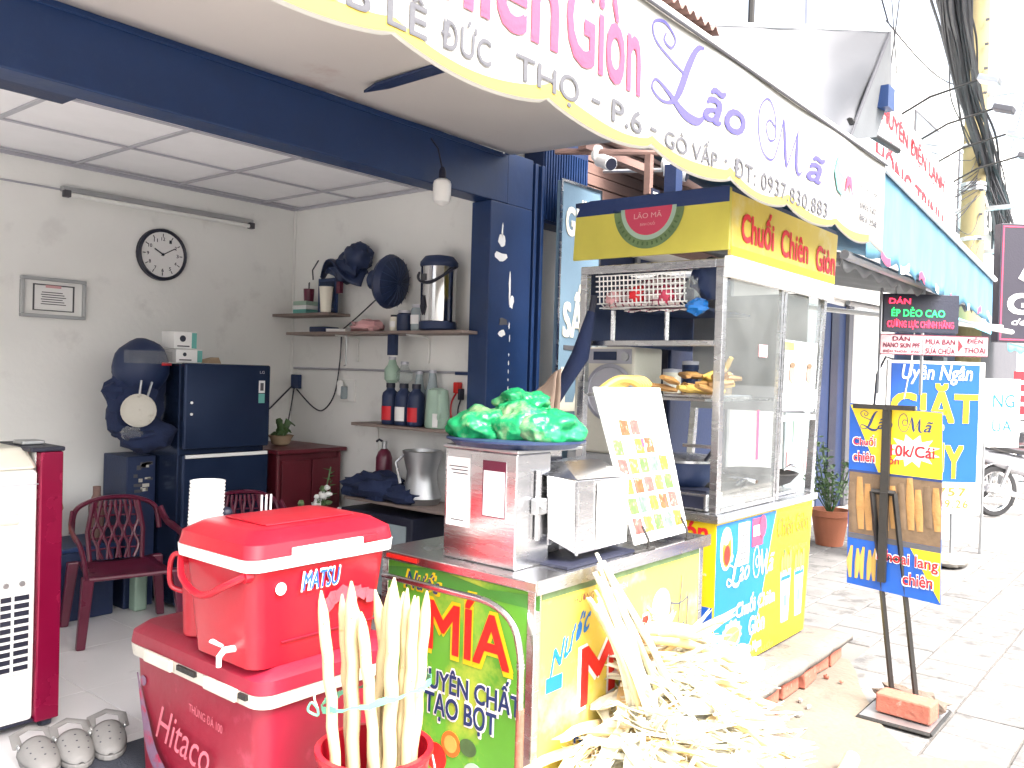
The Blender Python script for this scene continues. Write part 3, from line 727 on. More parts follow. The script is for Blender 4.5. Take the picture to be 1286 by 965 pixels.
MB().grid(lambda a, b: (3.93-.16*b*(.4+.6*math.sin(a*3.1)), 4.52+a*.44, 2.16+.1*math.sin(a*3.0)-(.10-.1*a)*b+.035*math.sin(a*9+b*3)), 18, 8).build('brim', 'navy_dark', ht, smooth=True, solid=.008)
MB().tube([(3.86, 4.98, 2.27), (3.84, 5.02, 2.2), (3.84, 5.01, 2.13)], .005, 6).build('chin_cord', 'black', ht)
MB().blob((3.88, 4.70, 2.20), (.08, .16, .09), .25, 2.5, 18, 12, 9).build('folded_side', 'navy_dark', ht, smooth=True)
B('tag', 'maroon', ht, 3.80, 3.83, 4.665, 4.70, 2.02, 2.10)
# hot water pot
wp = thing('hot_water_pot', 'tall stainless steel electric hot water pot on the long shelf', 'water pot', (3.84, 3.86, 1.756))
MB().lathe([(.105, 0), (.118, .01), (.118, .05), (.112, .055)], (3.84, 3.76, 1.757), 28).build('base', 'navy_dark', wp, smooth=True)
MB().lathe([(.112, 0), (.112, .335)], (3.84, 3.76, 1.813), 28).build('body', 'chrome', wp, smooth=True)
MB().lathe([(.114, 0), (.12, .01), (.118, .03), (.09, .065), (.03, .075), (0, .075)], (3.84, 3.76, 2.149), 28).build('lid', 'navy_dark', wp, smooth=True)
MB().tube([(3.84+.122*math.cos(a), 3.76+.135*math.sin(a), 2.10-.055*math.sin((a-2.2)/2.0*math.pi)) for a in [2.0+.12*k for k in range(24)]], .009, 6).build('handle', 'black', wp, smooth=True)
MB().prism([(0, -.055), (.02, 0), (0, .07), (-.02, 0)], (3.727, 3.775, 1.90), -Y, Z, .012).build('gauge', 'black', wp)
B('badge', 'grey_ink', wp, 3.722, 3.728, 3.76, 3.79, 2.06, 2.10)
# jars next to the pot
for k, (y, h, rr_, m) in enumerate(((3.93, .165, .05, 'jar_glass'), (4.05, .13, .055, 'navy_dark'), (4.145, .105, .035, 'cream'))):
    t = thing('storage_jar', ('pale glass jar with label next to the hot water pot', 'dark round jar in the middle of the three jars on the long shelf', 'small cream tub left of the jars on the long shelf')[k], 'jar', (3.84, y, 1.756), 'jars on the long shelf')
    MB().lathe([(rr_*.95, 0), (rr_, .01), (rr_, h*.8), (rr_*.8, h*.88), (rr_*.8, h*.9), (0, h*.9)], (3.84, y, 1.757), 16).build('body', m, t, smooth=True)
    MB().lathe([(rr_*.86, h*.88), (rr_*.88, h), (0, h)], (3.84, y, 1.757), 16).build('lid', ('grid_metal', 'grid_metal', 'black')[k], t, smooth=True)
    if k != 1: MB().grid(lambda a, b: (3.84-(rr_+.0015)*math.cos((a-.5)*1.6), y+(rr_+.0015)*math.sin((a-.5)*1.6), 1.757+h*(.25+.35*b)), 8, 1).build('label', 'white', t, smooth=True)
cl = MB().blob((3.86, 4.44, 1.79), (.08, .13, .045), .3, 3, 18, 10, 6, squash=.032).build('folded_cloth', 'pale_pink', smooth=True, loc=(3.86, 4.44, 1.757)); tag(cl, 'crumpled pale cloth on the long shelf', 'cloth')
fb = B('flat_case', 'navy_dark', None, 3.80, 3.94, 4.83, 4.99, 1.757, 1.795, bevel=.006); tag(fb, 'flat dark case at the left end of the long shelf', 'case')
pa = MB().hexa([(3.80, 4.60, 1.758), (3.92, 4.60, 1.758), (3.92, 4.80, 1.758), (3.80, 4.80, 1.758)], [(3.80, 4.60, 1.775), (3.92, 4.60, 1.768), (3.92, 4.80, 1.768), (3.80, 4.80, 1.778)]).build('paper_sheaf', 'white', loc=(3.86, 4.7, 1.758)); tag(pa, 'sheaf of white papers on the long shelf', 'papers')
# night lamp and sockets on the wall
nl = thing('wall_lamp_plug', 'small bulb in a plug-in wall lamp under the long shelf', 'lamp', (3.985, 4.8, 1.3))
B('plate', 'wall_paint', nl, 3.985, 3.999, 4.70, 4.86, 1.27, 1.43, bevel=.004); MB().lathe([(.0, .08), (.018, .078), (.024, .06), (.024, 0), (.018, -.025), (0, -.025)], (3.95, 4.815, 1.34), 14).build('bulb', 'white_gloss', nl, smooth=True)
B('holder', 'jar_glass', nl, 3.94, 3.984, 4.77, 4.80, 1.29, 1.38, bevel=.006)
sk = thing('wall_socket', 'navy wall socket by the corner with cables running down', 'socket', (3.985, 5.36, 1.36))
B('plate', 'navy', sk, 3.97, 3.999, 5.32, 5.42, 1.345, 1.45, bevel=.006)
MB().tube([(3.96, 5.36, 1.35), (3.95, 5.38, 1.2), (3.92, 5.40, .98)], .005, 6).build('cable', 'black', sk)
MB().tube([(3.96, 5.39, 1.36), (3.80, 5.42, 1.2), (3.45, 5.43, .98)], .006, 6).build('cable', 'black', sk)
MB().tube([Vector(p[:3]) for p in catmull([(3.975, 5.35, 1.34), (3.97, 5.15, 1.22), (3.97, 5.02, 1.20), (3.97, 4.90, 1.32), (3.97, 4.85, 1.55), (3.97, 4.84, 1.735)], 6)], .005, 6).build('cable', 'black', sk)
s2 = thing('kettle_socket', 'white double wall socket with a red plug beside the navy pillar', 'socket', (3.985, 3.66, 1.36))
B('plate', 'white', s2, 3.975, 3.999, 3.575, 3.66, 1.36, 1.50, bevel=.005); B('cover', 'navy', s2, 3.965, 3.974, 3.575, 3.72, 1.485, 1.505, bevel=.002)
B('plug', 'red_bright', s2, 3.93, 3.974, 3.66, 3.70, 1.37, 1.44, bevel=.006); B('plug', 'black', s2, 3.93, 3.974, 3.64, 3.658, 1.33, 1.40, bevel=.004)
MB().tube([Vector(p) for p in catmull([(3.95, 3.69, 1.37), (3.94, 3.72, 1.3), (3.93, 3.70, 1.18), (3.93, 3.64, 1.05)], 6)], .006, 6).build('cord', 'red', s2)
MB().tube([Vector(p) for p in catmull([(3.95, 3.65, 1.33), (3.94, 3.66, 1.25), (3.93, 3.62, 1.1)], 6)], .005, 6).build('cord', 'black', s2)
# kettle and bottles
kt = thing('electric_kettle', 'pale green electric kettle on the middle shelf', 'kettle', (3.84, 3.84, 1.151))
MB().lathe([(.07, 0), (.078, .01), (.076, .10), (.068, .20), (.064, .235), (.03, .25), (0, .25)], (3.84, 3.74, 1.152), 22).build('body', 'mint', kt, smooth=True)
MB().tube([(3.79, 3.68, 1.375), (3.76, 3.65, 1.36), (3.76, 3.645, 1.25), (3.785, 3.68, 1.20)], .012, 8).build('handle', 'mint', kt, smooth=True)
B('window', 'white_gloss', kt, 3.765, 3.772, 3.67, 3.71, 1.16, 1.245)
for k, (y, m2) in enumerate(((4.17, 'red'), (4.045, 'white'), (3.93, 'red'))):
    t = thing('sauce_bottle', ('dark bottle with red label farthest from the kettle', 'dark bottle with pale label between two red-labelled bottles', 'dark bottle with red label next to the kettle')[k], 'bottle', (3.84, y, 1.151), 'bottles on the middle shelf')
    MB().lathe([(.05, 0), (.055, .01), (.055, .18), (.05, .205), (.028, .225), (.026, .24), (0, .24)], (3.84, y, 1.152), 16).build('body', 'navy_dark', t, smooth=True)
    MB().grid(lambda a, b: (3.84-.0565*math.cos((a-.5)*1.8), y+.0565*math.sin((a-.5)*1.8), 1.18+.09*b), 8, 1).build('label', m2, t, smooth=True)
    MB().lathe([(.03, 0), (.03, .03), (0, .03)], (3.84, y, 1.39), 12).build('cap', 'black', t, smooth=True)
for k, (y, x, z, h, m) in enumerate(((4.16, 3.84, 1.421, .15, 'mint'), (4.0, 3.93, 1.152, .33, 'jar_glass'), (4.045, 3.84, 1.421, .12, 'clear_plastic'), (3.88, 3.93, 1.152, .34, 'jar_glass'))):
    t = thing('glass_bottle', ('pale green plastic bag-wrapped jar standing on the bottles', 'tall grey glass bottle behind the sauce bottles', 'upside-down clear glass standing on a bottle cap', 'tall grey glass bottle behind, nearest the kettle')[k], 'jar', (x, y, z), 'glassware on the middle shelf')
    MB().lathe([(.03, 0), (.05, .02), (.052, h*.6), (.03, h*.8), (.022, h), (0, h)], (x, y, z), 14).build('body', m, t, smooth=True)
    MB().lathe([(.026, h+.001), (.026, h+.02), (0, h+.02)], (x, y, z), 12).build('cap', 'grid_metal', t, smooth=True)
pt = B('wood_block', 'kraft', None, 3.77, 3.9, 3.70, 3.78, 1.12, 1.149); bpy.data.objects.remove(pt)
# extinguisher, silver helmet, black bag, low table
fe = thing('fire_extinguisher', 'small dark red fire extinguisher standing on the low shelf', 'extinguisher', (3.9, 4.28, .67))
MB().lathe([(.05, 0), (.055, .01), (.055, .25), (.04, .29), (.02, .31), (0, .31)], (3.9, 4.28, .67), 16).build('cylinder', 'maroon', fe, smooth=True)
MB().lathe([(.018, 0), (.018, .05), (0, .05)], (3.9, 4.28, .98), 10).build('valve', 'steel_dull', fe, smooth=True)
MB().tube([(3.9, 4.28, 1.02), (3.87, 4.30, 1.04), (3.84, 4.29, 1.03)], .008, 6).build('lever', 'black', fe)
sh = thing('silver_pot', 'silver metal pot with pinched waist on the low shelf beside the juice press', 'pot', (3.84, 3.86, .67))
MB().lathe([(.11, 0), (.13, .04), (.10, .14), (.095, .2), (.12, .29), (.128, .33), (.12, .335), (.09, .2), (0, .1)], (3.84, 3.86, .67), 24).build('body', 'steel_dull', sh, smooth=True)
MB().tube([(3.74, 3.92, .98), (3.70, 3.95, .93), (3.72, 3.93, .80)], .01, 6).build('handle', 'steel', sh, smooth=True)
bb_ = thing('black_backpack', 'black backpack slumped on the low shelf', 'bag', (3.82, 4.16, .67))
MB().blob((3.80, 4.22, .735), (.15, .24, .095), .28, 2.6, 24, 14, 2, squash=.066).build('body', 'black_cloth', bb_, smooth=True); MB().blob((3.78, 3.93, .715), (.12, .15, .06), .25, 3, 20, 10, 7, squash=.045).build('flap', 'black_cloth', bb_, smooth=True)
lt = thing('small_cabinet', 'grey glass-fronted small cabinet under the low shelf', 'cabinet', (3.82, 4.1, 0))
B('body', 'black', lt, 3.66, 3.98, 3.75, 4.42, 0, .60, bevel=.008)
for a in (3.80, 4.12): B('pane', 'jar_glass', lt, 3.652, 3.659, a, a+.26, .10, .55); 
MB().blob((3.66, 4.08, .40), (.03, .06, .05), .2).build('knob', 'black', lt, smooth=True)

# plastic chairs
def chair(name, label, loc, rz):
    t = thing(name, label, 'chair', (0, 0, 0), 'maroon plastic chairs in the shop')
    # local frame: front = -Y
    MB().grid(lambda a, b: ((a-.5)*(.44-.05*b), -.22+b*.44, .415-.02*math.sin(b*3.14)-.012*math.cos((a-.5)*3)), 10, 10).build('seat', 'maroon', t, smooth=True, solid=.012)
    MB().tube([(-.22, -.225, .405), (.22, -.225, .405)], .014, 8).build('seat_edge', 'maroon', t, smooth=True)
    for sx in (-1, 1):
        for sy, top in ((-1, .62), (1, .42)):
            x, y = sx*.225, sy*.21
            MB().hexa([(x+sx*.035-.022, y+sy*.03-.02, 0), (x+sx*.035+.022, y+sy*.03-.02, 0), (x+sx*.035+.022, y+sy*.03+.02, 0), (x+sx*.035-.022, y+sy*.03+.02, 0)],
                      [(x-.03, y-.026, .42), (x+.03, y-.026, .42), (x+.03, y+.026, .42), (x-.03, y+.026, .42)]).build('leg', 'maroon', t, bevel=.008)
        arm = [(sx*.235, -.22, .41), (sx*.25, -.23, .52), (sx*.265, -.19, .61), (sx*.268, -.05, .635), (sx*.255, .12, .66), (sx*.235, .20, .74)]
        MB().tube([Vector(p) for p in catmull(arm, 5)], .024, 8, flat=.55).build('arm', 'maroon', t, smooth=True)
    top = [(-.235, .21, .60), (-.215, .235, .74), (-.12, .255, .80), (0, .26, .815), (.12, .255, .80), (.215, .235, .74), (.235, .21, .60)]
    MB().tube([Vector(p) for p in catmull(top, 5)], .022, 8, flat=.7).build('back_rail', 'maroon', t, smooth=True)
    for sx in (-1, 1): MB().tube([(sx*.14, .205, .41), (sx*.15, .235, .6), (sx*.12, .25, .79)], .014, 6).build('back_post', 'maroon', t, smooth=True)
    for k in range(9):
        x = -.112+.028*k
        MB().tube([Vector(p) for p in catmull([(x*.85, .205, .42), (x+.012*(-1)**k, .22, .5), (x-.012*(-1)**k, .235, .58), (x+.012*(-1)**k, .245, .66), (x, .252, .74), (x*.9, .255, .795)], 3)], .0095, 6).build('back_strand', 'maroon', t)
    for z in (.48, .55, .62, .69, .75): MB().tube([(-.135, .205+.16*(z-.41), z), (0, .215+.16*(z-.41), z+.006), (.135, .205+.16*(z-.41), z)], .006, 5).build('back_slat', 'maroon', t)
    t.location = loc; t.rotation_euler = (0, 0, rz)
    return t
c1 = chair('plastic_chair', 'maroon plastic armchair standing next to the air cooler', (2.36, 4.70, 0), R(-14))
c1.scale = (1, 1, .88)
c2 = clone(c1, 'maroon plastic armchair behind the upper cooler, by the refrigerator', (3.02, 4.44, 0), R(-14))
# low bench behind the first chair with clutter
be = thing('storage_bench', 'dark blue low bench behind the maroon chair against the back wall', 'bench', (2.2, 5.25, 0))
B('body', 'navy_dark', be, 1.70, 2.48, 5.06, 5.42, 0, .40, bevel=.01); B('top', 'navy', be, 1.68, 2.49, 5.04, 5.43, .402, .43, bevel=.008)
rp = thing('rice_sack', 'olive sack with orange print on the bench behind the chair', 'sack', (1.98, 5.22, .43))
MB().blob((2.02, 5.24, .58), (.22, .14, .18), .18, 2.5, 20, 12, 3, squash=.148).build('sack', 'kraft', rp, smooth=True); MB().blob((2.08, 5.11, .60), (.09, .03, .10), .3, 3, 14, 8, 4).build('print', 'orange', rp, smooth=True)
bo = thing('brown_bottle', 'brown bottle top showing above the maroon chair back', 'bottle', (2.43, 5.2, .43)); MB().lathe([(.04, 0), (.045, .2), (.03, .25), (.022, .27), (.022, .32), (0, .32)], (2.43, 5.2, .432), 14).build('bottle', 'brown_board', bo, smooth=True)
te = B('teal_tub', 'mint', None, 2.58, 2.66, 5.0, 5.08, 0, .22, bevel=.012); tag(te, 'small teal tub on the floor right of the maroon chair', 'tub')

# air cooler
ac = thing('air_cooler', 'tall white portable air cooler with glossy red edge at the left', 'air cooler', (1.3, 3.9, 0))
MB().bb(1.02, 1.478, 3.665, 4.02, .045, 1.06).build('body', 'white_gloss', ac, bevel=.018)
MB().hexa([(1.02, 3.665, 1.062), (1.478, 3.665, 1.062), (1.478, 4.02, 1.062), (1.02, 4.02, 1.062)], [(1.02, 3.74, 1.145), (1.46, 3.74, 1.145), (1.46, 4.02, 1.145), (1.02, 4.02, 1.145)]).build('top_shell', 'cream', ac, bevel=.015)
MB().hexa([(1.479, 3.650, .035), (1.572, 3.650, .035), (1.572, 3.70, .035), (1.479, 3.70, .035)], [(1.479, 3.650, 1.13), (1.568, 3.650, 1.13), (1.568, 3.70, 1.13), (1.479, 3.70, 1.13)]).build('front_edge', mat('red_metal', (.24, .004, .04), .25, .35, var=.15, bump=.02), ac, bevel=.006)
MB().bb(1.44, 1.574, 3.648, 4.0, 1.131, 1.15).build('top_cap', 'black', ac, bevel=.006)
B('side_panel', 'white_gloss', ac, 1.479, 1.585, 3.702, 4.02, .05, 1.128, bevel=.008)
MB().tube([(1.05, 3.66, .878), (1.40, 3.66, .868)], .022, 10).build('front_grip', 'cream', ac, smooth=True)
B('grille_frame', 'white_gloss', ac, 1.15, 1.455, 3.656, 3.664, .245, .59, bevel=.003); B('grille_back', 'black', ac, 1.16, 1.448, 3.653, 3.6555, .262, .57)
for k in range(11): B('grille_slat', 'white_gloss', ac, 1.16, 1.448, 3.645, 3.652, .255+k*.031, .264+k*.031)
for x in (1.235, 1.335, 1.385): B('grille_rib', 'white_gloss', ac, x-.004, x+.004, 3.6435, 3.6525, .262, .57)
for x in (1.36, 1.42): disc(MB(), (x, 3.655, .61), NB, .011, 0, .008, 12).build('knob', 'steel_dull', ac)
B('seam', 'grid_metal', ac, 1.03, 1.477, 3.662, 3.6648, 1.0, 1.003)
B('water_lid', 'steel_dull', ac, 1.45, 1.54, 3.76, 3.86, 1.151, 1.168, bevel=.005)
MB().tube([Vector(p) for p in catmull([(1.30, 3.85, 1.145), (1.30, 3.83, 1.22), (1.34, 3.80, 1.25), (1.36, 3.80, 1.16)], 5)], .007, 6).build('hose', 'black', ac)
for x, y in ((1.06, 3.72), (1.53, 3.69), (1.06, 3.98), (1.53, 3.98)): MB().lathe([(.0, -.02), (.025, -.02), (.028, 0), (.025, .02), (0, .02)], (x, y, .028), 14, X).build('castor', 'black', ac, smooth=True)
B('plinth', 'black', ac, 1.04, 1.56, 3.67, 4.01, .036, .047)
# clogs and door mat
dm = B('door_mat', 'mat_dark', None, .7, 1.9, 2.78, 3.26, .002, .016, bevel=.006); tag(dm, 'dark rubber door mat at the shop threshold under the clogs', 'mat')
def clog(label, loc, rz):
    t = thing('clog', label, 'shoe', (0, 0, 0), 'grey rubber clogs on the mat')
    def foot(z0, s): return [(math.cos(a)*.056*s*(1-.12*math.sin(a)), math.sin(a)*.135*s) for a in [i*2*math.pi/20 for i in range(20)]]
    MB().prism(foot(0, 1.0), (0, 0, .0), X, Y, .022).build('sole', 'rubber_grey', t, bevel=.006)
    def up(a, b):
        th = math.pi*a; y = -.131+b*.17; w = .056*math.sqrt(max(.004, 1-(y/.1325)**2)); h = .060*math.sqrt(min(1, b*1.3+.01))
        return (math.cos(th)*w, y, .022+math.sin(th)*h)
    MB().grid(up, 14, 10).build('upper', 'rubber_grey', t, smooth=True, solid=.006)
    MB().tube([(-.053, .03, .055), (-.05, .10, .075), (0, .135, .08), (.05, .10, .075), (.053, .03, .055)], .016, 8, flat=.35).build('heel_strap', 'rubber_grey', t, smooth=True)
    for sx in (-1, 1): MB().blob((sx*.053, .03, .058), (.006, .012, .012), 0, 1, 10, 6).build('rivet', 'steel_dull', t, smooth=True)
    hl = MB()
    for i in range(3):
        for j in range(3):
            p = up(.28+.22*i, .3+.2*j); hl.blob((p[0], p[1], p[2]+.003), (.004, .004, .002), 0, 1, 6, 4)
    hl.build('vent_holes', 'black', t)
    t.location = loc; t.rotation_euler = (0, 0, rz); t.scale = (1.12, 1.12, 1.0)
    return t
g0 = clog('grey rubber clog at the left of the row of three', (1.36, 3.32, .017), R(-8))
g1 = clone(g0, 'grey rubber clog in the middle of the row of three', (1.475, 3.29, .017), R(-14))
g2 = clone(g0, 'grey rubber clog at the right of the three, nearest the red cooler', (1.60, 3.28, .017), R(-22))
# ================================================================ COOLERS
NX = Vector((-1, 0, 0))
def rrect(x0, x1, y0, y1, r, n=5):
    P = []
    for cx_, cy_, a0 in ((x1-r, y0+r, -math.pi/2), (x1-r, y1-r, 0), (x0+r, y1-r, math.pi/2), (x0+r, y0+r, math.pi)):
        for k in range(n+1): a = a0+k*math.pi/2/n; P.append((cx_+r*math.cos(a), cy_+r*math.sin(a)))
    return P
def loft(mb, rings):
    n = len(rings[0]); V = [p for r_ in rings for p in r_]; F = []
    for i in range(len(rings)-1):
        for j in range(n): F.append((i*n+j, i*n+(j+1) % n, (i+1)*n+(j+1) % n, (i+1)*n+j))
    F += [tuple(range(n-1, -1, -1)), tuple(range((len(rings)-1)*n, len(rings)*n))]
    return mb.add(V, F)
def rr3(x0, x1, y0, y1, z, r): return [(a, b, z) for a, b in rrect(x0, x1, y0, y1, r)]
lc = thing('large_cooler', 'big scuffed red ice chest standing on the ground, faded lettering on its side', 'cooler', (1.82, 2.6, 0))
loft(MB(), [rr3(1.575, 2.08, 2.245, 2.985, .0, .06), rr3(1.55, 2.10, 2.215, 3.01, .455, .06)]).build('body', 'red_cooler_dirty', lc, smooth=True)
loft(MB(), [rr3(1.535, 2.115, 2.20, 3.025, .456, .06), rr3(1.53, 2.12, 2.195, 3.03, .498, .06)]).build('lip', 'lip_dirty', lc, smooth=True)
loft(MB(), [rr3(1.53, 2.12, 2.195, 3.03, .50, .06), rr3(1.535, 2.115, 2.20, 3.025, .54, .06), rr3(1.57, 2.08, 2.235, 2.99, .57, .06)]).build('lid', 'red_cooler_dirty', lc, smooth=True)
for y in (2.40, 2.78): B('hinge_plate', 'lip_dirty', lc, 1.514, 1.531, y-.09, y+.09, .462, .503, bevel=.006)
B('hinge_pin', 'iron', lc, 1.520, 1.534, 2.55, 2.66, .480, .497); B('hinge_pin', 'iron', lc, 1.520, 1.534, 2.26, 2.30, .480, .497)
UL, VL = -Y, Z
faded = mat('faded_print', (.52, .12, .16), .5, var=.3)
text(lc, 'Hitaco', (1.549, 2.83, .20), UL, VL, .34, .12, faded, shear=.45, bold=.0, warp=lambda a, b: (a, b-a*.12))
text(lc, 'THÙNG ĐÁ 100', (1.549, 2.62, .345), UL, VL, .20, .034, faded, warp=lambda a, b: (a, b-a*.1))
swoosh = mat('swoosh', (.16, .09, .15), .5, var=.3, c2=(.3, .02, .06), c2at=.48, c2s=18)
strokes(lc, [[(0, 1, .004), (.1, .6, .06), (.22, .25, .09), (.5, .05, .06), (1, .0, .02)]], (1.551, 2.97, .03), UL, VL, .6, .36, swoosh, 'print')
disc(MB(), (1.552, 2.93, .37), NX, .018, 0, .003, 18).build('print', swoosh, lc); disc(MB(), (1.556, 2.40, .06), NX, .06, 0, .003, 20).build('print', 'grey_ink', lc)
# upper cooler
uc = thing('small_cooler', 'bright red cooler with white rim and spigot on top of the big ice chest', 'cooler', (1.78, 2.39, .571))
loft(MB(), [rr3(1.53, 2.02, 2.235, 2.58, .572, .05), rr3(1.495, 2.045, 2.205, 2.60, .885, .05)]).build('body', 'red_cooler', uc, smooth=True)
loft(MB(), [rr3(1.475, 2.062, 2.185, 2.62, .886, .05), rr3(1.472, 2.065, 2.182, 2.623, .922, .05)]).build('rim', 'white_gloss', uc, smooth=True)
loft(MB(), [rr3(1.474, 2.063, 2.184, 2.62, .924, .05), rr3(1.482, 2.055, 2.192, 2.612, .965, .05), rr3(1.525, 2.01, 2.235, 2.57, .995, .05), rr3(1.54, 1.995, 2.25, 2.555, 1.0, .05)]).build('lid', 'red_cooler', uc, smooth=True)
B('lid_inset', 'red_cooler', uc, 1.60, 1.95, 2.29, 2.52, 1.0005, 1.006, bevel=.003)
B('latch', 'white_gloss', uc, 1.62, 1.90, 2.172, 2.186, .905, .948, bevel=.005)
B('latch_notch', 'red_cooler', uc, 1.90, 1.97, 2.178, 2.187, .925, .952, bevel=.004)
text(uc, 'MATSU', (1.672, 2.2065, .80), X, Z, .155, .06, 'white_gloss', shear=.25, bold=.05, lift=.006); text(uc, 'MATSU', (1.677, 2.2065, .803), X, Z, .145, .054, 'blue_deep', shear=.25, bold=.01, lift=.0085)
disc(MB(), (1.60, 2.2065, .82), NB, .019, 0, .004, 18).build('seal', 'white', uc); disc(MB(), (1.60, 2.2025, .82), NB, .013, .008, .002, 18).build('seal', 'pale_pink', uc)
pr_ = MB(); r = random.Random(2)
for k in range(7): pr_.prism([(math.cos(a)*.03*r.uniform(.6, 1.2), math.sin(a)*.025*r.uniform(.6, 1.2)) for a in [i*.7 for i in range(9)]], (1.78+.03*k, 2.208-.0006*k-.0012, .74+r.uniform(-.03, .03)), X, Z, .0006)
pr_.build('ice_print', mat('ice_pink', (.46, .06, .08), .4, var=.5, vs_=40), uc)
MB().tube([Vector(p) for p in catmull([(1.485, 2.22, .875), (1.455, 2.28, .84), (1.45, 2.40, .79), (1.455, 2.52, .82), (1.485, 2.585, .875)], 6)], .011, 8).build('carry_handle', 'red_cooler', uc, smooth=True)
for y in (2.225, 2.58): MB().tube([(1.48, y, .87), (1.505, y, .87)], .018, 10).build('handle_boss', 'red_cooler', uc)
sp = MB().tube([(1.53, 2.33, .625), (1.485, 2.325, .63), (1.465, 2.32, .615), (1.465, 2.32, .585)], [.011, .010, .009, .008], 10).build('spigot', 'white_gloss', uc, smooth=True)
MB().tube([(1.478, 2.326, .645), (1.47, 2.37, .652)], [.007, .010], 8, flat=.6).build('tap_lever', 'white_gloss', uc, smooth=True)
B('recess_line', 'red_cooler_dirty', uc, 1.62, 2.015, 2.221, 2.226, .645, .649)
# jug with cups
jg = thing('red_jug', 'tall red plastic jug standing behind the small cooler, holding cups', 'jug', (1.60, 2.73, .571))
MB().lathe([(.055, 0), (.06, .005), (.07, .28), (.066, .28), (.056, .01), (0, .01)], (1.635, 2.70, .572), 22).build('body', 'red_cooler', jg, smooth=True)
MB().tube([Vector(p) for p in catmull([(1.60, 2.755, .84), (1.575, 2.785, .84), (1.565, 2.795, .80), (1.57, 2.79, .73), (1.605, 2.75, .71)], 5)], .009, 8).build('handle', 'red_cooler', jg, smooth=True)
cs = thing('cup_stack', 'stack of white plastic cups in the red jug', 'cups', (1.60, 2.73, .63))
for k in range(24):
    z = .80+k*.0128; c = MB().lathe([(.042, -.09), (.0555, -.004), (.059, 0), (.059, .006), (.054, .006), (.040, -.088)], (1.635+.0004*k, 2.70, z), 22)
    if k == 0: c0 = c.build('cup', 'white', cs, smooth=True)
    else:
        o = c0.copy(); col.objects.link(o); o.parent = cs; o.location = (.0004*k, 0, .0128*k)
fk = thing('fork', 'white plastic forks standing behind the small cooler', 'forks', (1.80, 2.70, .60))
for k in range(3): MB().tube([(1.86+.015*k, 2.70, .58), (1.865+.02*k, 2.70, 1.03)], .004, 5).build('prong', 'white', fk)
bl = thing('black_knob_lid', 'black knob of a lid behind the white cups', 'lid', (1.67, 2.68, .9)); MB().blob((1.70, 2.67, .985), (.022, .022, .022), 0).build('knob', 'black', bl, smooth=True); MB().tube([(1.70, 2.67, .58), (1.70, 2.67, .97)], .006, 6).build('stem', 'black', bl)

# ================================================================ SUGARCANE IN A RED BUCKET
bk = thing('red_bucket', 'red plastic bucket holding the peeled sugarcane in front of the coolers', 'bucket', (1.73, 1.92, 0))
MB().lathe([(.12, .0), (.125, .005), (.165, .36), (.175, .37), (.175, .385), (.158, .385), (.118, .02), (0, .02)], (1.73, 1.905, 0), 32).build('body', 'red_cooler', bk, smooth=True)
MB().tube([Vector((1.73+.182*math.cos(a), 1.905+.182*math.sin(a), .375-.12*math.sin((a-.2)/3.0*math.pi)**2)) for a in [-2.4+.12*k for k in range(27)]], .004, 6).build('wire_handle', 'steel_dull', bk)
for a in (-2.3, .75): MB().box((1.73+.178*math.cos(a), 1.905+.178*math.sin(a), .36), (.03, .03, .05)).build('ear', 'red_cooler', bk, bevel=.006)
rdir = Vector((.634, -.773, 0)); fdir = Vector((.773, .634, 0)); cc0 = Vector((1.73, 1.905, 0))
# (offset along the picture right at top, at band, depth, top height, radius)
canes = [(-.142, -.118, -.02, .848, .017), (-.10, -.085, .05, .82, .015), (-.068, -.062, .0, .872, .020), (-.035, -.012, -.03, .79, .0175), (-.012, .030, .06, .835, .016), (.028, .0, .045, .845, .014), (.046, .042, -.02, .892, .021), (.075, .070, .03, .85, .015), (.098, .09, .0, .835, .0165), (.128, .112, .03, .842, .0175), (-.005, .02, .09, .80, .015), (.06, .02, .1, .82, .015), (.10, .07, .09, .81, .014), (-.07, -.03, .09, .79, .014)]
names = ['leftmost peeled cane, leaning outwards', 'slim yellow cane second from the left', 'thick pale cane with high tip, left of the middle', 'short pointed cane left of the crossing pair', 'cane with rounded tip behind the crossing pair', 'slanting cane that crosses behind the tallest one', 'tallest and thickest cane of the bundle', 'thin cane just right of the tallest one', 'cane with slanted tip, second from the right', 'rightmost cane beside the green panel', 'cane hidden at the back middle of the bundle', 'cane at the back right of the tallest one', 'cane at the back near the green panel', 'cane at the back left of the bundle']
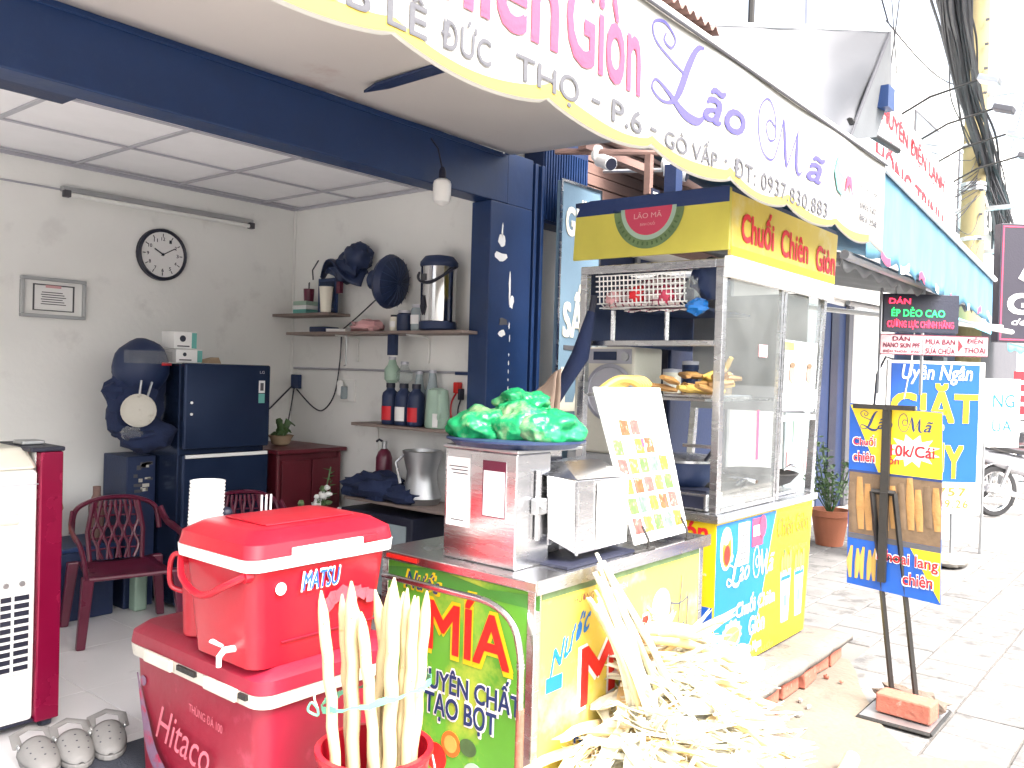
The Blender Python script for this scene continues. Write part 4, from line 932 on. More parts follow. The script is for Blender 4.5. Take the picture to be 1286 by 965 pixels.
for k, (a, b, d, h, rr_) in enumerate(canes):
    a, b = a*1.14-.006, b*1.1; bz = .53; top = cc0+rdir*a+fdir*d; top.z = h; mid = cc0+rdir*b+fdir*d*.9; mid.z = bz; bot = mid+(mid-top)*(bz-.06)/(h-bz)*.75
    bot.z = .04; off = Vector((bot.x-cc0.x, bot.y-cc0.y, 0))
    if off.length > .09: off = off*(.09/off.length); bot = Vector((cc0.x+off.x, cc0.y+off.y, .04))
    t = thing('sugarcane', 'peeled sugarcane: '+names[k], 'sugarcane', bot, 'peeled sugarcane stalks in the red bucket')
    P = []; RR = []
    for q in range(23):
        s = q/22; 
        p = bot.lerp(mid, s/.55) if s < .55 else mid.lerp(top, (s-.55)/.45)
        P.append(p+Vector((.002*math.sin(q*1.7+k), .002*math.cos(q*1.3+k), 0)))
        node = 1+.06*math.exp(-((((q+k*3) % 7)-3)**2)*1.2)
        RR.append(rr_*node*(1 if q < 20 else (.92, .62, .18)[q-20]))
    MB().tube(P, RR, 10).build('stalk', 'cane', t, smooth=True)
    tw = random.Random(k)
    for q in range(3):
        s = tw.uniform(.5, .92); p = mid.lerp(top, (s-.5)/.5); MB().blob(p-fdir*rr_*.96+rdir*tw.uniform(-.5, .5)*rr_, (.003, .003, .004), .3, 3, 6, 4, q).build('blemish', 'husk_dark', t)
tie = thing('green_tie', 'pale green plastic tie wrapped around the sugarcane bundle', 'tie', (1.73, 1.905, .5))
bandp = []
for k in range(40):
    a = 2*math.pi*k/39; u_ = math.cos(a)*.164-.004; d_ = math.sin(a)*.10+.03
    bandp.append(cc0+rdir*u_+fdir*d_+Z*(.533+.26*u_+.004*math.sin(k*1.9)))
mint_tie = mat('tie_mint', (.12, .36, .24), .4, var=.2)
tv = MB()
for k in range(39):
    w = .007+.004*math.sin(k*.9)
    tv.add([bandp[k]-Z*w, bandp[k+1]-Z*w, bandp[k+1]+Z*w, bandp[k]+Z*w], [(0, 1, 2, 3)])
tv.build('band', mint_tie, tie, solid=.002)
kn = cc0-rdir*.172+fdir*.0+Z*.49
MB().tube([Vector(p) for p in catmull([tuple(kn), tuple(kn+Vector((-.015, .01, .02))), tuple(kn+Vector((-.02, .02, -.005))), tuple(kn+Vector((.0, .0, -.02))), tuple(kn)], 6)], .004, 6).build('knot', mint_tie, tie, smooth=True)
MB().tube([Vector(p) for p in catmull([tuple(kn), tuple(kn+Vector((-.01, .005, .04))), tuple(kn+Vector((.01, -.005, .06)))], 6)], .003, 6).build('loop', 'husk', tie)

# ================================================================ JUICE COUNTER
jc = thing('juice_counter', 'sugarcane juice counter with green side, yellow front and stainless steel top', 'counter', (2.75, 2.05, 0))
x0, x1, y0, y1 = 2.20, 3.36, 1.68, 2.40
B('carcass', 'steel_dull', jc, x0+.01, x1-.01, y0+.01, y1-.01, .06, .80)
gp = B('side_panel', 'green', jc, x0, x0+.009, y0+.03, y1-.02, .06, .795)
yp = B('front_panel', 'yellow_soft', jc, x0+.03, x1-.03, y0, y0+.009, .06, .795)
for x, y in ((x0+.012, y0+.012), (x0+.012, y1-.012), (x1-.012, y0+.012), (x1-.012, y1-.012)): B('corner_post', 'steel', jc, x-.0165, x+.0165, y-.0165, y+.0165, .0, .80, bevel=.003)
B('worktop', 'steel', jc, x0-.02, x1+.03, y0-.02, y1+.02, .802, .835, bevel=.004)
B('worktop_lip', 'steel', jc, x0-.022, x1+.032, y0-.024, y0-.0205, .795, .842)
B('label', 'red_bright', jc, x0-.0255, x0-.0236, 2.20, 2.36, .812, .826)
# bent push handle on the side
hp = [(x0-.035, 2.36, .745), (x0-.045, 2.25, .748), (x0-.045, 2.0, .748), (x0-.045, 1.84, .745), (x0-.045, 1.74, .70), (x0-.045, 1.70, .60), (x0-.045, 1.695, .45), (x0-.04, 1.695, .22)]
MB().tube([Vector(p) for p in catmull(hp, 6)], .012, 10).build('push_handle', 'steel', jc, smooth=True)
MB().tube([(x0-.043, 1.695, .43), (x0-.043, 1.695, .18)], .0135, 10).build('handle_sleeve', 'brick', jc, smooth=True)
for z in (.56, .57): MB().tube([(x0-.045, 1.697, z), (x0-.045, 1.697, z+.004)], .0145, 10).build('wire_wrap', 'steel_dull', jc)
# printed words
PO = x0-.0005
text(gp, 'Nước', (PO, 2.285, .708), UL, VL, .19, .075, 'yellow', shear=.35, bold=.06, lift=.002); text(gp, 'Nước', (PO, 2.275, .712), UL, VL, .17, .066, 'ink_navy', shear=.35, bold=.01, lift=.0035)
text(gp, 'MÍA', (PO, 2.168, .508), UL, VL, .40, .235, 'yellow', bold=.06, lift=.002, warp=lambda a, b: (a+.03*(b/.235-.5)*(0 if a < .13 else 0), b-.0*a)); text(gp, 'MÍA', (PO, 2.155, .52), UL, VL, .375, .212, 'red_bright', bold=.03, lift=.0035)
text(gp, 'NGUYÊN CHẤT', (PO, 2.262, .372), UL, VL, .545, .118, 'white', bold=.07, lift=.002); text(gp, 'NGUYÊN CHẤT', (PO, 2.256, .378), UL, VL, .533, .106, 'ink_navy', bold=.03, lift=.0035)
text(gp, 'TẠO BỌT', (PO, 2.165, .265), UL, VL, .345, .108, 'white', bold=.07, lift=.002); text(gp, 'TẠO BỌT', (PO, 2.159, .271), UL, VL, .333, .096, 'ink_navy', bold=.03, lift=.0035)
fruit = MB(); 
disc(MB(), (PO-.001, 2.03, .205), NX, .045, 0, .002, 20).build('fruit_print', 'orange', gp); disc(MB(), (PO-.0035, 2.03, .205), NX, .03, 0, .001, 18).build('fruit_print', 'banana_yellow', gp)
disc(MB(), (PO-.001, 1.95, .215), NX, .03, 0, .002, 18, sx=1.3).build('leaf_print', 'leaf', gp); disc(MB(), (PO-.001, 2.10, .14), NX, .05, 0, .002, 20).build('fruit_print', 'red_bright', gp); disc(MB(), (PO-.001, 1.92, .12), NX, .05, 0, .002, 20).build('fruit_print', 'mint', gp)
MB().prism([(0, 0), (.72, 0), (.72, .05), (.5, .03), (.25, .06), (0, .03)], (PO-.0002, y1-.02, .742), UL, VL, .0012).build('leaf_border', mat('leaf_print_green', (.05, .2, .03), .4), gp)
text(yp, 'HƯƠNG VỊ', (2.42, y0, .715), X, Z, .16, .035, 'brick', lift=.002)
text(yp, 'TỰ NHIÊN', (2.62, y0, .715), X, Z, .14, .03, 'pale_pink', lift=.002)
text(yp, 'Nước', (2.29, y0, .50), X, Z, .23, .085, 'blue_sky', shear=.3, bold=.03, lift=.002, warp=lambda a, b: (a, b+a*.55))
text(yp, 'MÍA', (2.46, y0, .345), X, Z, .56, .27, 'white', bold=.05, lift=.002, warp=lambda a, b: (a, b+a*.07)); text(yp, 'MÍA', (2.475, y0, .355), X, Z, .53, .25, 'red_bright', bold=.03, lift=.0035, warp=lambda a, b: (a, b+a*.07))
text(yp, 'NGUYÊN CHẤT', (2.44, y0, .22), X, Z, .60, .08, 'blue_deep', bold=.03, lift=.002); B('print_band', 'blue_sky', yp, 2.27, 2.36, y0-.002, y0-.0004, .45, .50)
B('print_band', 'leaf_pale', yp, 2.235, 3.33, y0-.0016, y0-.0003, .765, .79)
# plain line drawing of a glass with a straw at the right end of the front
strokes(yp, [[(.1, .9, .02), (.2, .1, .02), (.8, .1, .02), (.9, .9, .02)], [(.1, .85, .012), (.5, .8, .012), (.9, .85, .012)], [(.6, 1.2, .015), (.45, .4, .015)], [(.22, .5, .012), (.5, .46, .012), (.78, .5, .012)]], (3.08, y0, .36), X, Z, .18, .28, 'grey_ink', 'drawing')
disc(MB(), (3.02, y0-.001, .60), NB, .07, 0, .001, 22).build('print', 'white', yp)

# ================================================================ JUICE PRESS on the counter
jp = thing('juice_press', 'stainless steel sugarcane juice press with blank pasted notices on the counter', 'juice press', (2.42, 1.98, .836))
mx0, mx1, my0, my1 = 2.255, 2.62, 1.815, 2.15
mb_ = B('housing', 'steel', jp, mx0, mx0+.19, my0, my1, .836, 1.23, bevel=.005)
B('rear_housing', 'steel', jp, mx0+.191, mx1, my0+.08, my1, .836, 1.225, bevel=.004)
B('dark_opening', 'black', jp, mx0+.20, mx1-.02, my0+.065, my0+.079, 1.07, 1.2)
B('top_rim', 'steel_dull', jp, mx0-.006, mx1+.006, my0-.006, my1+.006, 1.231, 1.243, bevel=.003)
nt_ = B('notice', 'white', mb_, mx0-.004, mx0-.0024, 2.025, 2.135, .955, 1.20)
B('payment_card', 'white', mb_, mx0-.0035, mx0-.0024, 1.86, 1.965, 1.005, 1.20); B('card_band', 'maroon', mb_, mx0-.0045, mx0-.0036, 1.86, 1.965, 1.165, 1.20)
for a in ((1.86, 1.864, 1.005, 1.165), (1.961, 1.965, 1.005, 1.165), (1.864, 1.961, 1.005, 1.009)): B('card_border', 'maroon', mb_, mx0-.0045, mx0-.0036, a[0], a[1], a[2], a[3])
for k in range(3): B('note_line', 'grey_ink', nt_, mx0-.0047, mx0-.0041, 2.035, 2.125-.01*k, 1.165-.012*k, 1.169-.012*k)
B('note_line', 'grey_ink', nt_, mx0-.0047, mx0-.0041, 2.05, 2.11, .975, .979)
# door latch and chute
B('door', 'steel', jp, mx0+.185, mx0+.2, my0-.004, my0+.0, .9, 1.15)
MB().tube([(2.36, my0-.012, 1.17), (2.36, my0-.012, .93)], .011, 8).build('hinge_rod', 'steel', jp, smooth=True); B('latch_block', 'steel_dull', jp, 2.33, 2.385, my0-.035, my0-.002, 1.02, 1.075, bevel=.006); MB().tube([(2.355, my0-.03, 1.05), (2.33, my0-.06, 1.05)], .008, 8).build('latch_pin', 'steel', jp, smooth=True)
ch = MB(); 
ch.hexa([(2.415, 1.80, .93), (2.48, 1.722, .872), (2.80, 1.722, .872), (2.80, 1.90, .93)], [(2.40, 1.80, 1.15), (2.475, 1.725, 1.135), (2.80, 1.725, 1.125), (2.80, 1.90, 1.15)])
hood = ch.build('feed_hood', 'steel', jp, bevel=.004)
MB().hexa([(2.39, 1.815, 1.152), (2.467, 1.715, 1.138), (2.81, 1.715, 1.128), (2.81, 1.93, 1.152)], [(2.46, 1.86, 1.19), (2.53, 1.83, 1.19), (2.77, 1.83, 1.185), (2.77, 1.92, 1.19)]).build('hood_top', 'steel', jp, bevel=.003)
B('hood_edge', 'steel', hood, 2.472, 2.48, 1.712, 1.7205, .872, 1.13); B('drip_tray', 'black', jp, 2.40, 2.84, 1.70, 1.90, .8365, .846)
B('clear_sheet', 'white_gloss', jp, 2.60, 2.805, 1.716, 1.7195, .88, 1.12)
# tray with green bag on top
tr = thing('round_tray', 'dark round tray lying on top of the juice press', 'tray', (2.42, 1.92, 1.244))
MB().lathe([(.0, .0), (.22, .0), (.245, .02), (.25, .022), (.25, .027), (.22, .008), (0, .006)], (2.43, 1.965, 1.244), 36).build('tray', 'navy_dark', tr, smooth=True)
MB().lathe([(.246, .0), (.254, .002), (.254, .008), (.246, .008)], (2.43, 1.965, 1.262), 36).build('rim', 'navy_dark', tr, smooth=True)
gbag = thing('green_plastic_bag', 'bright green plastic bags of fruit heaped on the tray', 'bag', (2.43, 1.95, 1.252))
def bagfn(c, rad, seed, amp=.2):
    mbx = MB(); c = Vector(c); n, m_ = 72, 40; V = []; F = []
    for i in range(m_+1):
        th = math.pi*i/m_
        for j in range(n):
            a = 2*math.pi*j/n; d = Vector((math.sin(th)*math.cos(a), math.sin(th)*math.sin(a), math.cos(th)))
            k = 1+amp*noise.noise(d*1.8+Vector((seed, 0, 0)))*1.3+.05*abs(noise.noise(Vector((math.sin(a)*4, math.cos(a)*4, th*1.2+seed))))-.10*abs(noise.noise(d*3.4+Vector((seed*2, 1, 0))))-.045*abs(noise.noise(d*8+Vector((0, 0, seed))))+.03
            p = Vector((d.x*rad[0]*k, d.y*rad[1]*k, max(d.z*rad[2]*k, -rad[2]*.55))); V.append(c+p)
    for i in range(m_):
        for j in range(n): F.append((i*n+j, (i+1)*n+j, (i+1)*n+(j+1) % n, i*n+(j+1) % n))
    return mbx.add(V, F)
gm = MATS['green_bag'].node_tree; vo = gm.nodes.new('ShaderNodeTexVoronoi'); vo.feature = 'F1'; vo.inputs['Scale'].default_value = 26; vo.inputs['Randomness'].default_value = 1
bpn = [n_ for n_ in gm.nodes if n_.type == 'BUMP'][0]; bpn.inputs['Strength'].default_value = .55; bpn.inputs['Distance'].default_value = .012
nz = [n_ for n_ in gm.nodes if n_.type == 'VECT_MATH'][0]; dn = gm.nodes.new('ShaderNodeTexNoise'); dn.inputs['Scale'].default_value = 6; va = gm.nodes.new('ShaderNodeVectorMath'); va.operation = 'MULTIPLY_ADD'; va.inputs[1].default_value = (.12, .12, .12)
gm.links.new(nz.outputs[0], dn.inputs['Vector']); gm.links.new(dn.outputs['Color'], va.inputs[0]); gm.links.new(nz.outputs[0], va.inputs[2]); gm.links.new(va.outputs[0], vo.inputs['Vector']); gm.links.new(vo.outputs['Distance'], bpn.inputs['Height'])
bagfn((2.36, 2.07, 1.30), (.12, .115, .075), 1.0).build('bag', 'green_bag', gbag, smooth='soft'); bagfn((2.46, 1.94, 1.31), (.14, .13, .09), 4.0).build('bag', 'green_bag', gbag, smooth='soft'); bagfn((2.47, 1.85, 1.30), (.13, .12, .075), 7.0).build('bag', 'green_bag', gbag, smooth='soft'); bagfn((2.50, 1.99, 1.385), (.10, .10, .06), 9.0, .35).build('bag_knot', 'green_bag', gbag, smooth='soft')
pb = thing('paper_bag', 'crumpled brown paper bag behind the green bags', 'bag', (2.9, 2.28, 1.05))
def pbf(a, b):
    return (2.92+.05*math.sin(a*6)*(1-b)+.03*noise.noise(Vector((a*4, b*4, 0))), 2.40-a*.22-b*.03, 1.05+b*(.30+.17*a)+.02*noise.noise(Vector((a*5, b*5, 2))))
MB().grid(pbf, 12, 12).build('front', 'paper_bag', pb, smooth=True, solid=.003); MB().grid(lambda a, b: (pbf(a, b)[0]+.08-.05*b, pbf(a, b)[1], pbf(a, b)[2]+.01), 12, 12).build('back', 'paper_bag', pb, smooth=True, solid=.003)
cr_ = B('crate', 'steel_dull', None, 2.80, 3.10, 2.12, 2.38, .836, 1.06, bevel=.008); tag(cr_, 'grey metal box on the counter behind the juice press', 'box')
# menu board leaning on the counter edge
mnu = thing('menu_board', 'white menu board with coloured pictures leaning back on the counter edge', 'menu', (3.05, 1.74, .84))
mo = Vector((2.85, 1.705, .86)); mu_ = Vector((.425, .0, .0)); mv = Vector((-.085, .15, .60))
un = mu_.normalized(); vn = mv.normalized(); nn = un.cross(vn).normalized()
MB().add([mo, mo+mu_, mo+mu_*1.18+mv, mo+mv*1.0-mu_*.02, mo-nn*.006, mo+mu_-nn*.006, mo+mu_*1.18+mv-nn*.006, mo+mv-mu_*.02-nn*.006], [(0, 1, 2, 3), (7, 6, 5, 4), (0, 4, 5, 1), (1, 5, 6, 2), (2, 6, 7, 3), (3, 7, 4, 0)]).build('board', 'white_gloss', mnu)
r = random.Random(12); pal = ['pale_pink', 'yellow_soft', 'leaf_pale', 'mint', 'banana_yellow', 'orange']
for i in range(5):
    for j in range(6):
        a, b = .055+i*.185, .06+j*.125
        P = [mo+mu_*(a+dx)+mv*(b+dy)+nn*.001 for dx, dy in ((0, 0), (.155, 0), (.16, .095), (.005, .105))]
        if j < 4 or r.random() < .5:
            pm = mat('menu_print_%s' % pal[(i+j*2) % 6], ((.26, .07, .06), (.30, .22, .03), (.08, .18, .04), (.10, .20, .12), (.32, .16, .02), (.30, .06, .02))[(i+j*2) % 6], .5, var=.9, vs_=40, c2=(.5, .46, .34), c2at=.56, c2s=45)
            MB().add(P, [(0, 1, 2, 3)]).build('picture', pm, mnu)
        if j == 4: MB().add([mo+mu_*(a+dx)+mv*(b+.1+dy)+nn*.001 for dx, dy in ((0, 0), (.12, 0), (.12, .012), (0, .012))], [(0, 1, 2, 3)]).build('caption', 'pale_pink', mnu)
for i in range(3): MB().add([mo+mu_*(.28+.22*i+dx)+mv*(.08+dy)+nn*.0015 for dx, dy in ((0, 0), (.012, 0), (-.02, .4), (-.028, .4))], [(0, 1, 2, 3)]).build('divider', 'grey_ink', mnu)
MB().add([mo+mu_*(.55+dx)+mv*(.60+dy)+nn*.0015 for dx, dy in ((0, 0), (.05, 0), (.05, .06), (0, .06))], [(0, 1, 2, 3)]).build('price_tag', 'pink_red', mnu)
disc(MB(), mo+mu_*.5+mv*.965+nn*.001, nn, .004, 0, .002, 10).build('hole', 'black', mnu)
for a in (.12, .85):
    p = mo+mu_*a; MB().tube([p+Vector((0, -.03, -.02)), p+Vector((0, -.028, .02)), p+Vector((-.01, -.005, .07))], .006, 6).build('hinge', 'iron', mnu); MB().tube([p+Vector((-.02, -.035, -.016)), p+Vector((.03, -.035, -.016))], .008, 6).build('hinge', 'iron', mnu)
MB().tube([mo+Vector((-.06, -.035, -.02)), mo+Vector((.05, -.035, -.018))], .007, 6).build('rail', 'iron', mnu)
bn = thing('banana_bunch', 'yellow bananas just showing behind the top of the menu board', 'bananas', (3.15, 2.0, 1.42))
for k in range(5): MB().tube([Vector(p) for p in catmull([(3.10-.05+.05*k*.6, 2.02, 1.44), (3.12+.03*k, 1.99, 1.485), (3.20+.03*k, 1.97, 1.49), (3.28+.02*k, 1.96, 1.46)], 4)], [.012]+[.018]*11+[.006], 8).build('banana', 'banana_yellow', bn, smooth=True)
bs = thing('banana_stand', 'grey upright stand behind the menu board carrying the bananas', 'stand', (3.18, 2.0, .836)); B('post', 'steel_dull', bs, 3.16, 3.20, 1.98, 2.02, .836, 1.42); B('plate', 'steel_dull', bs, 3.05, 3.33, 1.90, 2.08, 1.421, 1.432, bevel=.003)

# ================================================================ HUSKS in front of the counter
hk_ = thing('cane_husk_heap', 'heap of pale dry sugarcane husks spilling from the foot of the counter', 'husks', (2.85, 1.42, 0))
def heap(a, b):
    x = 2.12+a*(1.35-.70*b); y = 1.665-b*.62
    e = max(0, 1-(2*a-1)**2)**.6*max(0, 1-b**1.7)**.7
    prof = .08+.12*math.exp(-((x-2.55)/.45)**2)+.32*math.exp(-((x-2.98)/.28)**2)
    z = e*prof*1.15+.05*noise.noise(Vector((x*7, y*7, 0)))*e+.03*noise.noise(Vector((x*19, y*19, 3)))*e
    return Vector((x, y, max(.0, z)+.004))
def heapz(x, y):
    b = (1.665-y)/.62; a = (x-2.12)/(1.35-.70*min(1, b))
    return heap(min(1, max(0, a)), min(1, max(0, b))).z
mnd = MB().grid(heap, 60, 34).build('mound', 'husk', hk_, smooth=True); mnd['kind'] = 'stuff'
r = random.Random(21)
def strip_mesh(L, w, curl, seed):
    rr_ = random.Random(seed); mbx = MB(); n = 10; V = []; ph = rr_.uniform(0, 6); tw = rr_.uniform(-.8, .8); C = 5
    ends = [rr_.uniform(-.12, .12) for _ in range(C)]
    for i in range(n+1):
        s = i/n; ww = w*(.45+.55*math.sin(math.pi*min(1, s*1.05+.06))**.5); bend = curl*(s-.5)**2*L
        for c in range(C):
            q = c/(C-1)*2-1; sx = s*L-L/2+ends[c]*L*(abs(s-.5)*2)**3*(1 if s > .5 else -1)
            zz = bend+(q*q)*ww*.7+.25*w*noise.noise(Vector((s*5+seed, q*1.5, ph)))+.10*w*math.sin(q*9+seed); yy = q*ww+.05*L*math.sin(s*3+ph)
            t_ = tw*(s-.5); V.append((sx, yy*math.cos(t_)-zz*math.sin(t_), yy*math.sin(t_)+zz*math.cos(t_)))
    mbx.add(V, [(i*C+c, i*C+c+1, (i+1)*C+c+1, (i+1)*C+c) for i in range(n) for c in range(C-1)])
    return mbx.build('husk_strip', 'husk_dark' if seed in (4, 11) else 'husk', hk_, smooth='soft', solid=.0025)
protos = [strip_mesh(r.uniform(.22, .48), r.choice((.008, .012, .018, .026, .036)), r.uniform(-.3, .5), s) for s in range(16)]
# shift prototypes: mesh data is centred on the world origin, so use object transforms relative to the heap
base = WL[hk_]
for p in protos:
    for v in p.data.vertices: v.co += base
used = set()
for k in range(280):
    p = r.choice(protos)
    if p in used: o = p.copy(); col.objects.link(o); o.parent = hk_
    else: o = p; used.add(p)
    x = r.gauss(2.76, .33); y = 1.62-abs(r.gauss(0, .27))
    y = max(y, 1.0); x = min(max(x, 2.14), 2.88+(y-1.2)*1.9)
    z = heapz(x, y)+r.uniform(.0, .03)
    el = r.gauss(0, .22)
    o.location = Vector((x, y, z+.012+abs(math.sin(el))*.08))-base
    o.rotation_euler = (r.gauss(0, .3), el, math.atan2(y-1.75, x-2.72)+r.gauss(0, .75))
for p in protos:
    if p not in used: bpy.data.objects.remove(p)
fib = MB()
for k in range(1400):
    x = min(max(r.gauss(2.86, .33), 2.13), 3.55); y = max(1.66-abs(r.gauss(0, .30)), .95); x = min(x, 2.92+(y-1.2)*1.9); z = heapz(x, y)+r.uniform(.0, .05); a = r.uniform(0, 6.28); L = r.uniform(.03, .12); e = r.uniform(-.3, .5)
    d = Vector((math.cos(a), math.sin(a), e)); s_ = Vector((-math.sin(a), math.cos(a), 0))*r.uniform(.001, .0028); p = Vector((x, y, z+.01)); m1_ = p+d*L*.5+Z*r.uniform(-.01, .015)
    fib.add([p-s_, p+s_, m1_+s_, m1_-s_, p+d*L], [(0, 1, 2, 3), (3, 2, 4)])
o = fib.build('loose_fibre', 'husk', hk_); o['kind'] = 'stuff'
# standing sheaf of peel leaning against the counter
lp = thing('cane_peel_sheaf', 'tall sheaf of pale cane peel leaning against the yellow counter front', 'cane peel', (2.66, 1.5, .3))
for k in range(26):
    s = (k % 13)/12-.5; q = r.uniform(-.02, .02)
    bot = Vector((2.72+s*.26+q, 1.50+r.uniform(-.05, .05), .30+r.uniform(-.06, .06))); top = Vector((2.47+s*.12+q*.3, 1.60+r.uniform(-.02, .03), .90-abs(s)*.16+r.uniform(-.10, .02)))
    mid = bot.lerp(top, .5)+Vector((r.uniform(-.008, .012), -.025, 0)); w = r.uniform(.012, .026)
    c = catmull([tuple(bot), tuple(mid), tuple(top)], 6); V = []
    for i, p in enumerate(c):
        ww = w*(1-.75*(i/12)**2); V += [Vector(p)+Vector((-ww, .006, 0)), Vector(p)+Vector((0, -.005, 0)), Vector(p)+Vector((ww, .006, 0))]
    MB().add(V, [(i*3+c_, i*3+c_+1, (i+1)*3+c_+1, (i+1)*3+c_) for i in range(12) for c_ in (0, 1)]).build('peel_strip', 'husk_dark' if k % 6 == 1 else 'husk', lp, smooth=True, solid=.002)
wb = thing('white_sack', 'white plastic sack half buried in husks at the corner of the banana cart', 'sack', (3.25, 1.48, .2))
bagfn((3.25, 1.48, .28), (.15, .11, .14), 6.0, .3).build('sack', 'white', wb, smooth='soft')
st_ = MB().tube([(3.05, 1.06, .09), (3.2, 1.02, .10), (3.42, 1.05, .11)], [.028, .032, .03], 12).build('cane_offcut', 'cane', smooth=True, loc=(3.2, 1.04, .03)); st_.location.z -= .055; tag(st_, 'short cane offcut lying on the cement at the edge of the husks', 'sugarcane')
# ================================================================ PLINTH
pl = thing('brick_plinth', 'low crumbling brick and cement plinth under the banana cart', 'plinth', (4.0, 2.0, 0))
MB().bb(3.30, 4.80, 1.62, 2.65, .0, .095).build('core', 'plinth', pl, bevel=.01)
def slabtop(a, b): return (3.25+a*1.58, 1.50+b*1.15+(.025*noise.noise(Vector((a*9, 0, 0))) if b < .01 else 0), .12+.008*noise.noise(Vector((a*7, b*5, 0))))
MB().grid(slabtop, 30, 12).build('cement_top', 'plinth', pl, smooth=True, solid=.03)
r = random.Random(5); x = 3.28
bk0 = MB().box((0, 0, 0), (.20, .09, .07)).build('brick', 'brick', pl, bevel=.008); bk0.location = (-9, 0, 0); fb_ = True
for m_ in bk0.data.vertices: m_.co += Vector((4.0, 2.0, 0))
while x < 4.72:
    o = bk0 if fb_ else bk0.copy()
    if not fb_: col.objects.link(o); o.parent = pl
    fb_ = False
    o.location = Vector((x+.1, 1.57+r.uniform(-.015, .02), .048))-Vector((4.0, 2.0, 0)); o.rotation_euler = (r.uniform(-.05, .05), r.uniform(-.04, .04), r.uniform(-.09, .09)); x += .215
for k in range(4):
    o = bk0.copy(); col.objects.link(o); o.parent = pl; o.location = Vector((4.76, 1.66+.215*k, .05))-Vector((4.0, 2.0, 0)); o.rotation_euler = (0, 0, R(90)+r.uniform(-.06, .06))
for k in range(7):
    px = r.uniform(3.6, 4.7)
    o = MB().blob((px, 1.49-r.random()*.09, .012+r.random()*.01), (r.uniform(.006, .022), r.uniform(.006, .02), r.uniform(.005, .014)), .35, 3, 8, 6, k).build('rubble', 'brick' if k % 3 else 'concrete', pl, smooth=True)

# ================================================================ BANANA CART
bc = thing('banana_cart', 'fried banana cart with glass cabinet, yellow header and blue and yellow lower panels', 'food cart', (4.2, 2.1, .13))
x0, x1, y0, y1 = 3.57, 4.74, 1.72, 2.50; zb, zc, zh, zt = .15, .90, 2.05, 2.355
def rx(z): return 4.70+.235*(z-.15)/2.2      # right side leans outwards a little
def quad_box(nm, m, xa0, xa1, z0, xb0, xb1, z1, ya, yb, parent=None, bevel=0):
    return MB().hexa([(xa0, ya, z0), (xa1, ya, z0), (xa1, yb, z0), (xa0, yb, z0)], [(xb0, ya, z1), (xb1, ya, z1), (xb1, yb, z1), (xb0, yb, z1)]).build(nm, m, parent or bc, bevel=bevel)
quad_box('carcass', 'steel_dull', x0+.01, rx(zb)-.01, zb+.01, x0+.01, rx(zc)-.01, zc-.02, y0+.01, y1)
# front lower panel: blue part with curved edge and yellow part
fpY = y0+.004
front = quad_box('front_panel', 'yellow', x0+.004, rx(zb)-.02, zb, x0+.004, rx(zc)-.02, zc-.045, y0, y0+.009)
blue = MB().prism([(.006, 0), (.36, .03), (.46, .16), (.53, .30), (.585, .45), (.63, .58), (.68, .695), (.006, .695)], (x0, y0-.0005, zb+.002), X, Z, .0015).build('blue_field', 'blue_sky', front)
MB().prism([(.006, 0), (.40, .0), (.36, .028), (.006, -.0)], (x0, y0-.0004, zb+.002), X, Z, .001)
def fpt(body, xa, xb, z0, z1, m, **k): return text(blue, body, (xa, y0-.002, z0), X, Z, xb-xa, z1-z0, m, lift=k.pop('lift', .002), **k)
S_off = .06
lao_ma(blue, (3.68, y0-.003, .54), X, Z, .56, .17, 'white')
fpt('Chuối Chiên', 3.80, 4.25, .385, .475, 'white', bold=.03); fpt('Giòn', 3.95, 4.13, .27, .36, 'white', bold=.03)
fpt('Thơm Ngon - Giòn Ngon', 3.62, 4.10, .175, .235, 'white', bold=.03)
def ell(c, a, b, m, lift, parent, k=24, n=NB):
    mb = MB(); disc(mb, Vector(c)+n*lift, n, 1, 0, .001, k); 
    for i, p in enumerate(mb.v):
        d = p-Vector(c); e = Z if abs(n.z) < .5 else Y; s = n.cross(e); mb.v[i] = Vector(c)+s*d.dot(s)*a+e*d.dot(e)*b+n*d.dot(n)
    return mb.build('print', m, parent)
ell((3.675, y0-.002, .73), .062, .10, 'white', .001, blue); ell((3.68, y0-.002, .72), .048, .075, 'orange', .0025, blue); ell((3.68, y0-.002, .70), .03, .045, 'red_bright', .004, blue); ell((3.665, y0-.002, .775), .03, .025, 'white', .004, blue)
B('price_list', 'white', blue, 3.80, 3.92, y0-.006, y0-.003, .63, .83)
for k in range(6): B('price_line', 'grey_ink', blue, 3.815, 3.90-.012*(k % 2), y0-.0072, y0-.0062, .655+k*.028, .662+k*.028)
B('pink_card', 'pink_red', blue, 3.955, 4.08, y0-.006, y0-.003, .70, .835); B('card_inner', 'white', blue, 3.965, 4.05, y0-.0075, y0-.0062, .75, .80); ell((4.07, y0-.004, .79), .04, .055, 'pink_red', .004, blue)
# spiky fruit drawing
P = []; 
for i in range(26):
    a = 2*math.pi*i/26; k = 1 if i % 2 else .84; P.append((math.cos(a)*.115*k, math.sin(a)*.075*k))
MB().prism(P, (3.76, y0-.0035, .315), X, Z, .001).build('fruit_print', 'mint', blue); ell((3.755, y0-.003, .31), .085, .045, 'banana_yellow', .003, blue); ell((3.74, y0-.003, .30), .06, .028, 'leaf_pale', .0045, blue)
strokes(blue, [[(0, .2, .03), (.5, .6, .05), (1, .8, .03)]], (3.69, y0-.0085, .29), X, Z, .14, .05, 'husk_dark', 'fruit_print')
def ypt(body, xa, xb, z0, z1, m, **k): return text(front, body, (xa, y0, z0), X, Z, xb-xa, z1-z0, m, **k)
ypt('Chiên Giòn', 4.27, 4.70, .70, .80, 'orange', bold=.02); ypt('Thơm Ngon', 4.42, 4.68, .60, .64, 'leaf_pale')
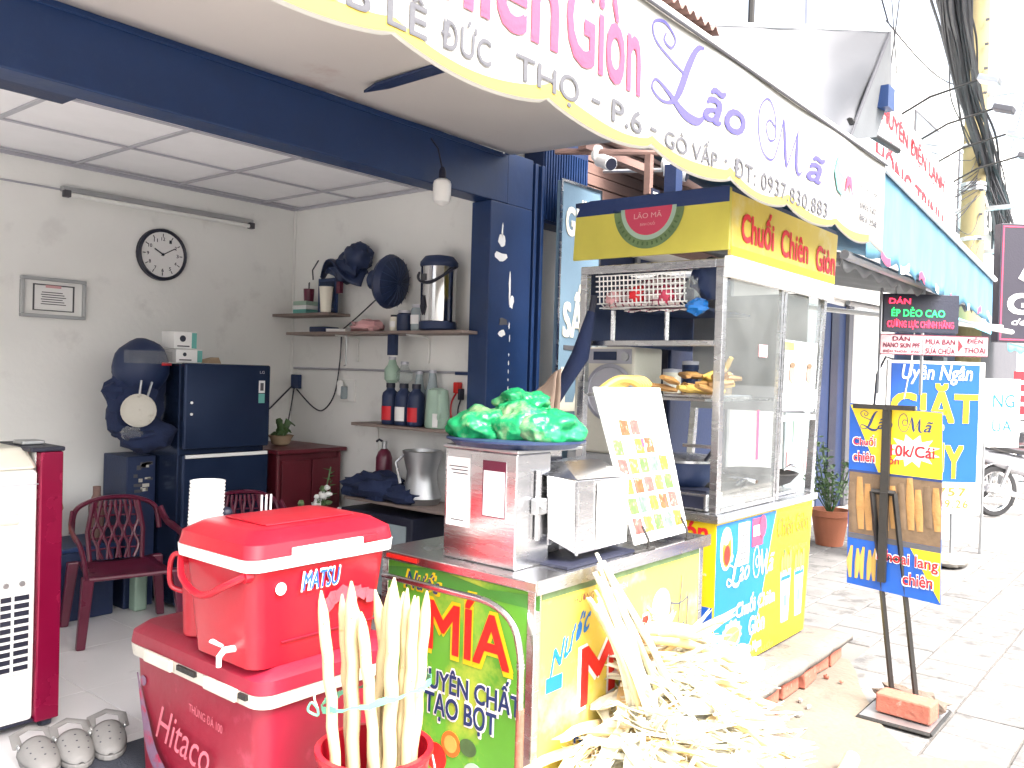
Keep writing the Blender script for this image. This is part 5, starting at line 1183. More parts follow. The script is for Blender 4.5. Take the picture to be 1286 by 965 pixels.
ypt('BÁNH CHUỐI', 3.70, 4.25, .160, .195, 'grey_ink', spacing=1.2)
# two paper cups of snacks printed on the yellow field
for cx_, s in ((4.40, 1.0), (4.585, .95)):
    MB().prism([(-.045*s, 0), (.045*s, 0), (.068*s, .27*s), (-.068*s, .27*s)], (cx_, y0-.0005, .25), X, Z, .0012).build('cup_print', 'white', front)
    B('cup_print', 'teal', front, cx_-.02, cx_+.02, y0-.003, y0-.0018, .33, .39)
    for k in range(4): ell((cx_-.05+.033*k, y0-.0005, .25+.30*s+.02*(k % 2)), .018, .05, 'banana' if k % 2 else 'banana_yellow', .001+.001*k, front)
    B('cup_print', 'blue_sky', front, cx_-.062*s, cx_+.062*s, y0-.003, y0-.0018, .47, .49)
B('leaf_print', 'leaf', front, 4.36, 4.385, y0-.002, y0-.0004, .60, .63)
# side panel facing the juice counter
side = MB().bb(x0, x0+.008, y0+.004, y1-.01, zb, zc-.045).build('side_panel', 'yellow', bc)
MB().bb(x0-.0016, x0-.0003, y0+.006, y1-.012, zb+.002, .475).build('blue_field', 'blue_deep', side)
text(side, 'Món', (x0, 1.96, .77), UL, VL, .20, .085, 'red', bold=.04, lift=.002); text(side, 'Chuối chiên', (x0-.0016, 2.30, .32), UL, VL, .54, .085, 'yellow_soft', bold=.05, lift=.002)
text(side, 'Giòn ngon', (x0, 1.90, .61), UL, VL, .14, .02, 'cream', lift=.002)
# counter and frame
MB().hexa([(x0-.02, y0-.02, zc-.042), (rx(zc)+.0, y0-.02, zc-.042), (rx(zc)+.0, y1+.01, zc-.042), (x0-.02, y1+.01, zc-.042)], [(x0-.02, y0-.02, zc-.004), (rx(zc)+.0, y0-.02, zc-.004), (rx(zc)+.0, y1+.01, zc-.004), (x0-.02, y1+.01, zc-.004)]).build('worktop', 'steel', bc, bevel=.004)
for (xa, ya, lean) in ((x0+.02, y0+.02, 0), (x0+.02, y1-.02, 0), (0, y0+.02, 1), (0, y1-.02, 1)):
    b_, t_ = (xa, xa) if not lean else (rx(zc)-.03, rx(zh)-.03)
    quad_box('post', 'steel', b_-.02, b_+.02, zc-.003, t_-.02, t_+.02, zh-.041, ya-.019, ya+.02, bevel=.003)
quad_box('post', 'steel', 4.21, 4.232, zc-.003, 4.245, 4.267, zh, y0+.003, y0+.022)
quad_box('mid_shelf_edge', 'white_gloss', 4.262, rx(1.30)-.05, 1.30, 4.262, rx(1.32)-.05, 1.325, y0+.006, y0+.03)
B('top_rail', 'steel', bc, x0, rx(zh)-.01, y0, y0+.04, zh-.04, zh-.0005, bevel=.003); B('top_rail', 'steel', bc, x0, x0+.04, y0+.041, y1, zh-.04, zh-.0005, bevel=.003)
B('shade_back_panel', 'navy_dark', bc, x0+.05, rx(1.2)-.05, y1-.012, y1, 1.67, zh); B('end_panel', 'steel_dull', bc, rx(1.2)-.06, rx(1.2)-.045, y0+.06, y1-.02, 1.33, zh-.05); B('roof', 'steel_dull', bc, x0+.01, rx(zt)-.02, y0+.01, y1-.01, zt-.03, zt-.012)  # back panel coloured dark navy to stand in for shadow inside the cart
# header boxes
def hdr_side(): 
    P = [(0, 0)]; return P
hs = MB().prism([(0, 0), (.842, 0), (.842, .275), (.10, .285), (.045, .27), (.012, .22)], (x0-.012, y1+.03, zh+.03), UL, VL, .02).build('side_header', 'yellow_header', bc, bevel=.003)
MB().prism([(.016, .215), (.84, .212), (.84, .278), (.10, .288), (.045, .273)], (x0-.0335, y1+.03, zh+.03), UL, VL, .002).build('header_band', 'ink_navy', hs)
MB().hexa([(x0-.033, y0-.02, zt-.012), (rx(zt), y0-.02, zt-.012), (rx(zt), y1+.02, zt-.012), (x0-.033, y1+.02, zt-.012)], [(x0-.033, y0-.02, zt+.01), (rx(zt), y0-.02, zt+.01), (rx(zt), y1+.02, zt+.01), (x0-.033, y1+.02, zt+.01)]).build('header_cap', 'navy_dark', bc)
ec = Vector((x0-.0345, 2.10, 2.305))
disc(MB(), ec, NX, .185, .15, .002, 30, R(0), R(180))
def half(r0, r1, lift, m):
    mb = MB(); P = []; k = 24
    for i in range(k+1):
        a = math.pi+math.pi*i/k
        for rr_ in (r0, r1): P.append(ec+NX*lift+(-Y)*math.cos(a)*rr_+Z*math.sin(a)*rr_*1.02)
    mb.add(P, [(2*i, 2*i+2, 2*i+3, 2*i+1) for i in range(k)]); return mb.build('emblem', m, hs)
half(.190, .150, .001, 'leaf_pale'); half(.150, .128, .0015, 'mint'); half(.1279, .002, .002, 'pink_red')
text(hs, 'LÃO MÃ', ec+NX*.002+Y*.075-Z*.05, UL, VL, .15, .03, 'pale_pink', lift=.002); text(hs, 'BÁNH CHUỐI', ec+NX*.002+Y*.04-Z*.085, UL, VL, .08, .02, 'pale_pink', lift=.002)
arc = MB()
for k in range(17):
    a = R(200+8.8*k); c_ = ec+NX*.003+(-Y)*math.cos(a)*.168+Z*math.sin(a)*.171; q = Matrix.Rotation(-a-math.pi/2, 3, 'X'); arc.box(c_, (.001, .008, .016), rot=q)
arc.build('emblem', 'leaf', hs)
fh = MB().hexa([(x0, y0-.03, zh+.01), (rx(zh)+.0, y0-.03, zh+.01), (rx(zh)+.0, y0-.012, zh+.01), (x0, y0-.012, zh+.01)], [(x0-.01, y0-.03, zt-.013), (rx(zt), y0-.03, zt-.013), (rx(zt), y0-.012, zt-.013), (x0-.01, y0-.012, zt-.013)]).build('front_header', 'yellow_soft', bc, bevel=.003)
quad_box('header_stripe', 'yellow', x0+.0, rx(zh)-.002, zh+.012, x0, rx(zh)-.002, zh+.05, y0-.0315, y0-.0302, parent=fh)
text(fh, 'Chuối', (3.665, y0-.0305, 2.135), X, Z, .36, .165, 'red', bold=.04, lift=.003); text(fh, 'Chiên', (4.12, y0-.0305, 2.125), X, Z, .36, .13, 'red', bold=.03, lift=.003); text(fh, 'Giòn', (4.60, y0-.0305, 2.11), X, Z, .29, .13, 'red', bold=.04, lift=.003)
B('sub_header', 'white_gloss', bc, x0, rx(zh)-.005, y0-.03, y0-.0005, zh-.085, zh+.008)
# sliding panes
pane1 = quad_box('pane', 'glass', x0+.045, 4.205, zc+.005, x0+.045, 4.24, zh-.088, y0+.006, y0+.011)
pane2 = quad_box('pane', 'glass', 4.262, rx(1.33)-.055, 1.33, 4.275, rx(zh)-.06, zh-.088, y0+.014, y0+.019)
quad_box('pane_frame', 'steel', 4.236, 4.26, zc, 4.272, 4.296, zh-.088, y0-.004, y0+.002); quad_box('pane_frame', 'steel', x0+.042, 4.205, zc, x0+.042, 4.205, zc+.02, y0-.001, y0+.004)
quad_box('pane_frame', 'steel', rx(1.3)-.065, rx(1.3)-.045, 1.3, rx(zh)-.065, rx(zh)-.045, zh-.088, y0-.001, y0+.012)
# stickers on the panes: fried banana picture on one, white poster on the other
MB().prism([(0, 0), (.1, 0), (.1, .06), (0, .06)], (3.98, y0+.004, 1.62), X, Z, .001).build('sticker', 'pale_pink', pane1)
B('sticker', 'pink_red', pane1, 3.985, 4.01, y0+.0035, y0+.0045, 1.12, 1.36)
mat('poster_grey', (.34, .37, .37), .5, var=.3, vs_=6); mat('poster_skin', (.36, .2, .14), .6)
quad_box('poster', 'poster_grey', 4.285, rx(1.36)-.075, 1.345, 4.285, rx(1.7)-.08, 1.72, y0+.0105, y0+.0125, parent=pane2)
for cx_ in (4.42, 4.66):
    P = [(-.12, 0), (.12, 0), (.11, .10), (.05, .145), (-.05, .145), (-.11, .10)]
    MB().prism(P, (cx_, y0+.0095, 1.36), X, Z, .0008).build('poster_print', 'white', pane2); ell((cx_, y0+.0095, 1.545), .038, .05, 'poster_skin', .002, pane2); ell((cx_, y0+.0095, 1.592), .036, .014, 'photo_brown', .0035, pane2)
B('poster_print', 'yellow_soft', pane2, 4.31, 4.44, y0+.008, y0+.0098, 1.67, 1.71)
B('poster_print', 'grey_ink', pane2, 4.30, 4.60, y0+.008, y0+.0098, 1.345, 1.352)
# inside: shelf, wire racks
sh1 = B('inner_shelf', 'steel', bc, x0+.05, rx(1.3)-.06, y0+.10, y1-.02, 1.40, 1.412); B('inner_shelf', 'steel_dull', bc, x0+.03, x0+.05, y0+.04, y1-.04, 1.655, 1.675)
B('inner_rail', 'steel', bc, x0+.0, x0+.015, y0+.041, y1-.04, 1.655, 1.68, bevel=.002)
B('upper_shelf', 'navy_dark', bc, 3.80, 4.6, 2.05, y1-.02, 1.86, 1.875)
for z in (1.1, ): B('inner_rail', 'steel', bc, x0+.0, x0+.015, 1.76, 1.90, 1.19, 1.205)

# things in and on the cart
def wok(label, x, y, z, r_, hx):
    t = thing('frying_pan', label, 'pan', (x, y, z), 'pans on the banana cart')
    MB().lathe([(r_*.45, 0), (r_*.8, .03), (r_, .075), (r_*1.03, .08), (r_*.98, .085), (r_*.76, .036), (r_*.4, .01), (0, .01)], (x, y, z), 28).build('bowl', 'iron', t, smooth=True)
    MB().tube([(x+r_*hx[0], y+r_*hx[1], z+.075), (x+(r_+.06)*hx[0], y+(r_+.06)*hx[1], z+.105), (x+(r_+.12)*hx[0], y+(r_+.12)*hx[1], z+.10)], .01, 8).build('handle', 'steel', t, smooth=True)
    MB().lathe([(0, 0), (r_*.75, 0)], (x, y, z+.04), 24).build('oil', mat('oil', (.08, .05, .02), .08), t)
    return t
wok('black frying pan behind the left glass pane of the banana cart', 3.95, 1.98, .93, .22, (-.3, -.95)); wok('black frying pan in the open right half of the banana cart', 4.50, 1.92, .93, .20, (.9, -.3))
for k, (x, y) in enumerate(((3.95, 1.98), (4.50, 1.92))):
    t = thing('gas_stove', ('steel gas stove under the left frying pan', 'steel gas stove under the right frying pan')[k], 'stove', (x, y, .897)); B('body', 'steel', t, x-.17, x+.17, y-.15, y+.15, .8975, .918, bevel=.006); MB().lathe([(.06, 0), (.07, .006), (.04, .011), (0, .011)], (x, y, .9185), 16).build('burner', 'iron', t, smooth=True)
sk_ = thing('steel_steamer', 'wide steel tray with dark opening at the front corner of the cart', 'tray', (3.70, 1.90, .897))
B('tray', 'steel', sk_, 3.60, 3.76, 1.78, 2.20, .8975, .98, bevel=.01); B('opening', 'black', sk_, 3.62, 3.745, 1.80, 2.18, .981, .99); B('front_plate', 'black', sk_, 3.596, 3.5995, 1.80, 2.0, .91, .965)
wk = thing('cooking_bowl', 'dark bowl with steel lid and black ladle near the cart corner', 'bowl', (3.75, 1.99, 1.0))
MB().lathe([(.10, 0), (.15, .05), (.16, .11), (.165, .115), (.15, .11), (.09, .01), (0, .01)], (3.76, 1.98, .992), 26).build('bowl', 'navy_dark', wk, smooth=True); MB().lathe([(.168, 0), (.168, .012), (.12, .03), (0, .035)], (3.76, 1.98, 1.108), 26).build('lid', 'steel', wk, smooth=True); MB().tube([(3.70, 1.85, 1.12), (3.67, 1.80, 1.17), (3.65, 1.79, 1.15)], .009, 6).build('handle', 'black', wk, smooth=True)
# wire basket with checked cloth under the header
ba = thing('wire_basket', 'white wire rack holding red checked cloth and plastic bags under the side header', 'basket', (3.66, 2.15, 1.82))
for k in range(21): y = 1.93+k*.0235; MB().tube([(3.59, y, 2.0), (3.60, y, 1.87), (3.66, y, 1.845), (3.76, y, 1.85)], .0035, 5).build('wire', 'white', ba)
for z, x in ((2.0, 3.588), (1.975, 3.59), (1.95, 3.592), (1.925, 3.594), (1.90, 3.596), (1.865, 3.606), (1.845, 3.63), (1.845, 3.66)): MB().tube([(x, 1.92, z), (x, 2.42, z)], .004, 5).build('wire', 'white', ba)
def checked(key):
    m = mat(key, (.6, .55, .54), .85, var=.05, bump=.2); nt = m.node_tree; N = nt.nodes
    ch1 = N.new('ShaderNodeTexWave'); ch1.bands_direction = 'Y'; ch1.inputs['Scale'].default_value = 9.0; ch2 = N.new('ShaderNodeTexWave'); ch2.bands_direction = 'Z'; ch2.inputs['Scale'].default_value = 9.0
    tc = N.new('ShaderNodeTexCoord'); mm = N.new('ShaderNodeMath'); mm.operation = 'MAXIMUM'; gt = N.new('ShaderNodeMath'); gt.operation = 'GREATER_THAN'; gt.inputs[1].default_value = .9
    mx = N.new('ShaderNodeMix'); mx.data_type = 'RGBA'; mx.inputs[6].default_value = (.58, .54, .52, 1); mx.inputs[7].default_value = (.22, .03, .07, 1)
    for c in (ch1, ch2): nt.links.new(tc.outputs['Object'], c.inputs['Vector'])
    nt.links.new(ch1.outputs['Fac'], mm.inputs[0]); nt.links.new(ch2.outputs['Fac'], mm.inputs[1]); nt.links.new(mm.outputs[0], gt.inputs[0]); nt.links.new(gt.outputs[0], mx.inputs[0]); nt.links.new(mx.outputs[2], N['Principled BSDF'].inputs['Base Color']); return m
MB().grid(lambda a, b: (3.612+.04*noise.noise(Vector((a*5, b*4, 0)))+.06*b*b, 1.96+a*.42, 1.85+b*(.12+.03*math.sin(a*5))), 26, 10).build('checked_cloth', checked('checked'), ba, smooth=True, solid=.004)
MB().grid(lambda a, b: (3.604+.02*noise.noise(Vector((a*5, b*4, 5)))+.11*b, 1.93+a*.33, 1.822+.025*b+.004*math.sin(a*20)), 20, 6).build('checked_cloth', checked('checked2'), ba, smooth=True, solid=.004)
for c_, m in (((3.62, 2.04, 1.90), 'pink_red'), ((3.62, 2.19, 1.91), 'red'), ((3.62, 2.33, 1.885), 'pale_pink')): MB().blob(c_, (.03, .05, .04), .3, 3, 12, 8, c_[1]).build('bundle', m, ba, smooth=True)
MB().blob((3.61, 1.90, 1.91), (.03, .04, .06), .3, 3, 14, 9, 2).build('plastic_bag', 'clear_plastic', ba, smooth=True); MB().blob((3.60, 1.865, 1.835), (.03, .05, .035), .35, 3, 14, 9, 6).build('blue_bag', 'blue_sky', ba, smooth=True)
for y in (2.03, 2.33): 
    MB().tube([(3.62, y, 1.83), (3.62, y, 1.66)], .012, 8).build('spring_hanger', 'steel', ba, smooth=True)
MB().blob((3.66, 1.83, 1.97), (.05, .09, .10), .15, 2, 16, 10, 3).build('dark_cloth', 'navy_dark', ba, smooth=True)
# white oven seen through the cart
ov = thing('washing_machine', 'white front-loading machine with round dark door seen through the cart', 'washing machine', (4.5, 2.95, .9))
B('body', 'cream', ov, 4.28, 4.60, 2.60, 3.02, 1.05, 1.68, bevel=.015)
B('control_panel', 'grid_metal', ov, 4.273, 4.279, 2.62, 3.0, 1.58, 1.665); B('display', 'navy_dark', ov, 4.269, 4.2725, 2.72, 2.88, 1.60, 1.65); disc(MB(), (4.275, 2.66, 1.62), NX, .025, 0, .012, 18).build('dial', 'steel_dull', ov)
MB().lathe([(.165, 0), (.17, .012), (.15, .02), (.145, .012)], (4.278, 2.76, 1.41), 32, NX).build('door_ring', 'grid_metal', ov, smooth=True); disc(MB(), (4.276, 2.76, 1.41), NX, .147, 0, .006, 30).build('door_glass', 'navy_dark', ov)
B('print', 'grid_metal', ov, 4.33, 4.50, 2.597, 2.5995, 1.36, 1.38); B('print', 'grid_metal', ov, 4.33, 4.47, 2.597, 2.5995, 1.33, 1.34)
os_ = B('appliance_stand', 'steel_dull', None, 4.26, 4.70, 2.58, 3.05, 0, 1.049, bevel=.01); tag(os_, 'grey stand carrying the white machine behind the cart', 'stand')
# clutter on the cart's rear ledge
for k, (x, y, h, rr_, m, lab) in enumerate(((4.36, 2.40, .13, .05, 'cream', 'cream tub on the inner shelf of the cart'), (4.50, 2.36, .18, .045, 'navy_dark', 'dark tin on the inner shelf of the cart'), (4.60, 2.20, .12, .05, 'kraft', 'brown tub at the far end of the inner shelf'))):
    t = thing('condiment_tub', lab, 'tub', (x, y, 1.413), 'tubs on the inner shelf of the cart'); MB().lathe([(rr_*.9, 0), (rr_, .01), (rr_, h*.8), (rr_*1.06, h*.82), (rr_*1.06, h*.95), (0, h)], (x, y, 1.413), 16).build('body', m, t, smooth=True); MB().lathe([(rr_*1.07, h*.955), (rr_*1.07, h+.012), (0, h+.016)], (x, y, 1.413), 16).build('lid', 'grid_metal', t, smooth=True)
rc = thing('dark_backdrop', 'dark box added as backdrop behind the banana cart', 'backdrop', (5.0, 2.85, 0)); B('body', 'navy_dark', rc, 4.74, 5.5, 2.62, 3.1, 0, 1.9, bevel=.01); B('door', 'black', rc, 4.73, 4.739, 2.64, 3.08, .1, 1.85)  # dark box added as a backdrop so the view through the cart stays dark
# fried bananas heaped behind the left pane
fd = thing('fried_banana_tray', 'steel tray heaped with golden fried bananas behind the left pane', 'food tray', (3.85, 1.87, 1.413)); B('tray', 'steel', fd, 3.66, 4.10, 1.80, 2.06, 1.413, 1.432, bevel=.006)
r = random.Random(77)
for k in range(26):
    p = Vector((r.uniform(3.70, 4.05), r.uniform(1.83, 2.02), 1.445+.035*(k//9))); d = Vector((r.uniform(-1, 1), r.uniform(-1, 1), r.uniform(-.05, .35))).normalized()*r.uniform(.05, .075)
    MB().tube([p, p+d+Vector((.01, 0, 0)), p+d*2], [.014, .026, .016], 9, flat=.7).build('fried_banana', 'banana' if k % 3 else 'banana_yellow', fd, smooth=True)
# folded umbrella by the cart post
um = thing('folded_umbrella', 'folded dark umbrella leaning at the rear post of the banana cart', 'umbrella', (3.42, 2.52, .9))
MB().tube([(3.44, 2.60, 1.26), (3.47, 2.52, 1.45), (3.50, 2.44, 1.60), (3.53, 2.40, 1.82)], [.012, .035, .045, .022], 10).build('canopy', 'black_cloth', um, smooth=True); MB().tube([(3.36, 2.78, .92), (3.44, 2.60, 1.27)], .007, 6).build('shaft', 'steel', um); MB().tube([(3.53, 2.40, 1.82), (3.535, 2.39, 1.90)], .016, 8).build('handle', 'black', um, smooth=True)
ut = thing('side_bin', 'dark bin between the juice counter and the pillar', 'bin', (3.4, 2.75, 0)); MB().lathe([(.14, 0), (.17, .9), (.18, .92), (.16, .92), (.13, .02), (0, .02)], (3.36, 2.80, 0), 20).build('body', 'navy_dark', ut, smooth=True)

# ================================================================ SIGN STAND on the pavement
ss = thing('sign_stand', 'black metal sign stand with blue and yellow banana poster, on the pavement', 'sign', (4.15, 1.07, 0))
bp = B('base_plate', 'steel_dull', ss, 3.985, 4.335, .905, 1.205, .004, .020, bevel=.003)
MB().tube([(3.985, .905, .012), (4.335, .905, .012), (4.335, 1.205, .012), (3.985, 1.205, .012), (3.985, .905, .012)], .011, 4).build('base_frame', 'iron', ss)
for (a, b, c_, d) in ((1.122, .10, 1.219, 1.01), (1.018, .10, 1.121, 1.01)):
    MB().tube([(4.19, a-.012, .02), (4.13, c_, d)], .0125, 4).build('leg', 'iron', ss)
MB().tube([(4.13, 1.222, 1.01), (4.13, 1.118, 1.01)], .0125, 4).build('crossbar', 'iron', ss); MB().tube([(4.15, 1.185, .71), (4.15, 1.085, .71)], .0125, 4).build('crossbar', 'iron', ss)
MB().box((4.13, 1.165, 1.00), (.022, .036, .80)).build('post', 'iron', ss); MB().box((4.126, 1.18, 1.40), (.02, .27, .022)).build('top_bar', 'iron', ss)
pn = MB().hexa([(4.146, .918, .537), (4.152, .918, .537), (4.152, 1.325, .566), (4.146, 1.325, .566)], [(4.146, .936, 1.388), (4.152, .936, 1.388), (4.152, 1.338, 1.412), (4.146, 1.338, 1.412)]).build('panel', 'blue', ss)
PX_ = 4.1455
def sp_(poly, m, lift, nm='print'):      # polygon given in (y, z)
    k = len(poly); return MB().add([(PX_-lift, a, b) for a, b in poly]+[(PX_-lift-.0006, a, b) for a, b in poly], [tuple(range(k)), tuple(range(2*k-1, k-1, -1))]+[(i, (i+1) % k, k+(i+1) % k, k+i) for i in range(k)]).build(nm, m, pn)
sp_([(1.335, 1.405), (.938, 1.384), (.928, 1.090), (1.20, 1.098), (1.265, 1.25)], 'yellow', .0004)
sp_([(1.330, 1.098), (.928, 1.084), (.925, .79), (1.325, .806)], 'photo_brown', .0004); sp_([(1.325, .805), (.925, .789), (.925, .765), (1.324, .782)], 'grey_ink', .0008); sp_([(1.330, 1.102), (.928, 1.088), (.928, 1.078), (1.330, 1.092)], 'ink_navy', .001)
sp_([(1.05, .77), (.924, .765), (.92, .545)], 'yellow', .0006)
r = random.Random(31)
for k in range(11):
    y = 1.308-k*.0365; z0, z1 = .825+.004*k+r.uniform(-.01, .01), 1.065+r.uniform(-.03, .02)
    MB().tube([(PX_-.002, y-.004, z0), (PX_-.003, y+.004, (z0+z1)/2), (PX_-.002, y+.010, z1)], [.013, .0185, .012], 8, flat=.12).build('banana_print', 'banana' if k % 3 else 'photo_brown', pn, smooth=True)
for k in range(6):
    y = 1.31-k*.027; MB().tube([(PX_-.002, y, .595), (PX_-.003, y+.006*(-1)**k, .67), (PX_-.002, y-.004, .745-.01*(k % 2))], [.006, .013, .005], 8, flat=.12).build('fries_print', 'banana_yellow', pn, smooth=True)
lao_ma(pn, (PX_-.001, 1.29, 1.29), UL, VL, .325, .09, 'ink_navy')
text(pn, 'Chuối', (PX_-.001, 1.318, 1.215), UL, VL, .105, .052, 'white', bold=.06); text(pn, 'Chuối', (PX_-.001, 1.315, 1.218), UL, VL, .10, .046, 'red', bold=.02, lift=.0035)
text(pn, 'chiên', (PX_-.001, 1.315, 1.140), UL, VL, .10, .05, 'white', bold=.06); text(pn, 'chiên', (PX_-.001, 1.312, 1.143), UL, VL, .095, .044, 'red', bold=.02, lift=.0035); text(pn, 'giòn', (PX_-.001, 1.19, 1.13), UL, VL, .08, .045, 'red', bold=.02, lift=.0035)
P = []
for i in range(24): a = 2*math.pi*i/24; k = 1 if i % 2 else .62; P.append((1.055-math.cos(a)*.118*k, 1.208+math.sin(a)*.075*k))
sp_(P, 'white', .0012, 'burst'); text(pn, '10k/Cái', (PX_-.002, 1.148, 1.180), UL, VL, .185, .05, 'red', bold=.03, lift=.002)
text(pn, 'Khoai lang', (PX_-.001, 1.195, .680), UL, VL, .265, .072, 'white', bold=.06, lift=.002, warp=lambda a, b: (a, b-.06*a)); text(pn, 'Khoai lang', (PX_-.001, 1.192, .684), UL, VL, .26, .064, 'red', bold=.02, lift=.0035, warp=lambda a, b: (a, b-.06*a))
text(pn, 'chiên', (PX_-.001, 1.08, .598), UL, VL, .13, .06, 'white', bold=.06, lift=.002); text(pn, 'chiên', (PX_-.001, 1.077, .602), UL, VL, .125, .053, 'red', bold=.02, lift=.0035)
br_ = MB().box((4.12, 1.035, .068), (.115, .235, .085), rz=R(-4)).build('loose_brick', 'brick', bevel=.008, loc=(4.12, 1.035, .022)); tag(br_, 'red brick weighing down the base of the sign stand', 'brick')
rg = thing('sandbag_rag', 'dark brown rag bundle behind the brick on the sign base', 'rag', (4.24, 1.06, .021)); MB().blob((4.245, 1.06, .055), (.06, .16, .05), .3, 3, 20, 10, 3, squash=.032).build('rag', mat('rag_brown', (.12, .09, .07), .95, var=.4, bump=.8, bs=60), rg, smooth=True)
# ================================================================ NEXT SHOP: cladding, board, cameras
nb = thing('neighbour_shop', 'narrow shop next door with brown boarded front and dark shutter box', 'building', (6.5, 4.2, 0))
B('wall', 'facade', nb, 4.465, 8.9, 3.62, 4.2, 0, 3.75)
for k in range(14):
    z = 2.55+k*.085; B('cladding_board', 'brown_board', nb, 4.98, 8.85, 3.56+.006*(k % 2), 3.615, z, z+.078, bevel=.004)
B('shutter_box', 'navy_dark', nb, 4.465, 4.975, 3.45, 3.61, 2.50, 3.1)
for k in range(17): B('shutter_rib', 'navy', nb, 4.475+k*.029, 4.489+k*.029, 3.438, 3.449, 2.52, 3.0)
B('doorway', 'navy_dark', nb, 5.0, 7.6, 3.60, 3.618, 0, 2.45); B('glass_front', 'jar_glass', nb, 5.1, 7.5, 3.585, 3.598, .1, 2.3)
for x in (5.0, 5.85, 6.7, 7.55): B('mullion', 'steel_dull', nb, x, x+.05, 3.56, 3.584, 0, 2.45)
vb = thing('vertical_sign', 'tall narrow blue-grey sign board with white letters beside the navy pillar', 'sign', (4.7, 3.32, 0))
mat('sign_steel_blue', (.16, .25, .33), .4, var=.15, vs_=2)
B('board', 'sign_steel_blue', vb, 4.47, 4.92, 3.30, 3.335, .45, 2.76, bevel=.004)
for a in ((4.462, 4.478, .45, 2.77), (4.912, 4.93, .45, 2.77)): B('frame_bar', 'steel', vb, a[0], a[1], 3.292, 3.2995, a[2], a[3])
B('frame_bar', 'steel', vb, 4.479, 4.911, 3.292, 3.2995, 2.752, 2.77)
for tx, z, h in (('GIẶT', 2.37, .29), ('SẤY', 1.76, .34), ('LÀ', 1.28, .34)): text(vb, tx, (4.525, 3.2995, z), X, Z, .34, h, 'cream', bold=.05, lift=.004)
B('small_print', 'grey_ink', vb, 4.54, 4.84, 3.297, 3.2995, 1.67, 1.70)
def cctv(label, p, d):
    t = thing('security_camera', label, 'camera', p, 'security cameras under the awning'); p = Vector(p); d = Vector(d).normalized()
    MB().lathe([(.05, 0), (.05, .02), (.03, .035), (0, .035)], p+Vector((0, .06, .06)), 16, Vector((0, -1, -.3))).build('mount', 'white', t, smooth=True)
    MB().tube([p+Vector((0, .05, .05)), p], .014, 8).build('arm', 'white', t); MB().tube([p-d*.05, p+d*.09], .042, 16).build('housing', 'white', t, smooth=True); disc(MB(), p+d*.09, d, .036, 0, .006, 18).build('lens', 'black', t)
    return t
cctv('white security camera with black lens above the vertical sign', (4.42, 2.95, 2.82), (-.4, -.9, -.4)); cctv('second security camera, higher behind the banana cart header', (4.80, 2.68, 2.80), (.3, -.9, -.3))
bx2 = thing('ceiling_beam', 'pale metal beam with pipes running behind the banner over the cart', 'beam', (5.0, 2.9, 2.85)); MB().tube([(4.25, 3.2, 2.88), (5.0, 2.2, 2.88)], .02, 8).build('pipe', 'brown_board', bx2); B('box', 'navy_dark', bx2, 4.62, 4.70, 2.56, 2.64, 2.62, 2.80); B('bracket', 'brown_board', bx2, 4.55, 4.59, 2.70, 2.74, 2.62, 2.86); B('purlin', 'brown_board', bx2, 4.30, 5.1, 3.0, 3.06, 2.88, 2.93)
sgn = B('price_card', 'black', None, 4.50, 4.60, 2.655, 2.66, 2.55, 2.64); tag(sgn, 'small black price card behind the cart header', 'card'); text(sgn, '25k', (4.515, 2.6545, 2.57), X, Z, .07, .05, 'white', bold=.03)

# ================================================================ TARP CANOPY
tc_ = thing('tarp_canopy', 'pale grey tarpaulin canopy of the neighbour rising above the banner', 'canopy', (6.6, 2.6, 3.3))
A_, B_, C_, D_ = Vector((5.85, 3.5, 4.28)), Vector((7.45, 2.18, 4.43)), Vector((7.0, 2.34, 3.45)), Vector((5.3, 2.6, 2.95))
def tarp(a, b):
    p = A_.lerp(B_, a).lerp(D_.lerp(C_, a), b)
    w = .05*math.sin(a*9+b*3)*math.sin(b*3.1)+.04*noise.noise(Vector((a*5, b*4, 1)))
    return p+Vector((-.3, -.6, .5))*w
MB().grid(tarp, 40, 26).build('sheet', 'tarp', tc_, smooth=True, solid=.005)
MB().tube([A_, B_], .02, 8).build('ridge_pipe', 'white', tc_); MB().tube([B_, C_], .015, 8).build('end_pipe', 'grey_ink', tc_)
MB().add([B_, C_, B_+Vector((.14, .02, -.45)), B_+Vector((.05, .1, -.85))], [(0, 2, 3, 1)]).build('gable_flap', 'grey_awning', tc_, solid=.01)
B('gable_frame', 'navy', tc_, 7.42, 7.60, 2.17, 2.27, 3.80, 3.98); MB().tube([C_+Vector((0, 0, .15)), (8.2, 2.3, 3.62)], .03, 8).build('strut', 'iron', tc_)

# ================================================================ BLUE AND GREY AWNINGS
ba_ = thing('blue_awning', 'light blue scalloped awning of the next shop, behind the banner', 'awning', (7.0, 1.6, 2.3))
def bz(x): return 2.29-.045*(x-5.5)-.05*abs(math.sin((x-5.45)*math.pi/.32))
MB().grid(lambda a, b: ((lambda x: (x, 1.62+.02*math.sin(x*16)*(1-b)-.10*b*0, bz(x)+b*(2.83-.095*(x-5.3)-bz(x))))(5.25+a*3.6)), 140, 8).build('valance', 'blue_awning', ba_, smooth=True, solid=.004)
MB().grid(lambda a, b: (5.25+a*3.6, 1.63+b*1.9, 2.83-.34*a+b*.5), 12, 8).build('sheet', 'blue_awning', ba_, smooth=True, solid=.004); MB().tube([(5.25, 1.6, 2.84), (8.85, 1.6, 2.49)], .02, 8).build('front_pipe', 'white', ba_)
for k in range(8): MB().grid(lambda a, b: (5.45+k*.45+a*.22, 1.612, bz(5.45+k*.45+a*.22)+.004+b*.05), 6, 1).build('hem_stripe', 'pink_red' if k % 2 == 0 else 'white', ba_)
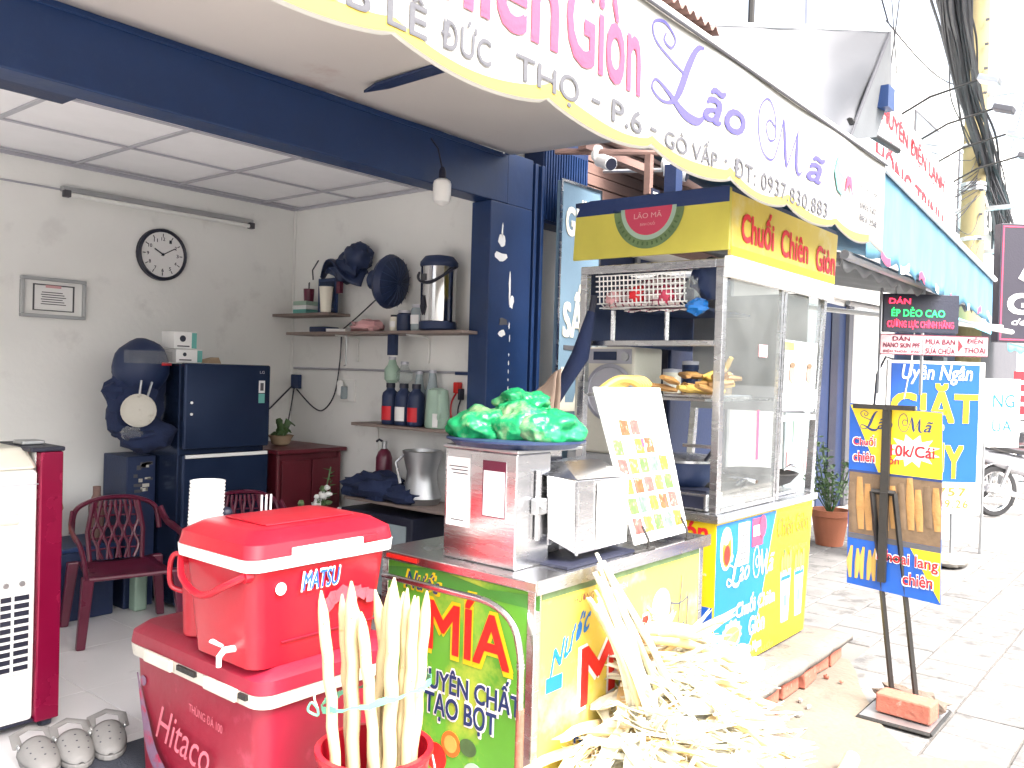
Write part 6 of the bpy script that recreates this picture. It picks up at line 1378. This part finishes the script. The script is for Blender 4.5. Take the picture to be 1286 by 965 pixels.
ga = thing('grey_awning', 'dark grey folding arm awning over the neighbour entrance', 'awning', (6.8, 2.4, 2.1))
MB().grid(lambda a, b: (5.2+a*3.5, 3.5-b*1.75+a*0, 2.62-.34*b+.01*math.sin(a*30)-.02*a), 40, 6).build('sheet', 'grey_awning', ga, smooth=True, solid=.006); MB().tube([(5.2, 1.74, 2.27), (8.75, 1.74, 2.25)], .03, 8).build('front_bar', 'steel_dull', ga)
MB().grid(lambda a, b: (5.2+a*3.5, 1.75, 2.26-.07*b-.02*math.sin(a*70)*b), 120, 2).build('flap', 'grey_awning', ga, smooth=True, solid=.004); MB().tube([(5.3, 3.5, 2.2), (5.3, 1.8, 2.24)], .022, 8).build('arm', 'white', ga); MB().tube([(8.6, 3.5, 2.3), (9.0, 1.55, 2.06)], .025, 8).build('arm', 'white', ga); MB().tube([(7.0, 2.3, 2.15), (9.15, 1.50, 2.03)], .022, 8).build('arm', 'white', ga)

# ================================================================ LED SIGN AND SMALL SIGNS
fdir_n = Vector((-.92, -.35, 0)).normalized(); usg = Vector((.63, -.775, 0)); nsg = usg.cross(Z)
led = thing('led_sign', 'black LED sign with lit red and green lettering under the grey awning', 'sign', (7.0, 1.75, 1.9))
def plate(parent, o, w, h, m, t=.03, name='board', bevel=.003):
    o = Vector(o); P = [o, o+usg*w, o+usg*w-nsg*t, o-nsg*t]; return MB().hexa(P, [p+Z*h for p in P]).build(name, m, parent, bevel=bevel)
lo = Vector((6.80, 1.97, 1.905)); plate(led, lo, .57, .29, 'black', .05)
er, eg = emit_mat('led_red', (1, .03, .08), .55), emit_mat('led_green', (.02, .8, .15), .35)
text(led, 'CƯỜNG LỰC CHÍNH HÃNG', lo+usg*.03+Z*.025, usg, Z, .50, .075, er, bold=.03, lift=.004); text(led, 'ÉP DẺO CAO', lo+usg*.06+Z*.12, usg, Z, .40, .07, eg, bold=.03, lift=.004); text(led, 'DÁN', lo+usg*.04+Z*.215, usg, Z, .16, .05, er, bold=.03, lift=.004)
for k in range(2): MB().tube([lo+usg*(.1+.35*k)+Z*.29-nsg*.02, lo+usg*(.1+.35*k)+Z*.45-nsg*.02], .006, 5).build('hanger', 'steel_dull', led)
s1 = thing('white_small_sign', 'white sign reading about nano skin under the LED sign', 'sign', (6.95, 1.8, 1.72)); o1 = Vector((6.79, 1.98, 1.735)); plate(s1, o1, .315, .155, 'pale_pink')
for tx, a, z, w, h in (('DÁN', .09, .105, .13, .04), ('NANO SKIN PPF', .02, .055, .275, .035), ('ĐIỆN THOẠI - IPAD', .02, .012, .275, .028)): text(s1, tx, o1+usg*a+Z*z, usg, Z, w, h, 'maroon', bold=.03, lift=.003)
s2_ = thing('red_arrow_sign', 'white sign with red triangle reading phone repair, right of the small sign', 'sign', (7.2, 1.5, 1.72)); o2 = o1+usg*.32; plate(s2_, o2, .49, .155, 'pale_pink')
for tx, a, z, w, h in (('MUA BÁN', .02, .085, .22, .05), ('SỬA CHỮA', .02, .015, .22, .055), ('ĐIỆN', .33, .09, .12, .055), ('THOẠI', .31, .015, .16, .055)): text(s2_, tx, o2+usg*a+Z*z, usg, Z, w, h, 'maroon', bold=.02, lift=.003)
MB().add([o2+usg*.265+Z*.03+nsg*.003, o2+usg*.30+Z*.078+nsg*.003, o2+usg*.265+Z*.126+nsg*.003], [(0, 1, 2)]).build('triangle', 'red', s2_)
for o_, w in ((o1, .315), (o2, .49)):
    pr2 = s1 if o_ is o1 else s2_
    for dz in (0, .149): MB().hexa([o_+nsg*.003+Z*dz, o_+usg*w+nsg*.003+Z*dz, o_+usg*w+nsg*.0005+Z*dz, o_+nsg*.0005+Z*dz], [o_+nsg*.003+Z*(dz+.006), o_+usg*w+nsg*.003+Z*(dz+.006), o_+usg*w+nsg*.0005+Z*(dz+.006), o_+nsg*.0005+Z*(dz+.006)]).build('border', 'maroon', pr2)
    MB().tube([o_-nsg*.015+Z*-.3, o_-nsg*.015+Z*.5], .012, 6).build('post', 'steel_dull', pr2)
# tall blue laundry sign
gs = thing('laundry_sign', 'tall blue laundry sign with yellow letters standing on a pole on the pavement', 'sign', (7.98, 1.6, 0))
u2 = Vector((.66, -.75, 0)).normalized(); n2 = u2.cross(Z); o3 = Vector((7.56, 2.14, .44))
def plate2(o, w, h, m, t, nm, p=gs): 
    P = [o, o+u2*w, o+u2*w-n2*t, o-n2*t]; return MB().hexa(P, [q+Z*h for q in P]).build(nm, m, p)
plate2(o3, .83, 1.275, 'white_gloss', .03, 'board'); bf = plate2(o3+u2*.03+Z*.265+n2*.003, .755, .985, 'blue', .0025, 'blue_field'); plate2(o3+u2*.03+Z*.02+n2*.003, .755, .235, 'cream', .0025, 'foot_field')
t3 = lambda tx, a, z, w, h, m, **k: text(gs, tx, o3+u2*a+Z*z+n2*.0032, u2, Z, w, h, m, lift=.003, **k)
t3('Uyên Ngân', .12, 1.08, .60, .16, 'white', shear=.2, bold=.02); t3('GIẶT', .04, .70, .73, .38, 'yellow', bold=.05); t3('ỦY', .36, .30, .30, .36, 'yellow', bold=.05); t3('757', .46, .15, .24, .065, 'orange', bold=.03, spacing=1.2); t3('0909.26', .34, .05, .38, .065, 'orange', bold=.02, spacing=1.2)
MB().tube([o3+u2*.6+Vector((0, 0, -.38)), o3+u2*.6+Z*.1-n2*.02], .018, 8).build('pole', 'steel_dull', gs); MB().tube([o3+u2*.05+Z*1.28-n2*.01, o3-u2*.02+Z*1.30, o3-u2*.09+Z*1.15, o3-u2*.11+Z*.8, o3-u2*.05+Z*.45], .010, 8).build('side_hoop', 'black', gs, smooth=True)
MB().blob(o3+u2*.58+Vector((0, 0, -.39)), (.21, .15, .06), .2, 2.5, 18, 8, 4, squash=.045).build('concrete_foot', 'concrete', gs, smooth=True)
MB().tube([o3+u2*.22+Z*1.6, o3+u2*.20+Z*1.28, o3+u2*.14+Z*.95+n2*.01], .006, 5).build('wire', 'white', gs)
s4 = thing('white_side_sign', 'white board with pale blue letters partly hidden behind the laundry sign', 'sign', (8.9, 1.7, 0)); o4 = Vector((8.55, 1.85, .97))
P = [o4, o4+u2*.62, o4+u2*.62-n2*.02, o4-n2*.02]; MB().hexa(P, [q+Z*.62 for q in P]).build('board', 'white', s4); text(s4, 'NG', o4+u2*.37+Z*.36, u2, Z, .2, .12, 'blue_sky', lift=.003); text(s4, 'ỦA', o4+u2*.37+Z*.14, u2, Z, .18, .14, 'blue_sky', lift=.003); MB().tube([o4+u2*.3-Z*.97, o4+u2*.3+Z*.1-n2*.01], .015, 6).build('post', 'steel_dull', s4)

# ================================================================ POTTED PLANT
def potted(label, loc, s):
    t = thing('potted_plant', label, 'plant', (0, 0, 0), 'potted plants by the neighbour shop')
    MB().lathe([(.12, 0), (.165, .27), (.185, .275), (.185, .33), (.165, .33), (.15, .28), (0, .27)], (0, 0, 0), 26).build('pot', 'terracotta', t, smooth=True); MB().lathe([(0, .285), (.155, .285)], (0, 0, 0), 18).build('soil', 'photo_brown', t)
    r_ = random.Random(int(s*100)); stm = MB(); lv = MB(); lv2 = MB()
    for k in range(13):
        a = r_.uniform(0, 6.28); q = r_.uniform(.05, .27); h = r_.uniform(.55, 1.0); tip = Vector((math.cos(a)*q, math.sin(a)*q, .2+h*.75)); stm.tube([(0, 0, .27), tip*.5+Z*.12, tip], .006, 5)
        for j in range(26):
            p = Vector((0, 0, .3)).lerp(tip, r_.uniform(.25, 1.02))+Vector((r_.uniform(-.07, .07), r_.uniform(-.07, .07), r_.uniform(-.05, .07)))
            d = Vector((r_.uniform(-1, 1), r_.uniform(-1, 1), r_.uniform(-.4, .8))).normalized(); w_ = d.cross(Vector((r_.uniform(-1, 1), r_.uniform(-1, 1), 1))).normalized(); L = r_.uniform(.035, .075)
            (lv if r_.random() < .75 else lv2).add([p, p+d*L*.5+w_*L*.28, p+d*L, p+d*L*.5-w_*L*.28], [(0, 1, 2, 3)])
    stm.build('stems', 'leaf', t); o = lv.build('foliage', 'leaf', t); o['kind'] = 'stuff'; o = lv2.build('pale_foliage', 'leaf_pale', t); o['kind'] = 'stuff'
    t.location = loc; t.scale = (s, s, s); return t
potted('leafy green plant in a terracotta pot at the right corner of the banana cart', (8.10, 2.76, 0), 1.0)

# ================================================================ FURTHER BUILDINGS
def windowed(t, x0, x1, y, zs, xs_, w, h):
    for z in zs:
        for x in xs_: f = B('window', 'grey_ink', t, x, x+w, y-.02, y-.001, z, z+h); B('pane', 'jar_glass', f, x+.05, x+w-.05, y-.027, y-.0205, z+.05, z+h-.05)
p2 = thing('phone_shop', 'pale phone shop with dark doorway and white pillar behind the plant', 'building', (10.5, 4.2, 0))
B('wall', 'facade', p2, 8.91, 12.6, 3.6, 4.3, 0, 5.4); B('doorway', 'navy_dark', p2, 10.0, 10.95, 3.575, 3.598, 0, 2.45); B('door_frame', 'grey_ink', p2, 10.82, 10.98, 3.53, 3.574, 0, 2.5); B('door_glass', 'black', p2, 10.3, 10.55, 3.56, 3.574, .05, 2.4); B('lintel', 'facade', p2, 8.91, 12.6, 3.52, 3.598, 2.52, 2.75, bevel=.01); B('pillar', 'white', p2, 11.05, 11.45, 3.45, 3.598, 0, 2.5, bevel=.01)
B('glass_front', 'jar_glass', p2, 9.0, 9.95, 3.575, 3.598, .3, 2.4); B('poster', 'pale_pink', p2, 11.5, 11.75, 3.585, 3.599, 1.2, 2.2); B('poster', 'pink_red', p2, 9.92, 9.99, 3.56, 3.5745, 1.95, 2.12); B('bracket', 'iron', p2, 9.3, 9.33, 3.4, 3.52, 2.58, 2.62)
for k in range(5): B('shop_sticker', ('pale_pink', 'mint', 'white')[k % 3], p2, 9.05+.17*k, 9.17+.17*k, 3.565, 3.5745, .5+.35*(k % 3), .75+.35*(k % 3))
B('fascia', 'white', p2, 8.95, 12.55, 3.0, 3.1, 2.9, 3.0)
rs = thing('roof_sign', 'white fascia sign with red lettering and lamp arms over the phone shop', 'sign', (10, 2.6, 3.3))
o5, u5 = Vector((8.3, 2.60, 4.34)), Vector((1, 0, -.11)).normalized()
P = [(8.3, 2.6, 3.3), (11.7, 2.6, 3.05), (11.7, 2.7, 3.05), (8.3, 2.7, 3.3)]; MB().hexa(P, [(8.3, 2.6, 4.40), (11.7, 2.6, 4.05), (11.7, 2.7, 4.05), (8.3, 2.7, 4.40)]).build('board', 'white', rs)
v5 = Vector((0, 0, 1)); text(rs, 'CHUYÊN ĐIỆN LẠNH', Vector((8.5, 2.598, 4.06)), u5, v5, 2.7, .26, 'red', bold=.03, lift=.005); text(rs, 'HỒNG TRINH', Vector((8.55, 2.598, 3.62)), u5, v5, 2.65, .36, 'red', bold=.03, lift=.005)
MB().hexa([(8.3, 2.57, 4.02), (8.6, 2.57, 4.0), (8.6, 2.598, 4.0), (8.3, 2.598, 4.02)], [(8.3, 2.57, 4.3), (8.6, 2.57, 4.28), (8.6, 2.598, 4.28), (8.3, 2.598, 4.3)]).build('board_end', 'pink_red', rs)
for k in range(4):
    x = 9.4+k*.75; z = 4.32-.09*k; MB().tube([(x, 2.62, z-.02), (x+.02, 2.35, z+.12), (x+.05, 1.9, z+.22)], .012, 6).build('lamp_arm', 'iron', rs); MB().box((x+.06, 1.82, z+.2), (.16, .2, .06), rot=Matrix.Rotation(.35, 3, 'X')).build('lamp', 'grey_ink' if k % 2 else 'steel_dull', rs, bevel=.01)
p3 = thing('corner_shop', 'far pale shop house at the end of the row with an open dark front', 'building', (17, 4.2, 0)); B('wall', 'facade', p3, 12.61, 24, 3.6, 4.3, 0, 6.5); windowed(p3, 12.6, 24, 3.6, (4.2,), (13.6, 16.4, 19.4), 1.4, 1.4); B('open_front', 'navy_dark', p3, 13.0, 17.5, 3.57, 3.598, 0, 2.7); B('shutter', 'grey_ink', p3, 18.4, 22.5, 3.57, 3.598, 0, 2.7)
for k in range(9): B('hung_goods', ('grey_ink', 'steel_dull', 'black')[k % 3], p3, 13.3+.42*k, 13.55+.42*k, 3.4, 3.56, .5+.1*(k % 4), 1.5+.12*(k % 5))
a3 = thing('turquoise_awning', 'turquoise awning at the far right edge over the corner shop', 'awning', (15, 2.4, 2.0)); MB().grid(lambda a, b: (12.8+a*7, 3.55-b*1.4, 2.75-.62*b+.02*math.sin(a*40)), 60, 6).build('sheet', mat('turq', (.12, .42, .5), .6, var=.3, vs_=3), a3, smooth=True, solid=.006); MB().grid(lambda a, b: (12.8+a*7, 2.14, 2.125-.12*b-.02*math.sin(a*60)*b), 80, 2).build('flap', 'turq', a3, smooth=True, solid=.004); MB().tube([(12.8, 2.14, 2.13), (19.8, 2.14, 2.13)], .03, 8).build('front_bar', 'steel_dull', a3)
ds = thing('dark_shop_sign', 'dark plum sign board with white letters at the right edge', 'sign', (10.6, 1.6, 0)); o6 = Vector((10.18, 1.80, 1.99))
P = [o6, o6+u2*1.1, o6+u2*1.1-n2*.12, o6-n2*.12]; MB().hexa(P, [q+Z*1.24 for q in P]).build('board', mat('plum', (.018, .015, .028), .5), ds, bevel=.005)
for a, b, c_, d in ((.02, 1.06, .02, .035), (.02, 1.06, 1.2, 1.215), (.02, .035, .036, 1.199)):
    Q = [o6+u2*a+n2*.003, o6+u2*b+n2*.003, o6+u2*b+n2*.0005, o6+u2*a+n2*.0005]; MB().hexa([q+Z*c_ for q in Q], [q+Z*d for q in Q]).build('border', 'pink_red', ds)
text(ds, 'GIÀY', o6+u2*.10+Z*.30, u2, Z, .85, .26, 'white', bold=.05, lift=.004); text(ds, 'dép túi', o6+u2*.14+Z*.16, u2, Z, .5, .09, 'white', shear=.3, lift=.004); MB().prism([(0, .05), (.1, 0), (.2, .1), (.3, .35), (.22, .5), (.12, .38), (.08, .2)], o6+u2*.2+Z*.62+n2*.002, u2, Z, .003).build('emblem', 'white', ds)
MB().tube([o6+u2*.5-n2*.06-Z*1.99, o6+u2*.5-n2*.06+Z*.1], .045, 10).build('post', 'grey_ink', ds)
rb = thing('red_banner', 'small red banner hanging under the turquoise awning', 'banner', (13.75, 2.1, 1.0)); o7 = Vector((13.72, 2.2, 1.15)); Q = [o7, o7+u2*.5, o7+u2*.5-n2*.01, o7-n2*.01]; MB().hexa(Q, [q+Z*.6 for q in Q]).build('cloth', 'red', rb)
for k in range(3):
    Q = [o7+u2*.06+n2*.002, o7+u2*.4+n2*.002, o7+u2*.4+n2*.0005, o7+u2*.06+n2*.0005]; MB().hexa([q+Z*(.12+.15*k) for q in Q], [q+Z*(.17+.15*k) for q in Q]).build('text_line', 'white', rb)
MB().tube([o7+u2*.05+Z*.6, o7+u2*.05+Z*1.0], .006, 5).build('cord', 'iron', rb)

# ================================================================ UTILITY POLE, CABLES
up_ = thing('utility_pole', 'pale yellow concrete utility pole with clamps at the right', 'pole', (14.4, 2.93, 0))
MB().tube([(14.40, 2.93, 0), (14.40, 2.935, 4), (14.42, 2.95, 9.5)], [.19, .165, .135], 14).build('shaft', 'pole_concrete', up_, smooth=True)
for k in range(16): MB().box((14.265-.004*k*0, 2.80, 3.0+k*.36), (.03, .05, .03)).build('step_hole', 'grey_ink', up_)
for z in (3.7, 4.45, 4.52, 5.1): MB().lathe([(.172, 0), (.178, .01), (.178, .05), (.172, .06)], (14.405, 2.938, z), 16).build('clamp', 'steel_dull', up_)
for z, L in ((3.55, .8), (4.2, 1.0), (5.9, .5)): MB().box((14.5, 2.70, z), (.07, L, .06)).build('cross_arm', 'steel_dull', up_)
tb = B('junction_box', 'grey_ink', up_, 14.15, 14.3, 3.0, 3.2, 2.9, 3.3)
cbl = thing('cable_bundle', 'thick sagging bundle of black cables running past the utility pole', 'cables', (14, 2.7, 4))
r = random.Random(8)
ctrl = [(6.6, 1.55, 5.35), (8.67, 2.02, 5.27), (10.4, 2.31, 5.32), (12.1, 2.58, 5.28), (13.6, 2.70, 5.10), (14.9, 2.82, 4.90), (16.5, 3.0, 4.72), (20.3, 3.6, 4.6), (26, 4.4, 4.9)]
for k in range(34):
    ox, oz = r.gauss(0, .085), r.gauss(0, .10); P = [(x, y+ox*(1+.3*math.sin(i*2+k)), z+oz*(1+.4*math.sin(i*1.7+k))+(-.10*r.random() if 1 < i < 7 else 0)) for i, (x, y, z) in enumerate(ctrl)]
    MB().tube([Vector(p) for p in catmull(P, 5)], r.uniform(.008, .022), 5).build('cable', 'cable', cbl)
for k in range(12): 
    z0 = r.uniform(4.3, 4.9); P = [(14.6, 2.75, z0), (14.9+r.random()*.3, 2.55+r.uniform(-.2, .1), 4.0-r.random()*.6), (14.9+r.random()*.4, 2.6+r.uniform(-.2, .2), 3.3-r.random()*.5), (14.7, 2.8, 3.0+r.random()*.3)]
    MB().tube([Vector(p) for p in catmull(P, 6)], .012, 5).build('drop_cable', 'cable', cbl)
for k in range(9): P = [(14.3, 2.85, 4.75-.05*k), (13.9-r.random()*.5, 3.05, 4.5-.06*k-r.random()*.2), (13.0-r.random(), 3.35, 4.25-.1*k)]; MB().tube([Vector(p) for p in catmull(P, 6)], .007, 5).build('service_cable', 'cable', cbl)
for k, (a, b) in enumerate((((6, 2.2, 9.0), (16, 4.3, 4.6)), ((9, .6, 8.4), (24, 4.6, 5.2)), ((7.4, 2.2, 4.5), (14.4, 2.9, 6.1)), ((8.8, 2.6, 4.2), (9.3, 2.45, 8.2)), ((5.6, 2.4, 7.2), (7.45, 2.2, 4.5)))):
    a, b = Vector(a), Vector(b); w = MB().tube([a.lerp(b, s/10)-Z*(.25*math.sin(math.pi*s/10)) for s in range(11)], .007, 5).build('overhead_wire', 'cable', loc=a); tag(w, ('thin overhead wire sloping down from the top left to the far poles', 'thin overhead wire crossing the sky on the far right', 'thin overhead wire from the tarp ridge to the pole', 'thin wire rising steeply from the white roof sign', 'thin wire rising from the tarp canopy tip')[k], 'wire', 'thin overhead wires')
for k in range(10):
    P = [(14.2, 2.8, 5.6-.25*k), (13.6-r.random()*.6, 2.9+r.uniform(-.3, .3), 5.1-.2*k-r.random()*.4), (12.4-r.random()*1.2, 3.3+r.uniform(-.3, .2), 4.7-.12*k)]; MB().tube([Vector(p) for p in catmull(P, 6)], .005, 4).build('loose_wire', 'cable', cbl)
fp2 = thing('far_antenna', 'far rooftop antenna and pole against the white sky', 'antenna', (21, 9, 0)); c_ = Vector((21, 9.6, 0))
MB().tube([c_, c_+Z*12.6], .09, 8).build('mast', 'iron', fp2); MB().tube([c_+Vector((1.1, -1.1, 0)), c_+Vector((1.1, -1.1, 12.9))], .13, 8).build('mast', 'grid_metal', fp2)
for k, z in enumerate((11.6, 12.1, 12.4)): MB().tube([c_+Vector((-.7, .7, z)), c_+Vector((.8, -.9, z+.15*(-1)**k))], .035, 6).build('cross_arm', 'grey_ink', fp2)

# ================================================================ MOTORBIKES
def motorbike(label, loc, rz):
    t = thing('motorbike', label, 'motorbike', (0, 0, 0), 'motorbikes parked on the pavement')   # local: length along X, front = +X
    for x in (-.62, .62):
        w = MB().lathe([(.235, -.04), (.28, -.045), (.30, -.02), (.30, .02), (.28, .045), (.235, .04), (.235, -.04)], (x, 0, .30), 30, Y).build('wheel', 'tyre', t, smooth=True)
        MB().lathe([(.215, -.025), (.236, -.03), (.236, .03), (.215, .025), (.215, -.025)], (x, 0, .30), 30, Y).build('rim', 'steel', w, smooth=True); MB().lathe([(.0, -.06), (.045, -.06), (.045, .06), (0, .06)], (x, 0, .30), 14, Y).build('hub', 'steel_dull', w, smooth=True)
        sp2 = MB()
        for k in range(10): a = k*math.pi/5; sp2.tube([(x, 0, .30), (x+math.cos(a)*.22, 0, .30+math.sin(a)*.22)], .005, 4)
        sp2.build('spokes', 'steel', w)
    fen = lambda x, a0, a1, nm: MB().grid(lambda a, b: (x+.33*math.cos(a0+(a1-a0)*a), (b-.5)*.11, .30+.33*math.sin(a0+(a1-a0)*a)), 12, 2).build(nm, 'bike_body', t, smooth=True, solid=.008)
    fen(.62, R(20), R(150), 'front_fender'); fen(-.62, R(40), R(190), 'rear_fender')
    for s in (-1, 1): MB().tube([(.62, s*.07, .30), (.50, s*.07, .72), (.44, s*.03, .92)], .018, 8).build('fork', 'steel', t, smooth=True); MB().tube([(-.62, s*.09, .30), (-.50, s*.10, .60)], .022, 8).build('shock', 'steel_dull', t, smooth=True)
    MB().grid(lambda a, b: (-.72+a*.78, math.sin((b-.5)*math.pi)*(.13-.05*abs(a-.6)), .80+.05*a*0-.05*math.sin(a*3)-.05*abs(b-.5)+.06*(1-a)), 14, 8).build('seat', 'seat_black', t, smooth=True, solid=.05)
    MB().tube([(-.80, 0, .72), (-.55, 0, .66), (-.2, 0, .58), (.05, 0, .46), (.30, 0, .42)], [.05, .10, .115, .09, .06], 12).build('body', 'bike_body', t, smooth=True)
    MB().hexa([(.30, -.13, .36), (.42, -.09, .40), (.42, .09, .40), (.30, .13, .36)], [(.34, -.12, .84), (.46, -.07, .88), (.46, .07, .88), (.34, .12, .84)]).build('leg_shield', 'bike_body', t, bevel=.02)
    MB().box((-.05, 0, .30), (.36, .20, .22)).build('engine', 'steel_dull', t, bevel=.03); MB().tube([(.0, -.12, .24), (-.4, -.15, .26), (-.85, -.16, .36)], [.02, .03, .045], 10).build('exhaust', 'steel', t, smooth=True)
    MB().tube([(.40, -.33, 1.0), (.43, -.2, 1.02), (.44, 0, .96), (.43, .2, 1.02), (.40, .33, 1.0)], .014, 8).build('handlebar', 'steel_dull', t, smooth=True); MB().blob((.50, 0, .94), (.10, .13, .09), .03).build('headlight', 'white_gloss', t, smooth=True); MB().blob((-.86, 0, .72), (.05, .08, .04), .03).build('tail_light', 'red', t, smooth=True)
    for s in (-1, 1): MB().tube([(.42, s*.22, 1.02), (.44, s*.28, 1.16)], .006, 5).build('mirror_stem', 'black', t); MB().blob((.44, s*.30, 1.19), (.015, .06, .04), 0).build('mirror', 'black', t, smooth=True)
    MB().tube([(-.78, .1, .82), (-.92, .06, .86), (-.92, -.06, .86), (-.78, -.1, .82)], .012, 6).build('grab_rail', 'steel', t)
    t.location = loc; t.rotation_euler = (0, 0, rz); return t
m1 = motorbike('silver grey motorbike parked behind the laundry sign, rear wheel showing', (11.9, 1.62, 0), R(-38))
m2 = clone(m1, 'motorbike parked in the cluster at the right edge, beyond the first', (13.6, 2.2, 0), R(-70)); m4 = clone(m1, 'motorbike squeezed between the first and the clustered ones near the right edge', (12.75, 1.95, 0), R(-58)); m3 = clone(m1, 'farthest motorbike in the row under the turquoise awning', (15.0, 2.6, 0), R(-62))
